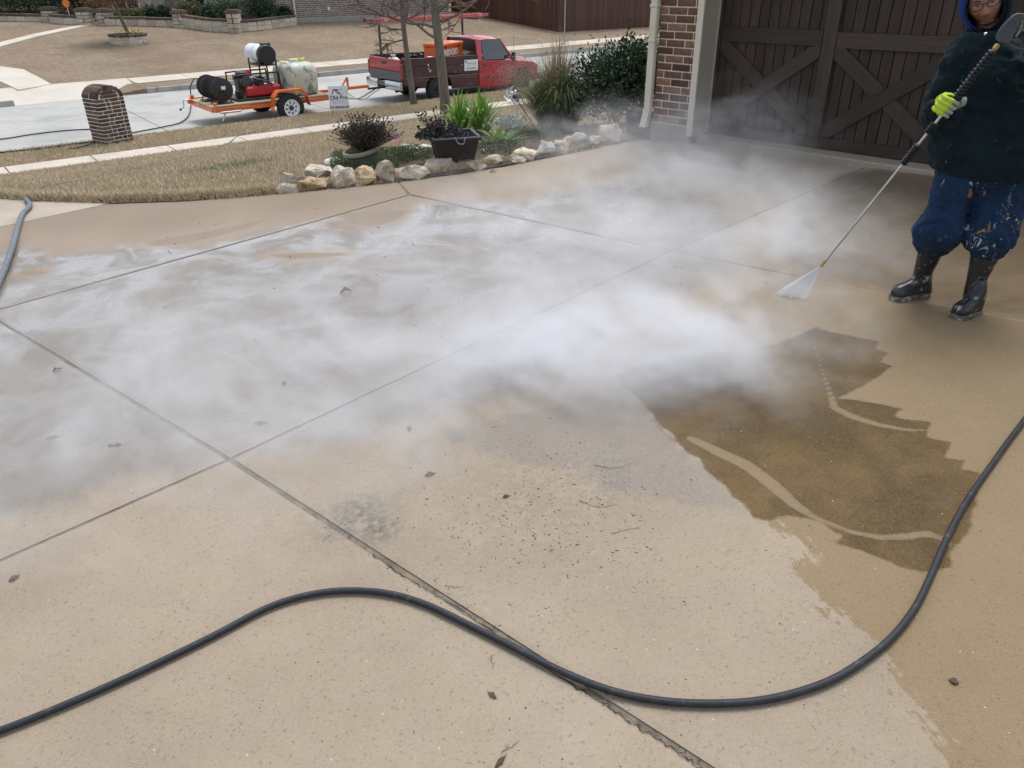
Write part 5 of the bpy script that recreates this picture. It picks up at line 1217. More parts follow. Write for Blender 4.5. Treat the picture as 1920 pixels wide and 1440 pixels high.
# bed soil
bed_px = [(545, 352), (640, 342), (750, 334), (850, 322), (950, 306), (1050, 286), (1110, 272), (1190, 258), (1212, 245), (1200, 226), (1120, 232), (1000, 240), (930, 246), (860, 262), (780, 280), (700, 290), (640, 300), (590, 316)]
P = [HIT(x, y, .03) for x, y in bed_px]; c = sum(P, V()) / len(P)
b = MB(); N_ = len(P); rings_ = []
for k, f_ in enumerate((1.0, .8, .55, .3, .05)):
    rings_.append([V((c.x + (p.x - c.x) * f_, c.y + (p.y - c.y) * f_, 0)) for p in P])
for rg in rings_:
    for j, p in enumerate(rg): f_ = zg(p.x, p.y); rg[j] = V((p.x, p.y, f_ + (.015 if rg is rings_[0] else .05)))
b.rings(rings_, True, False, True); M_SOIL = mat('garden_soil', (.075, .052, .036), .95, var=.4, scale=25, bump=1.0, bscale=60, space='w'); tag(b.build('garden_bed', M_SOIL, smooth='all'), None, None, None, 'structure')

# ---- pots
def base_at(px, py): g = HIT(px, py); return g
g = base_at(690, 322); rr = .165
PT = thing('ceramic_pot', 'grey green round pot tilted among the rocks', 'pot', g, 0); PT.rotation_euler = (math.radians(4), math.radians(-10), 0)
M_POT = mat('green_glaze', (.17, .20, .15), .35, var=.2, scale=5, coat=.3, dirt=((.33, .32, .26), 9, .6)); 
MB().lathe([(rr * .55, 0), (rr * .62, .02), (rr * .85, .13), (rr * .96, .19), (rr * .97, .195)], n=32).build('pot_body', M_POT, PT, smooth=True, world=False); MB().lathe([(rr * .97, .196), (rr * 1.13, .20), (rr * 1.15, .215), (rr * 1.13, .232), (rr * 1.02, .235), (rr * .95, .20)], n=32, caps=False).build('rim', mat('pot_rim', (.30, .30, .21), .4, var=.1), PT, smooth=True, world=False); MB().cyl((0, 0, .17), (0, 0, .20), rr * .94, n=24).build('soil', M_SOIL, PT, world=False)
pot1 = g + V((0, 0, .20))
def seedhead_shrub(c, n, rx, rz, seed):
    o = thing('dried_plant', 'dark brown dried plant with seed heads in the green pot', 'plant', c); rs = random.Random(seed); st = []; heads = []; q = MB()
    for i in range(n):
        a = rs.uniform(0, 6.283); tilt = rs.uniform(0, 1) ** .6 * 1.25; L = rz * rs.uniform(.55, 1.05); d = V((math.cos(a) * math.sin(tilt) * rx / rz, math.sin(a) * math.sin(tilt) * .9, math.cos(tilt) + .1)); p0 = c + V((math.cos(a) * .06 * rs.random(), math.sin(a) * .06 * rs.random(), 0)); mid = p0 + d * L * .5 + V((rs.uniform(-.02, .02), rs.uniform(-.02, .02), .01)); e = p0 + d * L
        q.tube([p0, mid, e], [.0022, .002, .0016], 3, cap=False)
        for kk in range(2):
            f_ = rs.uniform(.35, .8); s0_ = p0.lerp(e, f_); e2 = s0_ + V((rs.uniform(-.06, .06), rs.uniform(-.06, .06), rs.uniform(.02, .09))); q.tube([s0_, e2], [.0016, .0014], 3, cap=False); heads.append(e2)
        heads.append(e)
    q.build('stems', M_DSTEM, o, fix=False)['kind'] = 'stuff'
    q = MB()
    for h in heads:
        r = rs.uniform(.006, .0115); q.add([h + V((0, 0, r)), h + V((r, 0, 0)), h + V((0, r, 0)), h + V((-r, 0, 0)), h + V((0, -r, 0)), h + V((0, 0, -r * .8))], [(0, 1, 2), (0, 2, 3), (0, 3, 4), (0, 4, 1), (5, 2, 1), (5, 3, 2), (5, 4, 3), (5, 1, 4)])
    q.build('seed_heads', M_DHEAD, o, fix=False)['kind'] = 'stuff'
    return o
M_DSTEM = mat('dry_stem', (.070, .048, .038), .9, space='w'); M_DHEAD = mat('dry_head', (.040, .024, .022), .9, var=.5, scale=40, space='w')
seedhead_shrub(pot1, 400, .34, .33, 4)
M_GC = leaf_mat('groundcover_leaf', [(.035, .060, .025), (.075, .115, .045), (.13, .17, .08)]); M_PINK = mat('pink_petal', (.50, .08, .34), .6, space='w')
# ground cover
def gc_pts(n, regs, zr, seed):
    rs = np.random.RandomState(seed); C = []
    for (px, py, rx, ry, k) in regs:
        for i in range(int(n * k)):
            a = rs.rand() * 6.283; r = rs.rand() ** .5; g = HIT(px + math.cos(a) * r * rx, py + math.sin(a) * r * ry); C.append((g.x, g.y, g.z + .02 + zr * rs.rand() ** 1.5 * (1 - r * .5)))
    return np.array(C)
C = gc_pts(15000, [(642, 312, 22, 20, .16), (735, 305, 52, 15, .34), (775, 300, 40, 12, .2), (925, 288, 60, 12, .14), (690, 325, 60, 10, .16), (1000, 262, 60, 14, .1)], .15, 3); n = len(C); rs = np.random.RandomState(5)
D = rs.normal(size=(n, 3)); D[:, 2] = np.abs(D[:, 2]) + .4; Ls = .016 + .018 * rs.rand(n)
o = mesh_np('ground_cover', leaf_quads(C, D, rs.normal(size=(n, 3)), Ls, Ls * .35), 4, M_GC); tag(o, 'low green groundcover between the pots and the rocks', 'ground cover', None, 'stuff')
C = gc_pts(60, [(748, 272, 6, 8, .9), (722, 300, 10, 6, .25), (632, 292, 8, 5, .2)], .12, 9); n = len(C); o = mesh_np('pink_flowers', leaf_quads(C, rs.normal(size=(n, 3)), rs.normal(size=(n, 3)), np.full(n, .02), np.full(n, .02)), 4, M_PINK); tag(o, 'scattered tiny pink blossoms over the groundcover', 'flowers', None, 'stuff')
# green shoots in pot 1
C = np.array([pot1 + V((rs.uniform(-.13, .13), rs.uniform(-.13, .05), rs.uniform(0, .09))) for k in range(260)]); n = len(C)
# (grown inside the pot plant)
o = mesh_np('green_shoots', leaf_quads(C, rs.normal(size=(n, 3)) + np.array([0, 0, .8]), rs.normal(size=(n, 3)), np.full(n, .03), np.full(n, .014)), 4, leaf_mat('shoot_leaf', [(.06, .12, .03), (.11, .20, .05), (.17, .27, .08)])); tag(o, 'fresh green shoots at the base of the dried plant', 'plant', None, 'stuff')
# black square planter
g = base_at(852, 311); PB = thing('square_planter', 'black square flared planter with dark red streak behind the rocks', 'planter', g, math.radians(14))
M_PLB = mat('black_planter', (.022, .016, .015), .55, var=.5, scale=5, dirt=((.09, .03, .022), 3.5, .58)); wt, wb_, hh = .215, .15, .30
def sq(w_, z): return [V((-w_, -w_, z)), V((w_, -w_, z)), V((w_, w_, z)), V((-w_, w_, z))]
MB().rings([sq(wb_, 0), sq(wt - .012, hh - .04), sq(wt - .012, hh - .005), sq(wt - .03, hh - .05)], True, True, True).build('planter_body', M_PLB, PB, world=False, bevel=.006)
q = MB()
for (c_, s_) in (((0, -wt, hh - .012), (2 * wt + .03, .034, .032)), ((0, wt, hh - .012), (2 * wt + .03, .034, .032)), ((-wt, 0, hh - .012), (.034, 2 * wt - .036, .032)), ((wt, 0, hh - .012), (.034, 2 * wt - .036, .032))): q.bbox(c_, s_, .008)
o = q.build('rim', M_BLACKM, PB, world=False); 
MB().tube(catmull([(-.02, -wt - .02, hh), (.0, -wt - .03, hh - .04), (.05, -wt - .03, hh - .05), (.07, -wt - .02, hh)], 5), .006, 6).build('tied_cord', M_GSTRAP, PB, world=False, smooth='all')
potb = g + V((0, 0, hh - .03))
rs = np.random.RandomState(8); n = 1500; a = rs.rand(n) * 6.283; r = rs.rand(n) ** .6
C = np.c_[potb.x - .10 + np.cos(a) * r * .26, potb.y + np.sin(a) * r * .2, potb.z + .17 * rs.rand(n) * (1.15 - r)]; L = .028 + .02 * rs.rand(n)
PL = thing('purple_plant', 'dark purple leaved plant spilling over the black planter', 'plant', potb)
mesh_np('leaves', leaf_quads(C, rs.normal(size=(n, 3)) + np.array([-.2, 0, .5]), rs.normal(size=(n, 3)), L, L * .42), 4, leaf_mat('purple_leaf', [(.018, .018, .02), (.045, .042, .05), (.09, .085, .085)], .1), PL)
q = MB(); rr_ = random.Random(3)
for k in range(46):
    a_ = rr_.uniform(2.2, 4.6) if k % 3 else rr_.uniform(0, 6.28); L_ = rr_.uniform(.12, .34); d = V((math.cos(a_), math.sin(a_) * .6, rr_.uniform(.4, 1.3))).normalized(); e = potb + V((-.1, 0, 0)) + d * L_; q.tube([potb + V((-.08, 0, 0)), potb + V((-.1, 0, 0)) + d * L_ * .6, e - V((0, 0, .02))], .003, 3, cap=False); q.add([e + V((0, 0, .012)), e + V((.012, 0, 0)), e + V((0, .012, 0)), e + V((-.012, 0, 0)), e - V((0, 0, .012))], [(0, 1, 2), (0, 2, 3), (4, 2, 1), (4, 3, 2), (0, 3, 1)])
q.build('stems', M_DSTEM, PL, fix=False)
# strap-leaved clumps (agapanthus)
M_STRAP = leaf_mat('strap_leaf', [(.10, .20, .035), (.19, .34, .06), (.30, .46, .11)], .35, scale=5); 
def strap_clump(px, py, n, h, reach, label, seed, w=.034):
    g = HIT(px, py); o = thing('strap_leaf_plant', label, 'plant', g); rr_ = random.Random(seed); fs = []
    for k in range(n):
        a_ = rr_.uniform(0, 6.283); f_ = rr_.random(); bs = g + V((math.cos(a_) * .07 * f_, math.sin(a_) * .07 * f_, 0)); fs += blade_strip(bs, V((math.cos(a_), math.sin(a_), 0)), h * rr_.uniform(.6, 1.05) * (1 - .45 * f_), reach * f_ * rr_.uniform(.6, 1.1), w * rr_.uniform(.7, 1.2), 6, rr_.uniform(.0, .9) * f_)
    mesh_np('leaves', np.array(fs), 4, M_STRAP, o); return o
strap_clump(862, 266, 90, .66, .44, 'left bright green strap leaved clump behind the black planter', 1); strap_clump(903, 258, 150, .60, .55, 'bright green strap leaved clump arching right of the black planter', 2); strap_clump(935, 275, 50, .22, .5, 'low arching green clump beside the white ornament', 6)
# white ornament & pale foliage
g = HIT(907, 294); o = thing('garden_ornament', 'small white butterfly shaped ornament among the leaves', 'ornament', g)
for k, (a_, s_) in enumerate(((.5, .07), (-.5, .06), (1.1, .05))): MB().prism([(0, 0), (s_ * .6, s_ * .2), (s_, s_ * .9), (s_ * .4, s_ * 1.1), (0, s_ * .5)], .004, V((0, 0, .02)), V((math.cos(a_ * 3), math.sin(a_ * 3), 0)), V((0, 0, 1))).build('wing', M_WHITE, o, world=False)
MB().tube([(0, 0, 0), (0, 0, .06)], .004, 6).build('stake', M_DGREY, o, world=False)
rs = np.random.RandomState(12); C = []
for k in range(800):
    px, py = 957 + rs.normal() * 14, 246 + rs.normal() * 5; g = HIT(px, py); C.append((g.x, g.y, g.z + .04 + .14 * rs.rand()))
C = np.array(C); n = len(C); L = .03 + .03 * rs.rand(n); SG = thing('silver_plant', 'pale silvery leaved plant at the back of the bed', 'plant', V(C.mean(axis=0)) - V((0, 0, .1))); mesh_np('leaves', leaf_quads(C, rs.normal(size=(n, 3)) + np.array([0, 0, .4]), rs.normal(size=(n, 3)), L, L * .5), 4, leaf_mat('silver_leaf', [(.20, .25, .20), (.36, .40, .35), (.52, .55, .50)], .2), SG)
# ornamental grass
g = HIT(1046, 248); OG = thing('ornamental_grass', 'big fountain grass with green base and dry brown plumes', 'ornamental grass', g); rr_ = random.Random(5); fs = []
for k in range(2600):
    a_ = rr_.uniform(0, 6.283); f_ = rr_.random() ** .7; bs = g + V((math.cos(a_) * .20 * f_, math.sin(a_) * .16 * f_, 0)); fs += blade_strip(bs, V((math.cos(a_), math.sin(a_), 0)), rr_.uniform(.45, .88) * (1 - .35 * f_), .72 * f_ * rr_.uniform(.5, 1.1), .007, 5, rr_.uniform(0, 1) * f_)
mesh_np('leaves', np.array(fs), 4, leaf_mat('grass_green', [(.07, .11, .03), (.14, .185, .055), (.27, .26, .12)], .3, scale=3), OG)
fs = []
for k in range(420):
    a_ = rr_.uniform(0, 6.283); f_ = rr_.random() ** .8; bs = g + V((math.cos(a_) * .16 * f_, math.sin(a_) * .14 * f_, .1)); fs += blade_strip(bs, V((math.cos(a_), math.sin(a_), 0)), rr_.uniform(.65, 1.12) * (1 - .25 * f_), .62 * f_ * rr_.uniform(.4, 1.1), .0045, 6, rr_.uniform(0, .6) * f_)
mesh_np('dry_stalks', np.array(fs), 4, leaf_mat('dry_stalk', [(.22, .15, .10), (.33, .25, .16), (.42, .34, .24)], .2, scale=4), OG)
n = 5200; rs = np.random.RandomState(6); C = np.c_[g.x - .42 + rs.normal(size=n) * .17, g.y + rs.normal(size=n) * .15, g.z + .66 + rs.normal(size=n) * .10]; L = .014 + .012 * rs.rand(n)
mesh_np('plumes', leaf_quads(C, rs.normal(size=(n, 3)) + np.array([-.6, 0, .5]), rs.normal(size=(n, 3)), L, L * .22), 4, leaf_mat('plume', [(.26, .17, .14), (.38, .28, .24), (.48, .38, .32)], .3), OG)
# dark evergreen shrub by the downspout
g = HIT(1160, 244); SH = thing('evergreen_shrub', 'dense dark green glossy shrub beside the brick garage corner', 'shrub', g)
M_SHR = leaf_mat('shrub_leaf', [(.014, .030, .014), (.032, .065, .028), (.075, .13, .055)], .12, .35, 9)
crown('foliage', (g.x + .02, g.y + .28, g.z + .38), (.54, .44, .40), 12000, .045, M_SHR, SH, .15, 3.2, 3); crown('foliage', (g.x + .18, g.y + .30, g.z + .50), (.36, .30, .34), 4000, .045, M_SHR, SH, .15, 4, 4)
q = MB(); rr_ = random.Random(9); lf = []
for (dx, hh_) in ((.06, 1.10), (.10, 1.0), (.40, 1.02), (.30, .95), (.0, .92)):
    P = [g + V((dx * .3, .25, .2)), g + V((dx * .8, .26, .7)), g + V((dx + .02, .25, hh_))]; q.tube(P, .005, 4)
    for k in range(26):
        t = rr_.uniform(.5, 1.02); p = P[1].lerp(P[2], (t - .3) / .7); lf.append(p + V((rr_.gauss(0, .025), rr_.gauss(0, .025), rr_.gauss(0, .01))))
for k in range(14): a_ = rr_.uniform(0, 6.28); q.tube([g + V((0, .2, 0)), g + V((math.cos(a_) * .2, .25 + math.sin(a_) * .2, .4)), g + V((math.cos(a_) * .36, .28 + math.sin(a_) * .3, .62))], .008, 5)
q.build('branches', M_DSTEM, SH, fix=False); C = np.array(lf); n = len(C); rs = np.random.RandomState(4); mesh_np('top_leaves', leaf_quads(C, rs.normal(size=(n, 3)) + np.array([0, 0, .7]), rs.normal(size=(n, 3)), np.full(n, .055), np.full(n, .024)), 4, M_SHR, SH)
# dark square planter at the downspout
g = HIT(1199, 262); o = thing('square_planter', 'plain charcoal square planter at the foot of the downspout', 'planter', g + V((0, .1, 0)), .5)
MB().rings([[v * 1.0 for v in sq(.085, 0)], sq(.105, .26), sq(.105, .28), sq(.09, .26)], True, True, True).build('planter_body', mat('charcoal_planter', (.035, .033, .036), .6, var=.2), o, world=False, bevel=.005); MB().box((0, 0, .25), (.17, .17, .02)).build('soil', M_SOIL, o, world=False)
# wind spinner
g = HIT(1021, 266); d0 = ray(966, 182); dd = (g - CAMP).dot(V((0, 1, 0))) ; tp = CAMP + d0 * ((g.y + .05) / d0.y); WS_ = thing('wind_spinner', 'silver kinetic wind spinner on a leaning black rod', 'wind spinner', g)
MB().tube([g - V((0, 0, .05)), g.lerp(tp, .5), tp], .006, 6).build('rod', M_BLACKM, WS_)
vd = (CAMP - tp).normalized(); vd = (vd + V((-.35, 0, .15))).normalized(); e1 = vd.orthogonal().normalized(); e2 = vd.cross(e1); cc_ = tp + vd * .02
for ring, (r0, r1, nb, tw) in enumerate(((.025, .075, 8, .9), (.05, .115, 9, -.9))):
    for k in range(nb):
        a0 = 2 * math.pi * k / nb; R_ = []
        for i in range(6):
            t = i / 5; r = r0 + (r1 - r0) * t; a1 = a0 + tw * t; w_ = .016 * math.sin(math.pi * (.12 + .8 * t)); c_ = cc_ + vd * (.015 * ring + .01 * math.sin(3 * t)) + (e1 * math.cos(a1) + e2 * math.sin(a1)) * r; tn = (-e1 * math.sin(a1) + e2 * math.cos(a1)); R_.append([c_ - tn * w_ - vd * w_ * .5, c_ + tn * w_ + vd * w_ * .5, c_ + tn * w_ + vd * (w_ * .5 + .0015), c_ - tn * w_ - vd * (w_ * .5 - .0015)])
        MB().rings(R_).build('blade', M_SILVER, WS_)
MB().lathe([(.001, .03), (.02, .02), (.022, 0), (.001, -.01)], cc_, vd, 12).build('hub', M_DGREY, WS_, smooth=True)

# ================================================================== BARE STREET TREES
M_BARK = mat('grey_bark', (.155, .135, .105), .9, var=.3, scale=14, bump=.9, bscale=40, space='w', stretch=(1, 1, .3), dirt=((.11, .12, .07), 5, .6)); M_TWIG = mat('twig_bark', (.15, .115, .095), .9, var=.3, scale=30, space='w')
def bare_tree(px, py, r0, H, lean, label, seed, ctrl=(), ups=1.0):
    g = HIT(px, py); o = thing('bare_tree', label, 'tree', g); rr_ = random.Random(seed); tr = []; n = 14
    for i in range(n + 1): t = i / n; tr.append(g + V((lean[0] * t + .05 * math.sin(5 * t + seed), lean[1] * t + .04 * math.sin(4 * t), H * t - .05)))
    rad = [max(.012, r0 * (1 - .72 * (i / n)) * (1.25 if i == 0 else 1)) for i in range(n + 1)]
    MB().tube(tr, rad, 12).build('trunk', M_BARK, o, smooth='all')
    tw = MB()
    def branch(q, p, d, L, r, depth):
        m_ = 6; P = [p]; dd = d.normalized()
        for i in range(m_): dd = (dd + V((rr_.gauss(0, .16), rr_.gauss(0, .16), rr_.gauss(.02, .12)))).normalized(); P.append(P[-1] + dd * L / m_)
        q.tube(P, [r * (1 - .8 * i / m_) + .0025 for i in range(m_ + 1)], 5 if depth > 1 else 4, cap=False)
        if depth <= 0: return
        for k in range(rr_.randint(5, 7)):
            i = rr_.randint(1, m_); dn = (dd + V((rr_.gauss(0, .8), rr_.gauss(0, .8), rr_.gauss(.1, .45)))).normalized(); branch(tw if depth <= 1 else q, P[i], dn, L * rr_.uniform(.4, .7), r * .5, depth - 1)
    for (t, az, el, L) in ctrl:
        i = t * n; k = int(i); p = tr[k].lerp(tr[min(n, k + 1)], i - k); d = V((math.cos(az) * math.cos(el), math.sin(az) * math.cos(el), math.sin(el))); q = MB(); branch(q, p, d, L, r0 * .28, 2); q.build('limb', M_TWIG, o, smooth='all', fix=False)
    x = tw.build('twigs', M_TWIG, o, smooth='all', fix=False); x['kind'] = 'stuff'; return o
RA_ = math.radians
bare_tree(776, 196, .085, 5.6, (-.25, 0), 'slimmer bare young tree on the parkway in front of the truck', 3, [(.30, RA_(180), RA_(-5), .8), (.34, RA_(150), RA_(10), 1.3), (.38, RA_(20), RA_(20), .8), (.42, RA_(200), RA_(12), 1.5), (.46, RA_(-10), RA_(15), 1.2), (.5, RA_(170), RA_(20), 1.5), (.54, RA_(60), RA_(25), 1.2), (.58, RA_(230), RA_(25), 1.4), (.63, RA_(-30), RA_(30), 1.3), (.7, RA_(100), RA_(40), 1.3), (.8, RA_(200), RA_(40), 1.2), (.9, RA_(10), RA_(50), 1.0)])
bare_tree(833, 214, .135, 6.2, (-.22, .1), 'thicker bare tree trunk on the parkway in front of the truck', 8, [(.29, RA_(185), RA_(15), 1.5), (.33, RA_(170), RA_(22), 2.1), (.35, RA_(5), RA_(22), 1.7), (.38, RA_(-20), RA_(30), 1.6), (.40, RA_(40), RA_(20), 1.9), (.43, RA_(140), RA_(35), 1.6), (.47, RA_(200), RA_(30), 2.0), (.52, RA_(20), RA_(35), 1.8), (.6, RA_(250), RA_(40), 1.6), (.68, RA_(80), RA_(40), 1.5), (.76, RA_(180), RA_(45), 1.5), (.86, RA_(0), RA_(50), 1.2)])

# ================================================================== NEIGHBOUR'S SIDE
# sign pole
g = HIT(1058, 84); o = thing('street_sign_pole', 'thin grey metal pole standing on the far parkway', 'pole', g); MB().cyl(g - V((0, 0, .1)), g + V((0, 0, 3.2)), .028, n=10).build('post', mat('galvanised', (.30, .32, .34), .5, .5), o); MB().bbox(g + V((0, -.02, 2.9)), (.5, .02, .5), .01).build('sign_plate', M_SILVER, o)
# fence
FE = thing('picket_fence', 'tall brown wooden fence around the corner lot', 'fence', HIT(1048, 60)); M_PICK = wood('fence_stain', (.090, .042, .028), 'Z', .45); fei = pmat(FE).inverted()
pkm = MB().prism([(-.0715, -.05), (.0715, -.05), (.0715, 2.12), (.045, 2.16), (-.045, 2.16), (-.0715, 2.12)], .018, V((0, -.009, 0)), V((1, 0, 0)), V((0, 0, 1)), V((0, 1, 0))).build('picket', M_PICK); pk_me = pkm.data; bpy.data.objects.remove(pkm)
def fence_run(A, B, zA=None, zB=None):
    d = V((B.x - A.x, B.y - A.y, 0)); L = d.length; d.normalize(); nn = V((-d.y, d.x, 0)); n = int(L / .148)
    for k in range(n):
        t = (k + .5) / n; p = A.lerp(B, t); inst('picket', pk_me, FE, fei @ Matrix.Translation(p + nn * rnd(-.003, .003) + V((0, 0, rnd(-.02, .02)))) @ Matrix((d, nn, V((0, 0, 1)))).transposed().to_4x4())
    sd_ = 1 if nn.dot(V((0, 1, 0))) > 0 else -1
    for z in (.35, 1.15, 1.9): q = MB(); q.tube([A + nn * .04 * sd_ + V((0, 0, z)), B + nn * .04 * sd_ + V((0, 0, z))], .035, 4); q.build('fence_rail', M_PICK, FE)
fA, fB, fC = HIT(846, 20), HIT(1048, 60), HIT(1238, 49)
fC2 = fB + (fC - fB) * 1.25; fence_run(fA, fB); fence_run(fB, fC2)
# house
M_NB = None
def nb_brick():
    t = NT('neighbour_brick'); c = t.coord('Object'); bt = t.t.nodes.new('ShaderNodeTexBrick'); bt.inputs['Scale'].default_value = 1.0; bt.inputs['Brick Width'].default_value = .22; bt.inputs['Row Height'].default_value = .085; bt.inputs['Mortar Size'].default_value = .011; bt.inputs['Color1'].default_value = (.13, .085, .075, 1); bt.inputs['Color2'].default_value = (.22, .17, .15, 1); bt.inputs['Mortar'].default_value = (.50, .47, .42, 1); bt.inputs['Bias'].default_value = -.2
    mp = t.n('ShaderNodeMapping'); mp.inputs['Rotation'].default_value = (math.radians(90), 0, 0); t.l(c, mp.inputs[0]); t.l(mp.outputs[0], bt.inputs['Vector'])
    f = t.noise(c, 3.0, 4, .7); col = t.mix(t.math('MULTIPLY', t.smooth(f, .5, .7), .45), bt.outputs[0], (.50, .47, .43))
    return t.set(Base__Color=col, Roughness=.95, Normal=t.bump(bt.outputs['Fac'], .5, .01))
M_NB = nb_brick(); M_NSTONE = mat('cream_stone_veneer', (.50, .47, .41), .9, var=.35, scale=3.0, bump=.8, bscale=12); M_DARKWIN = mat('far_window_glass', (.03, .045, .05), .15, var=.3, scale=.8)
hA, hB = HIT(496, 44), HIT(838, 33.5); hd = V((hB.x - hA.x, hB.y - hA.y, 0)); hL = hd.length; hd.normalize(); hn = V((-hd.y, hd.x, 0))
HS = thing('neighbour_house', 'brick house across the street behind the stone wall', 'house', (hA.x, hA.y, hA.z), math.atan2(hd.y, hd.x))
def hb(name, x0, x1, y0, y1, z0, z1, m, bev=0): return MB().box(((x0 + x1) / 2, (y0 + y1) / 2, (z0 + z1) / 2), (x1 - x0, y1 - y0, z1 - z0)).build(name, m, HS, world=False)
hb('foundation', .02, hL + .02, -.03, .25, -.6, .16, M_FOUND); hb('brick_wall', 0, hL, 0, .25, .162, 3.6, M_NB); hb('side_wall', -.25, -.002, 0, 8.9, -.2, 3.6, M_NB); hb('far_side_wall', hL + .002, hL + .25, 0.26, 8, -.4, 3.6, M_NB); hb('roof', -1.0, hL + .8, -.5, 8, 3.62, 3.9, mat('roof_shingle', (.10, .085, .08), .95, var=.3, scale=3))
for x in (1.55,): MB().bbox((x, -.06, 1.7), (.09, .07, 3.5), .01).build('downspout', M_TRIML, HS, world=False); MB().tube([(x, -.06, .0), (x + .05, -.22, -.10)], .04, 6).build('spout_end', M_TRIML, HS, world=False)
MB().bbox((3.3, -.03, .55), (.12, .06, .16), .01).build('outlet_box', M_WHITE, HS, world=False)
# the recessed front: stone, brick piers, dark windows and door
FR = -.25; x = -.25; yb_ = 9.0
hb('front_wall', -16.5, -.26, yb_, yb_ + .3, -.5, 3.6, M_NSTONE)
for (a, b_, m_, nm) in ((-1.9, -.9, M_DARKWIN, 'window'), (-3.0, -2.3, M_NB, 'brick_pier'), (-5.6, -4.4, M_DARKWIN, 'window'), (-7.9, -6.9, M_DARKWIN, 'front_door'), (-11.0, -9.2, M_DARKWIN, 'window'), (-14.2, -12.6, M_DARKWIN, 'window')):
    if nm == 'brick_pier': hb(nm, a, b_, yb_ - .3, yb_ - .002, -.4, 3.6, m_)
    else:
        f_ = hb(nm, a, b_, yb_ - .04, yb_ - .004, -.1 if nm == 'front_door' else .3, 2.6, m_)
        for (c0, c1) in ((a - .10, a), (b_, b_ + .10)): o = hb('frame', c0 + .002, c1 - .002, yb_ - .08, yb_ - .004, .2, 2.7, M_WHITE); o.parent = f_
        if nm == 'window':
            o = hb('glazing_bar', (a + b_) / 2 - .03, (a + b_) / 2 + .03, yb_ - .07, yb_ - .042, .3, 2.6, M_WHITE); o.parent = f_
hb('front_roof', -17, -1.1, 8.0, 14, 3.62, 3.9, MATS['roof_shingle'])
# porch posts
for x_ in (-6.3, -8.6, -11.9): hb('porch_post', x_, x_ + .28, 7.6, 7.88, -.5, 3.6, M_NSTONE)
# retaining wall with stones, cap and piers
RWALL = thing('retaining_wall', 'low cream stone retaining wall with dark brick cap across the street', 'wall', HIT(330, 50)); rwi = pmat(RWALL).inverted()
M_RST = mat('retaining_stone', (.52, .47, .37), .9, var=.2, scale=4, bump=.8, bscale=14, rnd=.22, dirt=((.36, .30, .22), 3, .56)); M_CAP = mat('brick_cap', (.115, .085, .07), .9, var=.4, scale=12, bump=.6, bscale=20, rnd=.3)
def block_me(L, D, H, m=None): return brick_mesh(L, D=D, H=H, m=m or M_RST, b=.02)
random.seed(31)
def rwall(path, h, rows, parent=RWALL, pin=None, D=.30, cap=.085, stone=.42):
    pin = pin if pin is not None else rwi
    for A, B in zip(path[:-1], path[1:]):
        d = V((B.x - A.x, B.y - A.y, 0)); L = d.length
        if L < .05: continue
        d.normalize(); nn = V((-d.y, d.x, 0)); Rm = Matrix((d, nn, V((0, 0, 1)))).transposed().to_4x4()
        for r in range(rows):
            n = max(1, round(L / stone)); off = .0
            for k in range(n):
                t = (k + .5) / n; p = A.lerp(B, t); hh_ = h / rows; Ls = round(L / n - .02, 2); inst('stone', block_me(Ls, D, round(hh_ - .015, 3)), parent, pin @ Matrix.Translation(p + V((0, 0, hh_ * (r + .5) - .02)) + nn * rnd(-.015, .015)) @ Rm)
        q = MB(); q.box((A + B) / 2 + V((0, 0, h / 2 - .05)), (L, D - .06, h), Rm.to_3x3()); q.build('mortar', M_MORTAR, parent)
        n = max(1, round(L / .11)); cm = brick_mesh(round(L / n - .008, 3), D=D + .06, H=cap, m=M_CAP, b=.005)
        q = MB(); 
        for k in range(n):
            t = (k + .5) / n; p = A.lerp(B, t) + V((0, 0, h + cap / 2 - .01 + rnd(-.004, .004))); q.bbox(p, (L / n - .008, D + .06, cap), .006, Rm.to_3x3())
        q.build('brick_cap', M_CAP, parent)['kind'] = 'stuff'
def pier(px, py, w, h, parent=RWALL):
    g = HIT(px, py) + V((0, .15, 0)); pr = bpy.data.objects.new('pier', None); COL.objects.link(pr); pr.location = g; adopt(pr, parent); pi_ = pmat(pr).inverted(); rows = 4
    for r in range(rows): 
        for k in (-.25, .25): inst('stone', block_me(round(w / 2 - .015, 2), w, round(h / rows - .012, 3)), pr, pi_ @ Matrix.Translation(g + V((k * w + (rnd(-.02, .02)), 0, h * (r + .5) / rows - .05))))
    q = MB(); q.bbox(g + V((0, 0, h - .0)), (w + .10, w + .10, .10), .01); q.bbox(g + V((0, 0, h + .075)), (w - .04, w - .04, .05), .01); q.build('pier_cap', M_CAP, pr)
for path, h, rows in (([(-140, 33), (-60, 36), (0, 39), (50, 40), (94, 40)], .24, 1), ([(100, 43), (122, 45), (160, 46)], .30, 1), ([(200, 47.5), (260, 48), (330, 50)], .30, 1), ([(340, 50), (372, 55), (400, 59), (440, 60)], .46, 2), ([(445, 60), (480, 57), (520, 52), (553, 48)], .40, 2)):
    P = [HIT(*q_) for q_ in path]; rwall(P, h, rows)
for (px, py, w, h) in ((94, 41, .55, .52), (160, 47, .55, .60), (198, 47.5, .55, .60), (338, 51, .52, .62), (441, 61, .52, .84)): pier(px, py, w, h)
# steps between the piers
q = MB(); g = HIT(179, 47)
for k in range(3): q.bbox(g + V((0, .25 + .32 * k, .05 + .12 * k)), (.62, .32, .12), .01)
o = q.build('steps', M_NAPRON); tag(o, 'grey concrete steps between two stone piers', 'steps')
o['kind'] = 'structure'
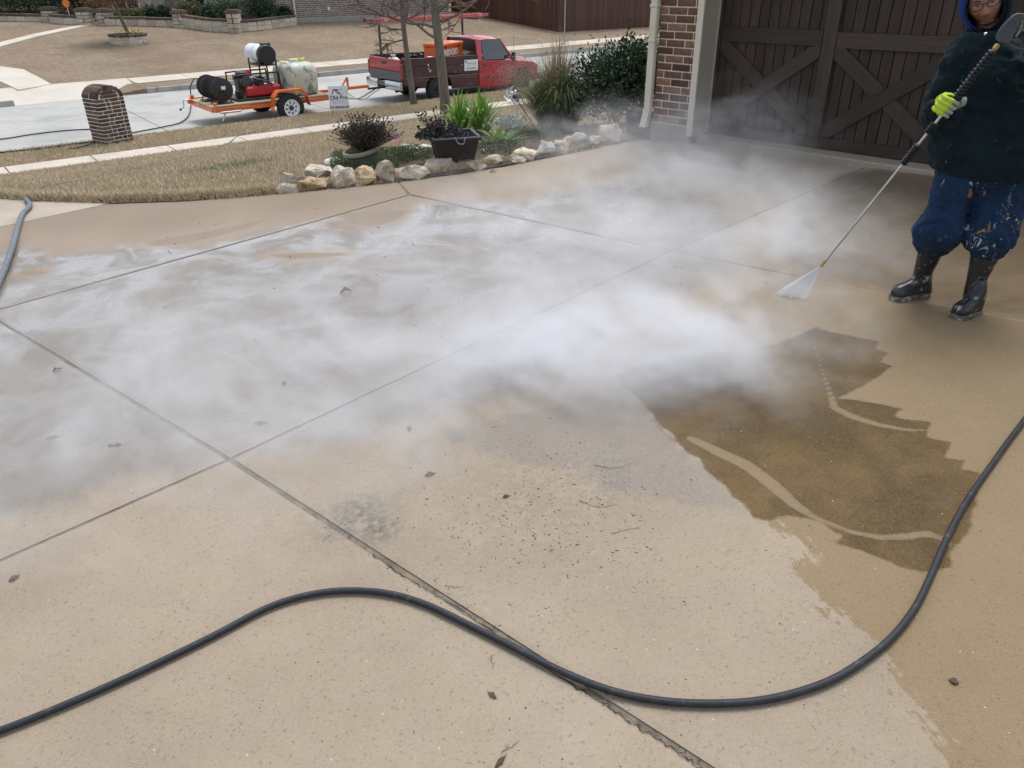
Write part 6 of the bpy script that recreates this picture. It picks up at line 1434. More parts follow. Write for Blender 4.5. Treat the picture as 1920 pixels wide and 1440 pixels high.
# planting bed soil behind the wall
b = MB(); P = [HIT(x, y) + V((0, .22, .20)) for x, y in ((-140, 33), (0, 39), (94, 40), (160, 46), (200, 47.5), (330, 50), (400, 59), (440, 60), (553, 48))]; Q = [p + V((-.6, 4.0, .30)) for p in P]; n = len(P); b.add([*P, *Q], [(i, i + 1, n + i + 1, n + i) for i in range(n - 1)]); tag(b.build('raised_bed', M_SOIL), None, None, None, 'structure')
# orange marker
g = HIT(136, 44); o = thing('reflector_marker', 'small round orange marker on a white stake in front of the hedge', 'marker', g + V((0, -.1, 0)))
MB().cyl((0, 0, 0), (0, 0, .75), .015, n=8).build('stake', M_WHITE, o, world=False); M_OR2 = mat('marker_orange', (.80, .22, .03), .5); MB().lathe([(.16, -.008), (.16, .008)], (0, -.02, .82), V((0, 1, 0)), 20).build('disc', M_OR2, o, world=False)
# bushes
M_B1 = leaf_mat('box_leaf_dark', [(.016, .034, .014), (.036, .068, .026), (.07, .115, .045)], .1, .5, 3); M_B2 = leaf_mat('box_leaf_olive', [(.06, .065, .025), (.12, .12, .045), (.19, .18, .08)], .15, .6, 2.5); M_B3 = leaf_mat('box_leaf_green', [(.03, .058, .022), (.06, .105, .038), (.11, .17, .065)], .12, .5, 3)
def bush(px0, px1, py0, py1, m, label, seed, back=.9, n=1500):
    xm_ = (px0 + px1) / 2; g = HIT(xm_, float(np.interp(xm_, [0, 94, 160, 200, 330, 400, 440, 553], [39, 41, 46, 47.5, 50, 58, 59, 48]))) + V((0, back + .55, 0)); g.z = zfar(g.dot(WD)) + .25; dist = g.y; w = (px1 - px0) / FPX * (g - CAMP).length * .98; d = ray((px0 + px1) / 2, py0); top = CAMP.z + d.z / d.y * g.y; bot = CAMP.z + ray((px0 + px1) / 2, py1).z / ray((px0 + px1) / 2, py1).y * g.y; h = top - bot
    o = thing('rounded_shrub', label, 'shrub', (g.x, g.y, bot - .1), 0); crown('foliage', (g.x, g.y, (top + bot) / 2 - .05), (w / 2 * .92, w / 2 * .8, h / 2 * 1.0), int(n * 2.6), .095, m, o, .12, 3, seed)
    MB().tube([(g.x, g.y, bot - .5), (g.x, g.y, (top + bot) / 2)], .05, 6).build('stem', M_DSTEM, o)
    return o
for i, (a, b_, c, d, m_, lb) in enumerate([(-70, 10, -30, 36, M_B1, 'dark hedge shrub at the far left edge'), (-4, 62, -34, 36, M_B3, 'broad green hedge shrub left of the first pier'), (46, 112, -36, 36, M_B1, 'tall dark shrub behind the first stone pier'), (100, 142, -30, 38, M_B2, 'brownish shrub behind the orange marker'), (128, 188, -28, 38, M_B3, 'green shrub right of the orange marker'),
        (252, 277, 12, 42, M_B1, 'small clipped dark shrub right of the leaning tree'), (274, 301, 11, 42, M_B1, 'second small clipped dark shrub'), (310, 362, 3, 44, M_B2, 'round olive shrub behind the fourth pier'), (364, 390, 8, 44, M_B1, 'narrow dark shrub between two round ones'), (383, 442, 1, 45, M_B3, 'large round green shrub left of the fifth pier'), (448, 506, -8, 45, M_B1, 'largest dark shrub at the brick corner'), (510, 533, 12, 42, M_B1, 'small round shrub at the end of the stone wall'), (200, 250, 14, 42, M_B2, 'low brown shrub behind the leaning tree')]): bush(a, b_, c, d, m_, lb, i)
g = HIT(905, 27); o = thing('rounded_shrub', 'low dark green shrub at the foot of the wooden fence', 'shrub', g); crown('foliage', (g.x, g.y + .2, g.z + .3), (1.0, .5, .42), 1400, .09, M_B1, o, .35, 7, 40); MB().tube([(g.x, g.y + .2, g.z), (g.x, g.y + .2, g.z + .3)], .05, 6).build('stem', M_DSTEM, o)
# leaning tree with russet leaves in its ring
g = HIT(243, 80); RP = thing('ring_planter', 'low round stone planter ring with brick cap around the tree', 'planter', g); rpi = pmat(RP).inverted(); rr_ = .66; P = [g + V((rr_ * math.cos(a_), rr_ * .95 * math.sin(a_), -.02)) for a_ in np.linspace(0, 2 * math.pi, 17)]
rwall(P, .30, 2, RP, rpi, .16, .07, .40)
b = MB(); b.lathe([(.60, .0), (.60, .30)], g, n=24); b.build('soil', M_SOIL, RP)
T2 = thing('leaning_tree', 'young leaning tree with russet brown leaves in the stone ring', 'tree', g + V((0, 0, .3)))
P = [g + V((.05, 0, .2)), g + V((-.12, 0, .9)), g + V((-.38, .0, 1.9)), g + V((-.5, 0, 2.8)), g + V((-.52, 0, 3.6))]; MB().tube(catmull(P, 5), [.085 - .0026 * i for i in range(21)], 10).build('trunk', M_BARK, T2, smooth='all')
M_RUS = leaf_mat('russet_leaf', [(.16, .075, .05), (.26, .13, .085), (.36, .20, .13)], .3, .7, 4); crown('crown', (g.x - .30, g.y, g.z + 1.95), (1.0, .95, .85), 12000, .085, M_RUS, T2, .12, 3, 9)
q = MB(); rr2 = random.Random(4)
for k in range(22): a_ = rr2.uniform(0, 6.28); q.tube([P[2 + k % 2], P[2] + V((math.cos(a_) * .4, math.sin(a_) * .4, rr2.uniform(.0, .6))), P[2] + V((math.cos(a_) * .85, math.sin(a_) * .8, rr2.uniform(.0, .9)))], [.025, .015, .005], 5)
q.build('limbs', M_TWIG, T2)
C = np.array([g + V((math.cos(a_) * .5 * r_, math.sin(a_) * .5 * r_, .36 + .1 * random.random())) for a_, r_ in [(rnd(0, 6.28), rnd(.4, 1)) for k in range(40)]]); n = len(C); rs = np.random.RandomState(2); o = mesh_np('yellow_pansies', leaf_quads(C, rs.normal(size=(n, 3)), rs.normal(size=(n, 3)), np.full(n, .09), np.full(n, .09)), 4, mat('pansy_yellow', (.65, .52, .06), .6, space='w')); tag(o, 'yellow flowers planted in the stone ring', 'flowers', None, 'stuff')
# ================================================================== DEBRIS ON THE DRIVE
M_LEAF = mat('dead_leaf', (.10, .055, .035), .8, var=.4, scale=60, space='w', rnd=.3); M_SEED = mat('dark_seed', (.035, .022, .018), .8, var=.4, scale=60, space='w')
def dead_leaf(px, py, size, rz, label, curl=.35, narrow=.45, seed=0):
    g = GP(px, py); rr_ = random.Random(seed); L = size; W_ = size * narrow; R_ = []
    for i in range(7):
        t = i / 6; w_ = W_ * .5 * math.sin(math.pi * min(1, t * .92 + .06)) * rr_.uniform(.8, 1.1) + .0008; x = (t - .5) * L; z = curl * L * (.5 - abs(t - .5)) * .5
        R_.append([V((x, -w_, z + curl * w_ * .7)), V((x, 0, z)), V((x, w_, z + curl * w_ * rr_.uniform(.4, 1.1)))])
    q = MB(); q.rings(R_, close=False, capa=False, capb=False); q.tube([(L * .5, 0, 0.001), (L * .68, 0, .004)], .0008, 4)
    o = q.build('dead_leaf', M_LEAF, smooth='all', fix=False); md = o.modifiers.new('thickness', 'SOLIDIFY'); md.thickness = .0009
    o.location = g + V((0, 0, .002)); o.rotation_euler = (rnd(-.1, .1), rnd(-.1, .1), rz); return tag(o, label, 'leaf', 'dead leaves scattered on the driveway')
for i, a in enumerate([(27, 1086, .034, .9, 'curled dark leaf at the left edge near the black hose', .6, .5), (107, 695, .046, 1.2, 'upright curled leaf left of the long joint', .8, .4), (490, 794, .060, .1, 'long reddish leaf above the joint crossing', .3, .22), (100, 821, .050, .6, 'slim reddish leaf on the left slab', .3, .2), (220, 835, .034, .2, 'small dull leaf between two joints at left', .3, .5),
        (533, 719, .035, 1.4, 'leaf half lost in the steam at left', .5, .4), (806, 891, .040, .4, 'dark leaf near the middle of the near slab', .6, .4), (949, 932, .024, .2, 'small dark leaf among the grit', .6, .6), (923, 1305, .030, 2.4, 'small brown leaf below the black hose', .5, .35), (938, 1430, .040, .9, 'narrow leaf at the bottom edge of the photo', .3, .3),
        (1788, 1279, .024, 2.6, 'square-ish flake of leaf on the wet tan concrete', .3, .9), (924, 323, .060, .3, 'leaf lying before the low sloping rock', .7, .6), (649, 549, .075, .5, 'clump of dark leaf bits in the wet film', .8, .6), (768, 805, .040, 1.5, 'faint leaf in the steam edge', .5, .5), (1133, 708, .03, .2, 'thin leaf at the front edge of the steam', .4, .3), (207, 836, .02, 1, 'tiny leaf beside the dull leaf at left', .3, .5)]): dead_leaf(*a[:5], a[5], a[6], i)
q = MB(); rr_ = random.Random(77)
def bit(px, py, s, long_=1.0):
    g = GP(px, py); a_ = rr_.uniform(0, 3.14); d = V((math.cos(a_), math.sin(a_), 0)); n_ = V((-d.y, d.x, 0)); l = s * long_
    q.add([g - d * l, g + n_ * s * .45, g + d * l, g - n_ * s * .45, g + V((0, 0, s * .55))], [(0, 1, 4), (1, 2, 4), (2, 3, 4), (3, 0, 4)])
for k in range(380): x, y = rr_.gauss(1010, 120), rr_.gauss(960, 75); bit(x, y, rr_.uniform(.0015, .0052), rr_.uniform(.8, 2.2))
for k in range(60): x, y = rr_.gauss(1150, 60), rr_.gauss(900, 60); bit(x, y, rr_.uniform(.001, .003), rr_.uniform(.8, 3))
for k in range(330): x, y = rr_.uniform(-100, 1900), rr_.uniform(420, 1440); bit(x, y, rr_.uniform(.0012, .0036), rr_.uniform(.8, 1.8))
for k in range(60): x, y = rr_.uniform(200, 1300), rr_.uniform(380, 640); bit(x, y, rr_.uniform(.004, .011), rr_.uniform(.8, 1.6))
for k in range(50): f_ = rr_.random(); x, y = 430 + 900 * f_, 860 + 580 * f_; bit(x + rr_.gauss(0, 8), y + rr_.gauss(0, 5), rr_.uniform(.002, .004), 2)
tag(q.build('leaf_litter', M_SEED, fix=False), 'fine dark seeds and bark crumbs scattered over the driveway', 'debris', None, 'stuff')
M_TWG = mat('twig_dark', (.07, .05, .04), .9, space='w')
for i, (a, b_, c, lb) in enumerate([((1085, 938), (1120, 950), (1160, 946), 'dark forked twig lying right of the grit'), ((835, 1096), (855, 1101), (870, 1099), 'dark twig near the joint left of centre'), ((1115, 872), (1150, 878), (1185, 868), 'thin twig on the damp grey patch'), ((1145, 1000), (1180, 992), (1200, 988), 'faint twig on the middle slab'), ((605, 1015), (617, 1005), (624, 1000), 'pale straw above the black hose'), ((919, 1228), (922, 1240), (925, 1252), 'short dark twig by the black hose'), ((940, 1410), (960, 1400), (972, 1388), 'thin stem touching the bottom edge leaf')]):
    P = [GP(*p_, .003) for p_ in (a, b_, c)]; o = MB().tube([v + V((rnd(-.003, .003), rnd(-.003, .003), 0)) for v in catmull(P, 5)], [.0010 - .00006 * i for i in range(11)], 4).build('twig', M_TWG, fix=False); tag(o, lb, 'twig', 'twigs scattered on the driveway')
# brownish grime beside the front joint: grit line
# ================================================================== WORKER
PS = thing('person', 'worker in dark hood, paint splashed blue trousers and rubber boots, holding a washing lance', 'person', (2.27, 3.86, zdrive(2.27, 3.86)))
SX = V((.90, -.43, 0)).normalized(); FX = V((-.43, -.90, 0)).normalized(); UP = V((0, 0, 1))
from mathutils import noise as mnoise
def rowring(y, xl, xr, Y, depth, n=28, sq_=2.3, tilt=0.0):
    a, b_ = AY(xl, y, Y), AY(xr, y, Y); c = (a + b_) / 2; hw = (b_ - a).length / 2; R_ = []
    for k in range(n):
        t = 2 * math.pi * k / n; ca, sa = math.cos(t), math.sin(t); f_ = (abs(ca) ** sq_ + abs(sa) ** sq_) ** (-1 / sq_); R_.append(c + SX * ca * f_ * hw + FX * sa * f_ * depth + UP * tilt * sa * depth)
    return R_
def interp_rows(rows, m=5):
    """rows of (y,xl,xr,Y,depth) -> catmull interpolated"""
    A = np.array(rows, float); P = np.vstack([2 * A[0] - A[1], A, 2 * A[-1] - A[-2]]); out = []
    for i in range(1, len(P) - 2):
        for k in range(m):
            t = k / m; a, b_, c, d = P[i - 1], P[i], P[i + 1], P[i + 2]; out.append(.5 * ((2 * b_) + (c - a) * t + (2 * a - 5 * b_ + 4 * c - d) * t * t + (3 * b_ - a - 3 * c + d) * t ** 3))
    out.append(A[-1]); return [tuple(v) for v in out]
def wrinkle(q, amp, scale, seed=0, c=None, stretch=(1, 1, 1)):
    me = q; nv = []
    from mathutils import Vector as VV_
    # vertex normals approximated from the faces
    N_ = [V() for _ in me.v]; vs = [V(v) for v in me.v]
    for f in me.f:
        n_ = (vs[f[1]] - vs[f[0]]).cross(vs[f[2]] - vs[f[0]])
        for i in f: N_[i] += n_
    for i, v in enumerate(vs):
        n_ = N_[i].normalized() if N_[i].length > 0 else V(); p = V((v.x * scale * stretch[0] + seed, v.y * scale * stretch[1], v.z * scale * stretch[2])); a = mnoise.noise(p) + .5 * mnoise.noise(p * 2.3); a = (1 - abs(a) * 2.2) * .6
        nv.append(v + n_ * amp * a)
    me.v = [tuple(v) for v in nv]; return me
def folds(o, size, amp):
    tx = bpy.data.textures.new('cloth_folds', 'CLOUDS'); tx.noise_scale = size; tx.noise_type = 'HARD_NOISE'; tx.noise_depth = 2
    md = o.modifiers.new('folds', 'DISPLACE'); md.texture = tx; md.strength = -amp; md.mid_level = .35; md.texture_coords = 'GLOBAL'
    ms_ = o.modifiers.new('settle', 'SMOOTH'); ms_.iterations = 2; ms_.factor = .5
def fold(t, P):
    mp = t.n('ShaderNodeMapping'); mp.inputs['Scale'].default_value = (5, 5, 11); mp.inputs['Rotation'].default_value = (.3, .5, .2); t.l(P, mp.inputs[0]); f = t.noise(mp.outputs[0], 1.0, 4, .6, 1.6)
    return t.math('SUBTRACT', 1.0, t.math('ABSOLUTE', t.math('MULTIPLY', t.math('SUBTRACT', f, .5), 4.0)))
def cloth_mat(name, col, spl=None, rough=.95):
    t = NT(name); P = t.pos(); f = t.noise(P, 6, 4, .6); g_ = t.noise(P, 400, 2, .6); c = t.ramp(f, [(.3, tuple(v * .7 for v in col)), (.7, tuple(v * 1.35 for v in col))])
    c = t.mix(t.math('MULTIPLY', t.smooth(g_, .5, .75), .25), c, tuple(min(1, v * 2) for v in col))
    for i, (sc_, th, cc, k) in enumerate(spl or []):
        mp = t.n('ShaderNodeMapping'); mp.inputs['Location'].default_value = (i * 3.1, i * 1.7, 0); mp.inputs['Scale'].default_value = (sc_, sc_, sc_ * .55); mp.inputs['Rotation'].default_value = (0, .5 * i, .3); t.l(P, mp.inputs[0])
        n1 = t.noise(mp.outputs[0], 1.0, 5, .75, 1.2); n2 = t.noise(P, 3.4 + i, 2, .5); m_ = t.math('MULTIPLY', t.smooth(n1, th, th + .025), t.smooth(n2, k, k + .06)); c = t.mix(m_, c, cc)
    return t.set(Base__Color=c, Roughness=rough, Specular__IOR__Level=.2, Sheen__Weight=.03, Normal=t.bump(t.math('ADD', t.noise(P, 28, 5, .65), t.math('MULTIPLY', g_, .2)), .45, .012))
M_HOOD = cloth_mat('sweatshirt_cloth', (.0065, .0165, .022), [(12, .655, (.02, .10, .30), .52), (22, .675, (.26, .28, .30), .52)])
M_TROU = cloth_mat('trouser_cloth', (.012, .031, .072), [(15, .60, (.42, .45, .50), .48), (9, .63, (.34, .22, .035), .50), (26, .66, (.015, .02, .03), .5)])
M_BOOT = mat('rubber_boot', (.010, .011, .012), .4, var=.4, scale=10, space='w', coat=.2, dirt=((.09, .11, .12), 16, .60)); M_SOLE = mat('boot_sole', (.10, .095, .085), .7, var=.5, scale=25, space='w', dirt=((.42, .40, .36), 30, .50))
M_BOOTW = mat('boot_foot_splashed', (.010, .012, .015), .38, var=.4, scale=14, space='w', coat=.15, dirt=((.38, .38, .36), 26, .585))
M_SKIN = mat('dark_skin', (.31, .145, .088), .5, var=.14, scale=14, bump=.15, bscale=300); M_LIP = mat('lip', (.19, .075, .062), .45); M_EYEW = mat('eye_white', (.26, .22, .20), .35); M_EYED = mat('eye_iris', (.012, .008, .006), .15); M_FRAME = mat('glasses_frame', (.012, .010, .010), .3); M_BLUEL = cloth_mat('blue_lining', (.006, .028, .16))
M_HAIR = mat('black_hair', (.008, .007, .007), .9)
# --- trousers
tr_rows_L = [(318, 1768, 1850, 3.93, .13), (345, 1757, 1818, 3.92, .115), (378, 1747, 1810, 3.92, .10), (411, 1735, 1802, 3.90, .098), (432, 1718, 1800, 3.89, .105), (448, 1717, 1791, 3.91, .098), (461, 1721, 1780, 3.94, .08), (471, 1727, 1772, 3.96, .064)]
tr_rows_R = [(318, 1822, 1925, 3.93, .14), (345, 1822, 1921, 3.90, .125), (378, 1824, 1913, 3.87, .11), (411, 1820, 1906, 3.84, .105), (436, 1808, 1900, 3.81, .110), (455, 1810, 1891, 3.80, .10), (467, 1817, 1883, 3.80, .082), (477, 1826, 1876, 3.80, .068)]
q = MB(); q.rings([rowring(*r, n=36) for r in interp_rows(tr_rows_L, 5)]); q.rings([rowring(*r, n=36) for r in interp_rows(tr_rows_R, 5)]); q.rings([rowring(*r, n=36) for r in interp_rows([(262, 1775, 1915, 3.94, .13), (300, 1766, 1922, 3.94, .15), (322, 1765, 1924, 3.93, .15), (342, 1768, 1920, 3.92, .12), (356, 1790, 1900, 3.91, .07)], 4)])
o = wrinkle(wrinkle(q, .013, 9, 3, stretch=(1, 1, 2.2)), .006, 22, 6, stretch=(1, 1, 2)).build('trousers', M_TROU, PS, smooth='all'); md = o.modifiers.new('join', 'REMESH'); md.mode = 'VOXEL'; md.voxel_size = .0065; md.use_smooth_shade = True; md2 = o.modifiers.new('soft', 'SMOOTH'); md2.iterations = 4; md2.factor = .5; folds(o, .09, .026); folds(o, .045, .010)
# folds at the knees where the trousers are tucked in
# --- boots
def boot(rows, heel, toe, Yn, seed, wfoot):
    top = [rowring(*r, n=24) for r in interp_rows(rows, 4)]
    b = bpy.data.objects.new('boot', None); COL.objects.link(b); h = GP(*heel); b.location = h; adopt(b, PS)
    q = MB(); q.rings(top)
    H_, T_ = GP(*heel), GP(*toe); d = (T_ - H_); L = d.length; d.normalize(); s_ = V((d.y, -d.x, 0)).normalized(); z0 = H_.z
    R_ = []
    for t, w_, hgt in ((-.03, .62, .10), (.06, .88, .17), (.2, .90, .165), (.34, .86, .115), (.52, .92, .074), (.68, 1.0, .064), (.82, .97, .056), (.93, .75, .046), (1.0, .38, .030)):
        c = H_ + d * (L * t); ring = []
        for k in range(20):
            an = 2 * math.pi * k / 20; ca, sa = math.cos(an), math.sin(an); f_ = (abs(ca) ** 2.6 + abs(sa) ** 2.6) ** (-1 / 2.6); ring.append(V((c.x, c.y, z0 + .022)) + s_ * ca * f_ * wfoot * w_ + V((0, 0, max(0, sa) * f_ * (hgt - .0) + min(0, sa) * .012)))
        R_.append(ring)
    q.rings(R_); o = q.build('boot_upper', M_BOOTW, b, smooth='all'); md = o.modifiers.new('join', 'REMESH'); md.mode = 'VOXEL'; md.voxel_size = .005; md.use_smooth_shade = True; md2 = o.modifiers.new('soft', 'SMOOTH'); md2.iterations = 5; md2.factor = .5
    R_ = []
    for t, w_ in ((-.06, .5), (-.03, .78), (.1, .92), (.3, .86), (.42, .84), (.6, 1.02), (.8, 1.04), (.94, .84), (1.02, .45)):
        c = H_ + d * (L * t); R_.append([c + s_ * wfoot * 1.06 * w_ + V((0, 0, .0)), c + s_ * wfoot * 1.1 * w_ + V((0, 0, .026)), c - s_ * wfoot * 1.1 * w_ + V((0, 0, .026)), c - s_ * wfoot * 1.06 * w_ + V((0, 0, .0))])
    q = MB().rings([[V((p.x, p.y, zdrive(p.x, p.y) + (p.z - c0) )) for p in r] for r, c0 in ((r, r[0].z) for r in R_)]); q.build('sole', M_SOLE, b, bevel=.004)
    q = MB(); tb = top[0]; q.rings([[p + (p - sum(tb, V()) / len(tb)).normalized() * .004 + V((0, 0, dz)) for p in tb] for dz in (-.012, .012)], True, False, False); q.build('boot_rim', M_BOOT, b)
boot([(462, 1725, 1769, 3.965, .062), (490, 1719, 1757, 3.975, .056), (512, 1714, 1746, 3.985, .050), (530, 1711, 1746, 3.985, .054), (546, 1712, 1746, 3.985, .05)], (1733, 551), (1671, 563), 3.97, 1, .044)
boot([(470, 1823, 1876, 3.80, .066), (500, 1819, 1860, 3.795, .058), (530, 1813, 1845, 3.79, .050), (552, 1808, 1843, 3.785, .054), (578, 1806, 1841, 3.78, .05)], (1829, 585), (1788, 598), 3.79, 2, .046)
# --- sweatshirt: torso + sleeves, one garment
SH_L = AY(1812, 100, 3.93); EL_L = AY(1766, 212, 3.97); WR_L = AY(1765, 211, 3.80)
SH_R = AY(1912, 98, 3.93); EL_R = AY(1990, 205, 3.80); WR_R = AY(1952, 88, 3.60)
q = MB(); q.rings([rowring(*r, n=40) for r in interp_rows([(60, 1834, 1882, 3.95, .075), (74, 1822, 1895, 3.95, .10), (86, 1812, 1908, 3.95, .115), (104, 1801, 1918, 3.94, .14), (135, 1794, 1930, 3.93, .165), (180, 1789, 1934, 3.92, .17), (225, 1772, 1938, 3.91, .185), (262, 1755, 1942, 3.91, .195), (292, 1751, 1944, 3.91, .195), (310, 1757, 1938, 3.91, .18), (324, 1770, 1928, 3.91, .165)], 5)])
q.tube(catmull([SH_L + V((.03, .0, .02)), SH_L, SH_L.lerp(EL_L, .5) + V((-.015, 0, 0)), EL_L, EL_L + V((.015, -.05, -.025)), WR_L + V((.0, .02, 0)), WR_L + V((0, -.015, 0))], 5), [.06 + .0 * i for i in range(1)] * 1 if False else [.070, .073, .075, .076, .077, .078, .079, .080, .081, .081, .081, .080, .079, .078, .077, .077, .078, .079, .080, .079, .076, .073, .070, .066, .063, .060, .057, .053, .050, .048, .046], 20)
q.tube(catmull([SH_R + V((-.03, .0, .02)), SH_R, SH_R.lerp(EL_R, .5), EL_R, EL_R.lerp(WR_R, .5), WR_R], 5), [.072 - .0008 * i for i in range(26)], 20)
o = wrinkle(wrinkle(q, .017, 7, 11, stretch=(1, 1, 1.9)), .006, 19, 4, stretch=(1, 1, 1.6)).build('sweatshirt', M_HOOD, PS, smooth='all'); md = o.modifiers.new('join', 'REMESH'); md.mode = 'VOXEL'; md.voxel_size = .007; md.use_smooth_shade = True; md2 = o.modifiers.new('soft', 'SMOOTH'); md2.iterations = 4; md2.factor = .5; folds(o, .11, .034); folds(o, .05, .012)
# --- head
HU = (AY(1843, -20, 3.9) - AY(1854, 70, 3.9)).normalized(); HFv = V((-.50, -.86, .0)); HFv = (HFv - HU * HFv.dot(HU)).normalized(); HS_ = HFv.cross(HU).normalized()
HS_ = HS_ if HS_.x > 0 else -HS_
HC = AY(1843, 14, 3.90) + V((.045, .078, .028)) * 1.0        # centre of the skull at eye level
HM = Matrix((HS_, -HFv, HU)).transposed()                # head local: x image right, y back, z up
def hl(x, y, z): return HC + HM @ V((x, y, z))
def gs(d2, s): return math.exp(-d2 / (s * s))
n1, n2 = 64, 56; vs_ = []; R_ = []
for i in range(n2 + 1):
    th = math.pi * i / n2; ring = []
    for k in range(n1):
        ph = 2 * math.pi * k / n1; x = math.sin(th) * math.cos(ph); y = math.sin(th) * math.sin(ph); z = math.cos(th)
        X = x * .072; Y_ = y * .092; Z = z * .112 - .004
        if Z < -.02: f_ = 1 - .42 * min(1, (-.02 - Z) / .095) ** 1.35; X *= f_; Y_ *= (1 - .22 * min(1, (-.02 - Z) / .09)) if Y_ < 0 else (1 - .55 * min(1, (-.02 - Z) / .09))
        if Y_ < 0:
            # features on the front
            Y_ -= .018 * gs((X / 1.0) ** 2 + ((Z + .040) * .9) ** 2, .012) + .010 * gs(X ** 2 * 1.2 + ((Z + .020) * .6) ** 2, .010) + .008 * gs((X - .012) ** 2 + (Z + .044) ** 2, .008) + .008 * gs((X + .012) ** 2 + (Z + .044) ** 2, .008)
            Y_ += .010 * gs((abs(X) - .030) ** 2 + (Z - .0) ** 2 * 1.6, .015) - .006 * gs((abs(X) - .028) ** 2 * .4 + (Z - .020) ** 2, .010)
            Y_ -= .007 * gs((abs(X) - .038) ** 2 + (Z + .030) ** 2, .020) + .009 * gs((X * .7) ** 2 + (Z + .070) ** 2, .012) + .006 * gs(X ** 2 + (Z + .100) ** 2, .016)
            Y_ += .004 * gs((X * .5) ** 2 + (Z + .0835) ** 2 * 4, .008)
        ring.append(hl(X, Y_, Z))
    R_.append(ring)
q = MB(); q.rings(R_, True, False, False)
for sx_ in (-1, 1): q.rings([[hl(sx_ * (.070 + d_), .005 + math.cos(a_) * .018 * s_, -.012 + math.sin(a_) * .032 * s_) for a_ in np.linspace(0, 2 * math.pi, 13)[:-1]] for d_, s_ in ((-.01, .8), (.006, 1.0), (.012, .7))])
neck_b = AY(1862, 80, 3.97); q.tube([hl(0, .02, -.06), hl(0, .03, -.11), neck_b], [.052, .050, .058], 20)
q.tube([neck_b + V((0, 0, .03)), AY(1862, 130, 3.95), AY(1860, 220, 3.94), AY(1856, 300, 3.94), AY(1845, 330, 3.93)], [.07, .125, .11, .12, .12], 20)
q.tube([AY(1815, 320, 3.93), AY(1773, 430, 3.92), AY(1746, 468, 3.965), AY(1737, 495, 3.975), AY(1729, 530, 3.985)], [.085, .055, .040, .034, .028], 16); q.tube([AY(1870, 320, 3.93), AY(1858, 440, 3.84), AY(1849, 475, 3.80), AY(1839, 505, 3.795), AY(1829, 548, 3.785)], [.085, .055, .040, .034, .028], 16)
q.tube([AY(1862, 105, 3.95), SH_L, EL_L, WR_L], [.06, .05, .038, .026], 14); q.tube([AY(1862, 105, 3.95), SH_R, EL_R, WR_R], [.06, .05, .038, .026], 14)
o = q.build('body', M_SKIN, PS, smooth='all'); md = o.modifiers.new('join', 'REMESH'); md.mode = 'VOXEL'; md.voxel_size = .0042; md.use_smooth_shade = True; md2 = o.modifiers.new('soft', 'SMOOTH'); md2.iterations = 2; md2.factor = .5
# lips, eyes, brows, glasses
q = MB()
def lipring(z0, up): return [[hl(x, -.094 - .014 * math.cos(x / .030 * math.pi / 2) ** .6 + (0 if t in (1, 2) else .006), z0 + up * (t / 3 - .0) * .0075 * math.cos(x / .030 * math.pi / 2) ** .8) for t in range(4)] for x in np.linspace(-.0275, .0275, 11)]
q.rings(lipring(-.0725, 1)); q.build('upper_lip', M_LIP, PS, smooth='all'); q = MB().rings(lipring(-.0735, -1.15)); q.build('lower_lip', M_LIP, PS, smooth='all')
for sx_ in (-1, 1):
    q = MB(); q.rings([[hl(sx_ * .030 + .0115 * math.sin(th_) * math.cos(a_), -.0755 - .006 * math.sin(th_) * max(0, -math.sin(a_ * 0 - 1.57)) * 1.0 + 0 * a_, .001 + .0030 * math.sin(th_) * math.sin(a_)) if th_ > 1.0 else hl(sx_ * .030 + .0115 * math.sin(th_) * math.cos(a_), -.0815 + .0015 * th_, .001 + .0030 * math.sin(th_) * math.sin(a_)) for a_ in np.linspace(0, 2 * math.pi, 17)[:-1]] for th_ in (.05, .5, .95, 1.57)]); e_ = q.build('eye', M_EYEW, PS, smooth='all')
    MB().lathe([(.0036, .0), (.0033, .0008), (.0001, .0012)], hl(sx_ * .030 - .002, -.0818, .0015), HM @ V((0, -1, 0)), 14).build('iris', M_EYED, e_)
    MB().tube([hl(sx_ * .014, -.090, .020), hl(sx_ * .030, -.088, .026), hl(sx_ * .048, -.078, .021)], [.0025, .003, .0015], 6).build('eyebrow', M_HAIR, PS)
gl = bpy.data.objects.new('glasses', None); COL.objects.link(gl); gl.location = hl(0, -.10, 0); adopt(gl, PS)
for sx_ in (-1, 1):
    loop = [hl(sx_ * .032 + .0235 * math.cos(a_), -.1015 + abs(.032 + sx_ * .0235 * math.cos(a_)) * .16, .000 + .0155 * math.sin(a_)) for a_ in np.linspace(0, 2 * math.pi, 25)]
    MB().tube(loop, .0019, 6, cap=False).build('lens_rim', M_FRAME if sx_ < 0 else M_FRAME, gl, smooth='all')
    t_ = NT('spectacle_lens_' + ('a' if sx_ < 0 else 'b')) if False else None
    q = MB(); cpt = hl(sx_ * .032, -.0965, 0); q.add([cpt] + loop[:-1], [(0, i + 1, (i + 1) % 24 + 1) for i in range(24)]); o = q.build('lens', MATS.get('lens') or mat('lens', (.8, .8, .8), .03), gl)
    MB().tube([hl(sx_ * .056, -.094, .004), hl(sx_ * .070, -.06, .006), hl(sx_ * .074, .0, .0)], .0016, 6).build('temple_arm', M_FRAME, gl)
MB().tube([hl(-.010, -.100, .004), hl(0, -.104, .007), hl(.010, -.100, .004)], .0022, 6).build('bridge', M_FRAME, gl)
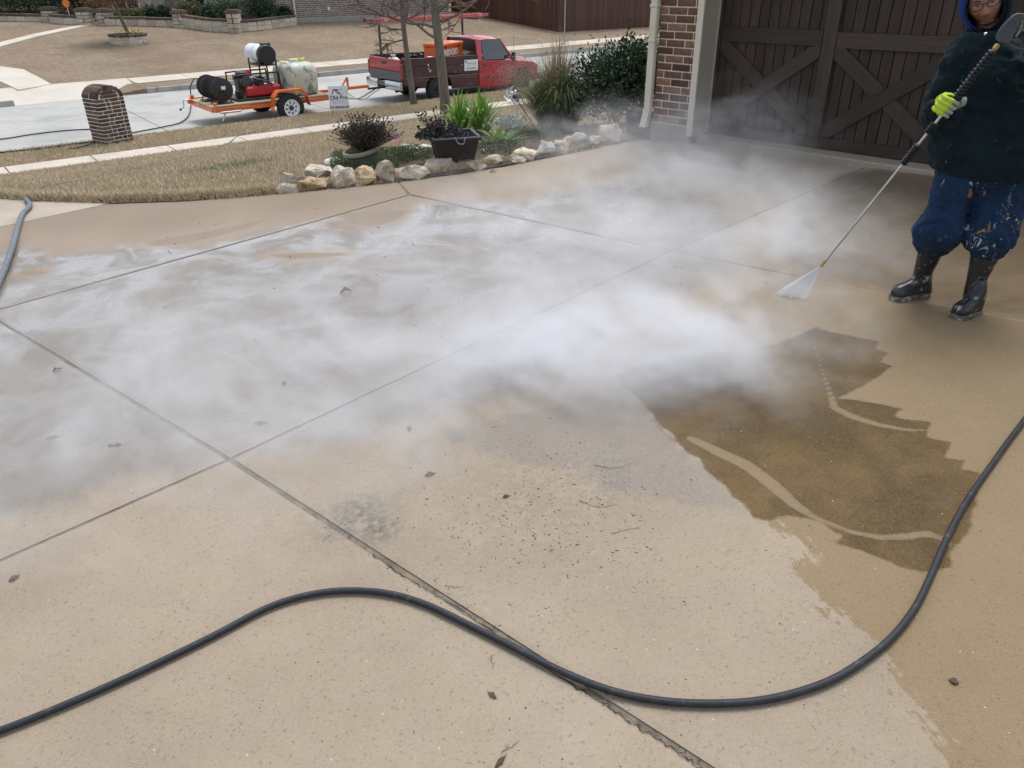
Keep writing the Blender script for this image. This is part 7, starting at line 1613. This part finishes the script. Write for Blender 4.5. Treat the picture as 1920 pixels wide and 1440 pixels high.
lm = MATS['lens']; nt_ = lm.node_tree; tb_ = nt_.nodes.new('ShaderNodeBsdfTransparent'); gb_ = nt_.nodes.new('ShaderNodeBsdfGlossy'); gb_.inputs['Roughness'].default_value = .05; mx_ = nt_.nodes.new('ShaderNodeMixShader'); mx_.inputs[0].default_value = .05; nt_.links.new(tb_.outputs[0], mx_.inputs[1]); nt_.links.new(gb_.outputs[0], mx_.inputs[2]); nt_.links.new(mx_.outputs[0], nt_.nodes['Material Output'].inputs['Surface'])
# hood: outer shell and blue lining, open towards the face
def hoodshell(kx, ky, kz, front, name, m, th=.008, dz=0.0, dx_=0.0, part=None):
    q = MB(); nu, nv_ = 40, 26; R_ = []
    for i in range(nv_ + 1):
        # angle from the back pole to the opening
        t = i / nv_; th_ = t * front; ring = []
        for k in range(nu):
            a_ = 2 * math.pi * k / nu if part is None else part[0] + (part[1] - part[0]) * k / (nu - 1); x = math.sin(th_) * math.cos(a_); z = math.sin(th_) * math.sin(a_); y = math.cos(th_)
            zz = z * kz; lo = 1.0
            if z < 0: lo = 1.0 - .18 * min(1, -z); zz = z * kz * 1.02
            ring.append(hl(x * kx * lo + dx_, y * ky + .012 - .0, zz - .020 + dz))
        R_.append(ring)
    q.rings(R_, part is None, part is None, False); wrinkle(q, .004, 14, 5); o = q.build(name, m, PS, smooth='all'); md = o.modifiers.new('thickness', 'SOLIDIFY'); md.thickness = th; md.offset = -1; return o
hoodshell(.112, .120, .150, math.radians(128), 'hood', M_HOOD, .010, dx_=.004)
hoodshell(.096, .114, .133, math.radians(135), 'hood_lining', M_BLUEL, .006, dx_=-.013, part=(1.5, 4.15))
hoodshell(.097, .112, .134, math.radians(134), 'hood_dark_lining', M_HOOD, .006, dx_=.004, part=(-2.1, 1.48))  # rest of the lining, in the sweatshirt's dark cloth
# bunched hood fabric at the neck and a drawcord toggle
P = [hl(.085 * math.cos(a_), .02 - .085 * math.sin(a_) * (1 if math.sin(a_) > 0 else .9), -.150 - .022 * math.sin(a_)) for a_ in np.linspace(0, 2 * math.pi, 25)]
o = wrinkle(MB().tube(P, .034, 14, cap=False), .006, 20, 9).build('hood_collar', M_HOOD, PS, smooth='all')
MB().lathe([(.001, -.008), (.006, -.005), (.006, .005), (.001, .008)], AY(1848, 63.5, 3.765), V((.6, 0, .3)), 10).build('drawcord_toggle', M_SILVER, PS, smooth=True)
# --- lance
WD_ = thing('pressure_lance', 'long silver pressure washer lance with black ribbed grips and grey trigger gun', 'pressure lance', AY(1543, 492, 4.02))
def LP(t): return LG0.lerp(LG1, t)
LG0 = AY(1868, 88, 3.575); LG1 = AY(1543, 495, 4.02); LAX = (LG1 - LG0).normalized()
def lt(py): # parameter for an image row
    best = min(range(1001), key=lambda i: abs(_prow(LP(i / 1000)) - py)); return best / 1000
def _prow(P): c = RCW.transposed() @ (P - CAMP); return c.y / c.z * FPX + CY
MB().cyl(LG0, LG1, .0065, n=12).build('lance_tube', M_SILVER, WD_, smooth=True)
def grip(y0, y1, r0, r1, n_, name):
    a, b_ = lt(y0), lt(y1); prof = []; L = (LP(b_) - LP(a)).length
    for k in range(n_): h = L * k / n_; prof += [(r0, h), (r1, h + L / n_ * .25), (r1, h + L / n_ * .60), (r0, h + L / n_ * .85)]
    prof.append((r0, L)); MB().lathe(prof, LP(a), LAX, 16).build(name, M_HOSE, WD_, smooth=True)
grip(95, 207, .0105, .0185, 17, 'ribbed_grip'); grip(231, 250, .009, .0185, 5, 'ribbed_sleeve'); grip(271, 308, .009, .0175, 8, 'ribbed_sleeve')
MB().lathe([(.0085, 0), (.012, .004), (.012, .02), (.009, .024)], LG0 - LAX * .012, LAX, 6).build('brass_collar', mat('brass', (.55, .40, .16), .35, .9), WD_)
MB().lathe([(.007, 0), (.010, .003), (.010, .022), (.0075, .026), (.009, .03), (.009, .045)], LG1 - LAX * .03, LAX, 8).build('nozzle', MATS['brass'], WD_)
GO = LG0; gv = lambda x, y: AY(1780 + x / 13.09, y / 13.09, 3.56)
gpl = [(1130, 965), (1160, 860), (1220, 740), (1290, 640), (1370, 550), (1450, 470), (1540, 395), (1620, 342), (1700, 318), (1790, 330), (1900, 350), (2050, 420), (2100, 520), (1900, 480), (1760, 470), (1720, 560), (1660, 720), (1600, 820), (1560, 900), (1500, 1010), (1430, 1095), (1370, 1055), (1250, 1050)]
A_ = [gv(*p_) for p_ in gpl]; nrm_ = V((-.45, -.89, 0)); q = MB(); n = len(A_); q.add([p_ + nrm_ * .018 for p_ in A_] + [p_ - nrm_ * .018 for p_ in A_], [tuple(range(n)), tuple(range(n, 2 * n))[::-1]] + [(i, (i + 1) % n, (i + 1) % n + n, i + n) for i in range(n)])
M_GUN = mat('gun_grey_plastic', (.060, .068, .074), .5, var=.15, scale=20, space='w'); q.build('trigger_gun', M_GUN, WD_, bevel=.004)
MB().tube(catmull([gv(1430, 1080), gv(1520, 1125), gv(1650, 1180), gv(1833, 1218), gv(2020, 1200), gv(2140, 1080), gv(2160, 820), gv(2100, 560)], 5), .0055, 8).build('trigger_guard', M_GUN, WD_, smooth='all')
MB().tube(catmull([gv(1620, 900), gv(1700, 800), gv(1760, 650), gv(1780, 560)], 5), .005, 8).build('trigger', mat('trigger_tan', (.30, .24, .18), .5), WD_, smooth='all')
MB().tube(catmull([gv(2080, 470), gv(2240, 700), gv(2300, 1100), gv(2260, 2200), gv(2300, 4200), AY(2040, 480, 3.4), GP(2080, 640, .02)], 8), .0125, 10).build('supply_hose', M_HOSE, WD_, smooth='all')
for (x_, y_) in ((1560, 505), (1440, 560), (1600, 555), (1480, 585), (1410, 650), (1350, 730), (1660, 675), (1665, 365), (1285, 1020), (1570, 640)): MB().lathe([(.0028, 0), (.0028, .001)], gv(x_, y_) + nrm_ * .0178, nrm_, 8).build('screw_hole', M_FRAME, WD_)
# --- gloves: curled round the lance
def glove(G_, axis, right, toward, wrist, name, flip=1):
    """fingers wrap the axis from the back of the hand over the camera side"""
    A3 = axis; e2 = (toward - A3 * toward.dot(A3)).normalized(); e1 = A3.cross(e2).normalized(); e1 = e1 if e1.dot(right) > 0 else -e1
    g_ = bpy.data.objects.new(name, None); COL.objects.link(g_); g_.location = G_; adopt(g_, PS)
    pos = lambda a_, r_, h_: G_ + (e1 * math.cos(math.radians(a_)) + e2 * math.sin(math.radians(a_))) * r_ + A3 * h_
    q = MB()
    for i, (h_, ln, fr) in enumerate(((-.033, .92, .0105), (-.011, 1.0, .0115), (.011, .97, .0112), (.032, .82, .0100))):
        hh_ = h_; angs = [205, 185, 162, 140, 112, 84, 55, 28, 5 + (1 - ln) * 120]; rad_ = [.046, .047, .043, .036, .032, .030, .029, .028, .026]
        P = [pos(a_, r_, hh_ + .004 * math.sin(k)) for k, (a_, r_) in enumerate(zip(angs, rad_))]; q.tube(catmull(P, 3), [fr * (1.12 if k in (3, 4, 5, 12, 13, 14) else 1.0) * (1 - .012 * k) for k in range(25)], 12)
    # palm behind the lance
    R_ = []
    for h_ in (-.046, -.036, -.012, .012, .034, .044):
        s_ = .72 if h_ in (-.046, .044) else 1.0; R_.append([pos(a_, r_ * (s_ if k not in (0,) else s_), h_) for k, (a_, r_) in enumerate(((200, .050), (180, .040), (200, .022), (260, .018), (300, .030), (290, .046), (255, .052), (225, .055)))])
    q.rings(R_)
    q.tube([pos(225, .045, -.0), (pos(232, .06, .0) + wrist) / 2, wrist], [.036, .031, .029], 16)
    # thumb: leaves the side of the palm and runs up along the grip on the far side
    q.tube(catmull([pos(285, .040, .010), pos(310, .044, -.012), pos(340, .042, -.034), pos(2, .036, -.052), pos(14, .030, -.064)], 4), [.0155, .0152, .015, .0148, .0145, .014, .0138, .0138, .0138, .0138, .0135, .013, .0128, .0125, .012, .011, .009], 12)
    t = MATS.get('glove') 
    if t is None:
        n_ = NT('glove'); P_ = n_.pos(); vd_ = n_.n('ShaderNodeVectorMath', _operation='DOT_PRODUCT'); sb_ = n_.n('ShaderNodeVectorMath', _operation='SUBTRACT'); n_.l(P_, sb_.inputs[0]); sb_.inputs[1].default_value = G_; n_.l(sb_.outputs[0], vd_.inputs[0]); vd_.inputs[1].default_value = e1
        k_ = n_.smooth(n_.math('ADD', vd_.outputs['Value'], n_.math('MULTIPLY', n_.math('SUBTRACT', n_.noise(P_, 60, 3), .5), .02)), .002, .008); c_ = n_.mix(k_, (.46, .60, .04), (.34, .38, .36)); c_ = n_.mix(n_.math('MULTIPLY', n_.smooth(n_.noise(P_, 70, 3), .55, .7), .35), c_, (.16, .20, .06)); t = n_.set(Base__Color=c_, Roughness=.8, Normal=n_.bump(n_.noise(P_, 500, 2), .3, .002)); MATS['glove'] = t
    o = q.build('glove_knit', t, g_, smooth='all'); md = o.modifiers.new('join', 'REMESH'); md.mode = 'VOXEL'; md.voxel_size = .0024; md.use_smooth_shade = True; md2 = o.modifiers.new('soft', 'SMOOTH'); md2.iterations = 2; md2.factor = .5
    MB().tube([wrist + (G_ - wrist) * .12, wrist - (G_ - wrist) * .1], .037, 16).build('cuff', M_HOOD, g_, smooth='all')
tcam = V((-.45, -.89, .1)).normalized()
glove(LP(lt(200)), LAX, V((1, 0, 0)), tcam, AY(1766, 210, 3.79), 'glove')
G2_ = gv(2080, 700); glove(G2_, (gv(2160, 1000) - gv(2060, 480)).normalized(), V((-1, 0, 0)), tcam, WR_R, 'glove')
# ================================================================== WATER FAN
t = NT('water_spray'); tp_ = t.n('ShaderNodeBsdfTransparent'); mx_ = t.n('ShaderNodeMixShader'); mx_.inputs[0].default_value = .55; t.set(Base__Color=(.98, .99, 1.0), Roughness=.6); t.l(tp_.outputs[0], mx_.inputs[1]); t.l(t.b.outputs[0], mx_.inputs[2]); t.l(mx_.outputs[0], t.o.inputs['Surface'])
NZ = LG1 + LAX * .012; vs = []; rs = np.random.RandomState(9); gA, gB = GP(1452, 553), GP(1507, 560)
for k in range(800):
    f_ = rs.rand(); e = gA.lerp(gB, f_) + V((rs.normal() * .008, rs.normal() * .012, 0)); s_ = rs.uniform(0, .25); e2_ = s_ + rs.uniform(.35, .9); e2_ = min(1.0, e2_); a = NZ.lerp(e, s_); b_ = NZ.lerp(e, e2_); w_ = V((.0012 + .0022 * e2_, 0, 0)); vs.append([tuple(a - w_ * .4), tuple(a + w_ * .4), tuple(b_ + w_), tuple(b_ - w_)])
for k in range(0):
    f_ = rs.rand(); c = gA.lerp(gB, f_) + V((-abs(rs.normal()) * .09 + .01, rs.normal() * .025, abs(rs.normal()) * .012)); s_ = rs.uniform(.0006, .0018); vs.append([tuple(c + V((-s_ * 4, 0, 0))), tuple(c + V((0, -s_, 0))), tuple(c + V((s_ * 2, 0, 0))), tuple(c + V((0, s_, s_)))])
o = mesh_np('water_spray', np.array(vs), 4, t.m); tag(o, 'white fan of water hitting the concrete below the lance tip', 'water spray', None, 'stuff')
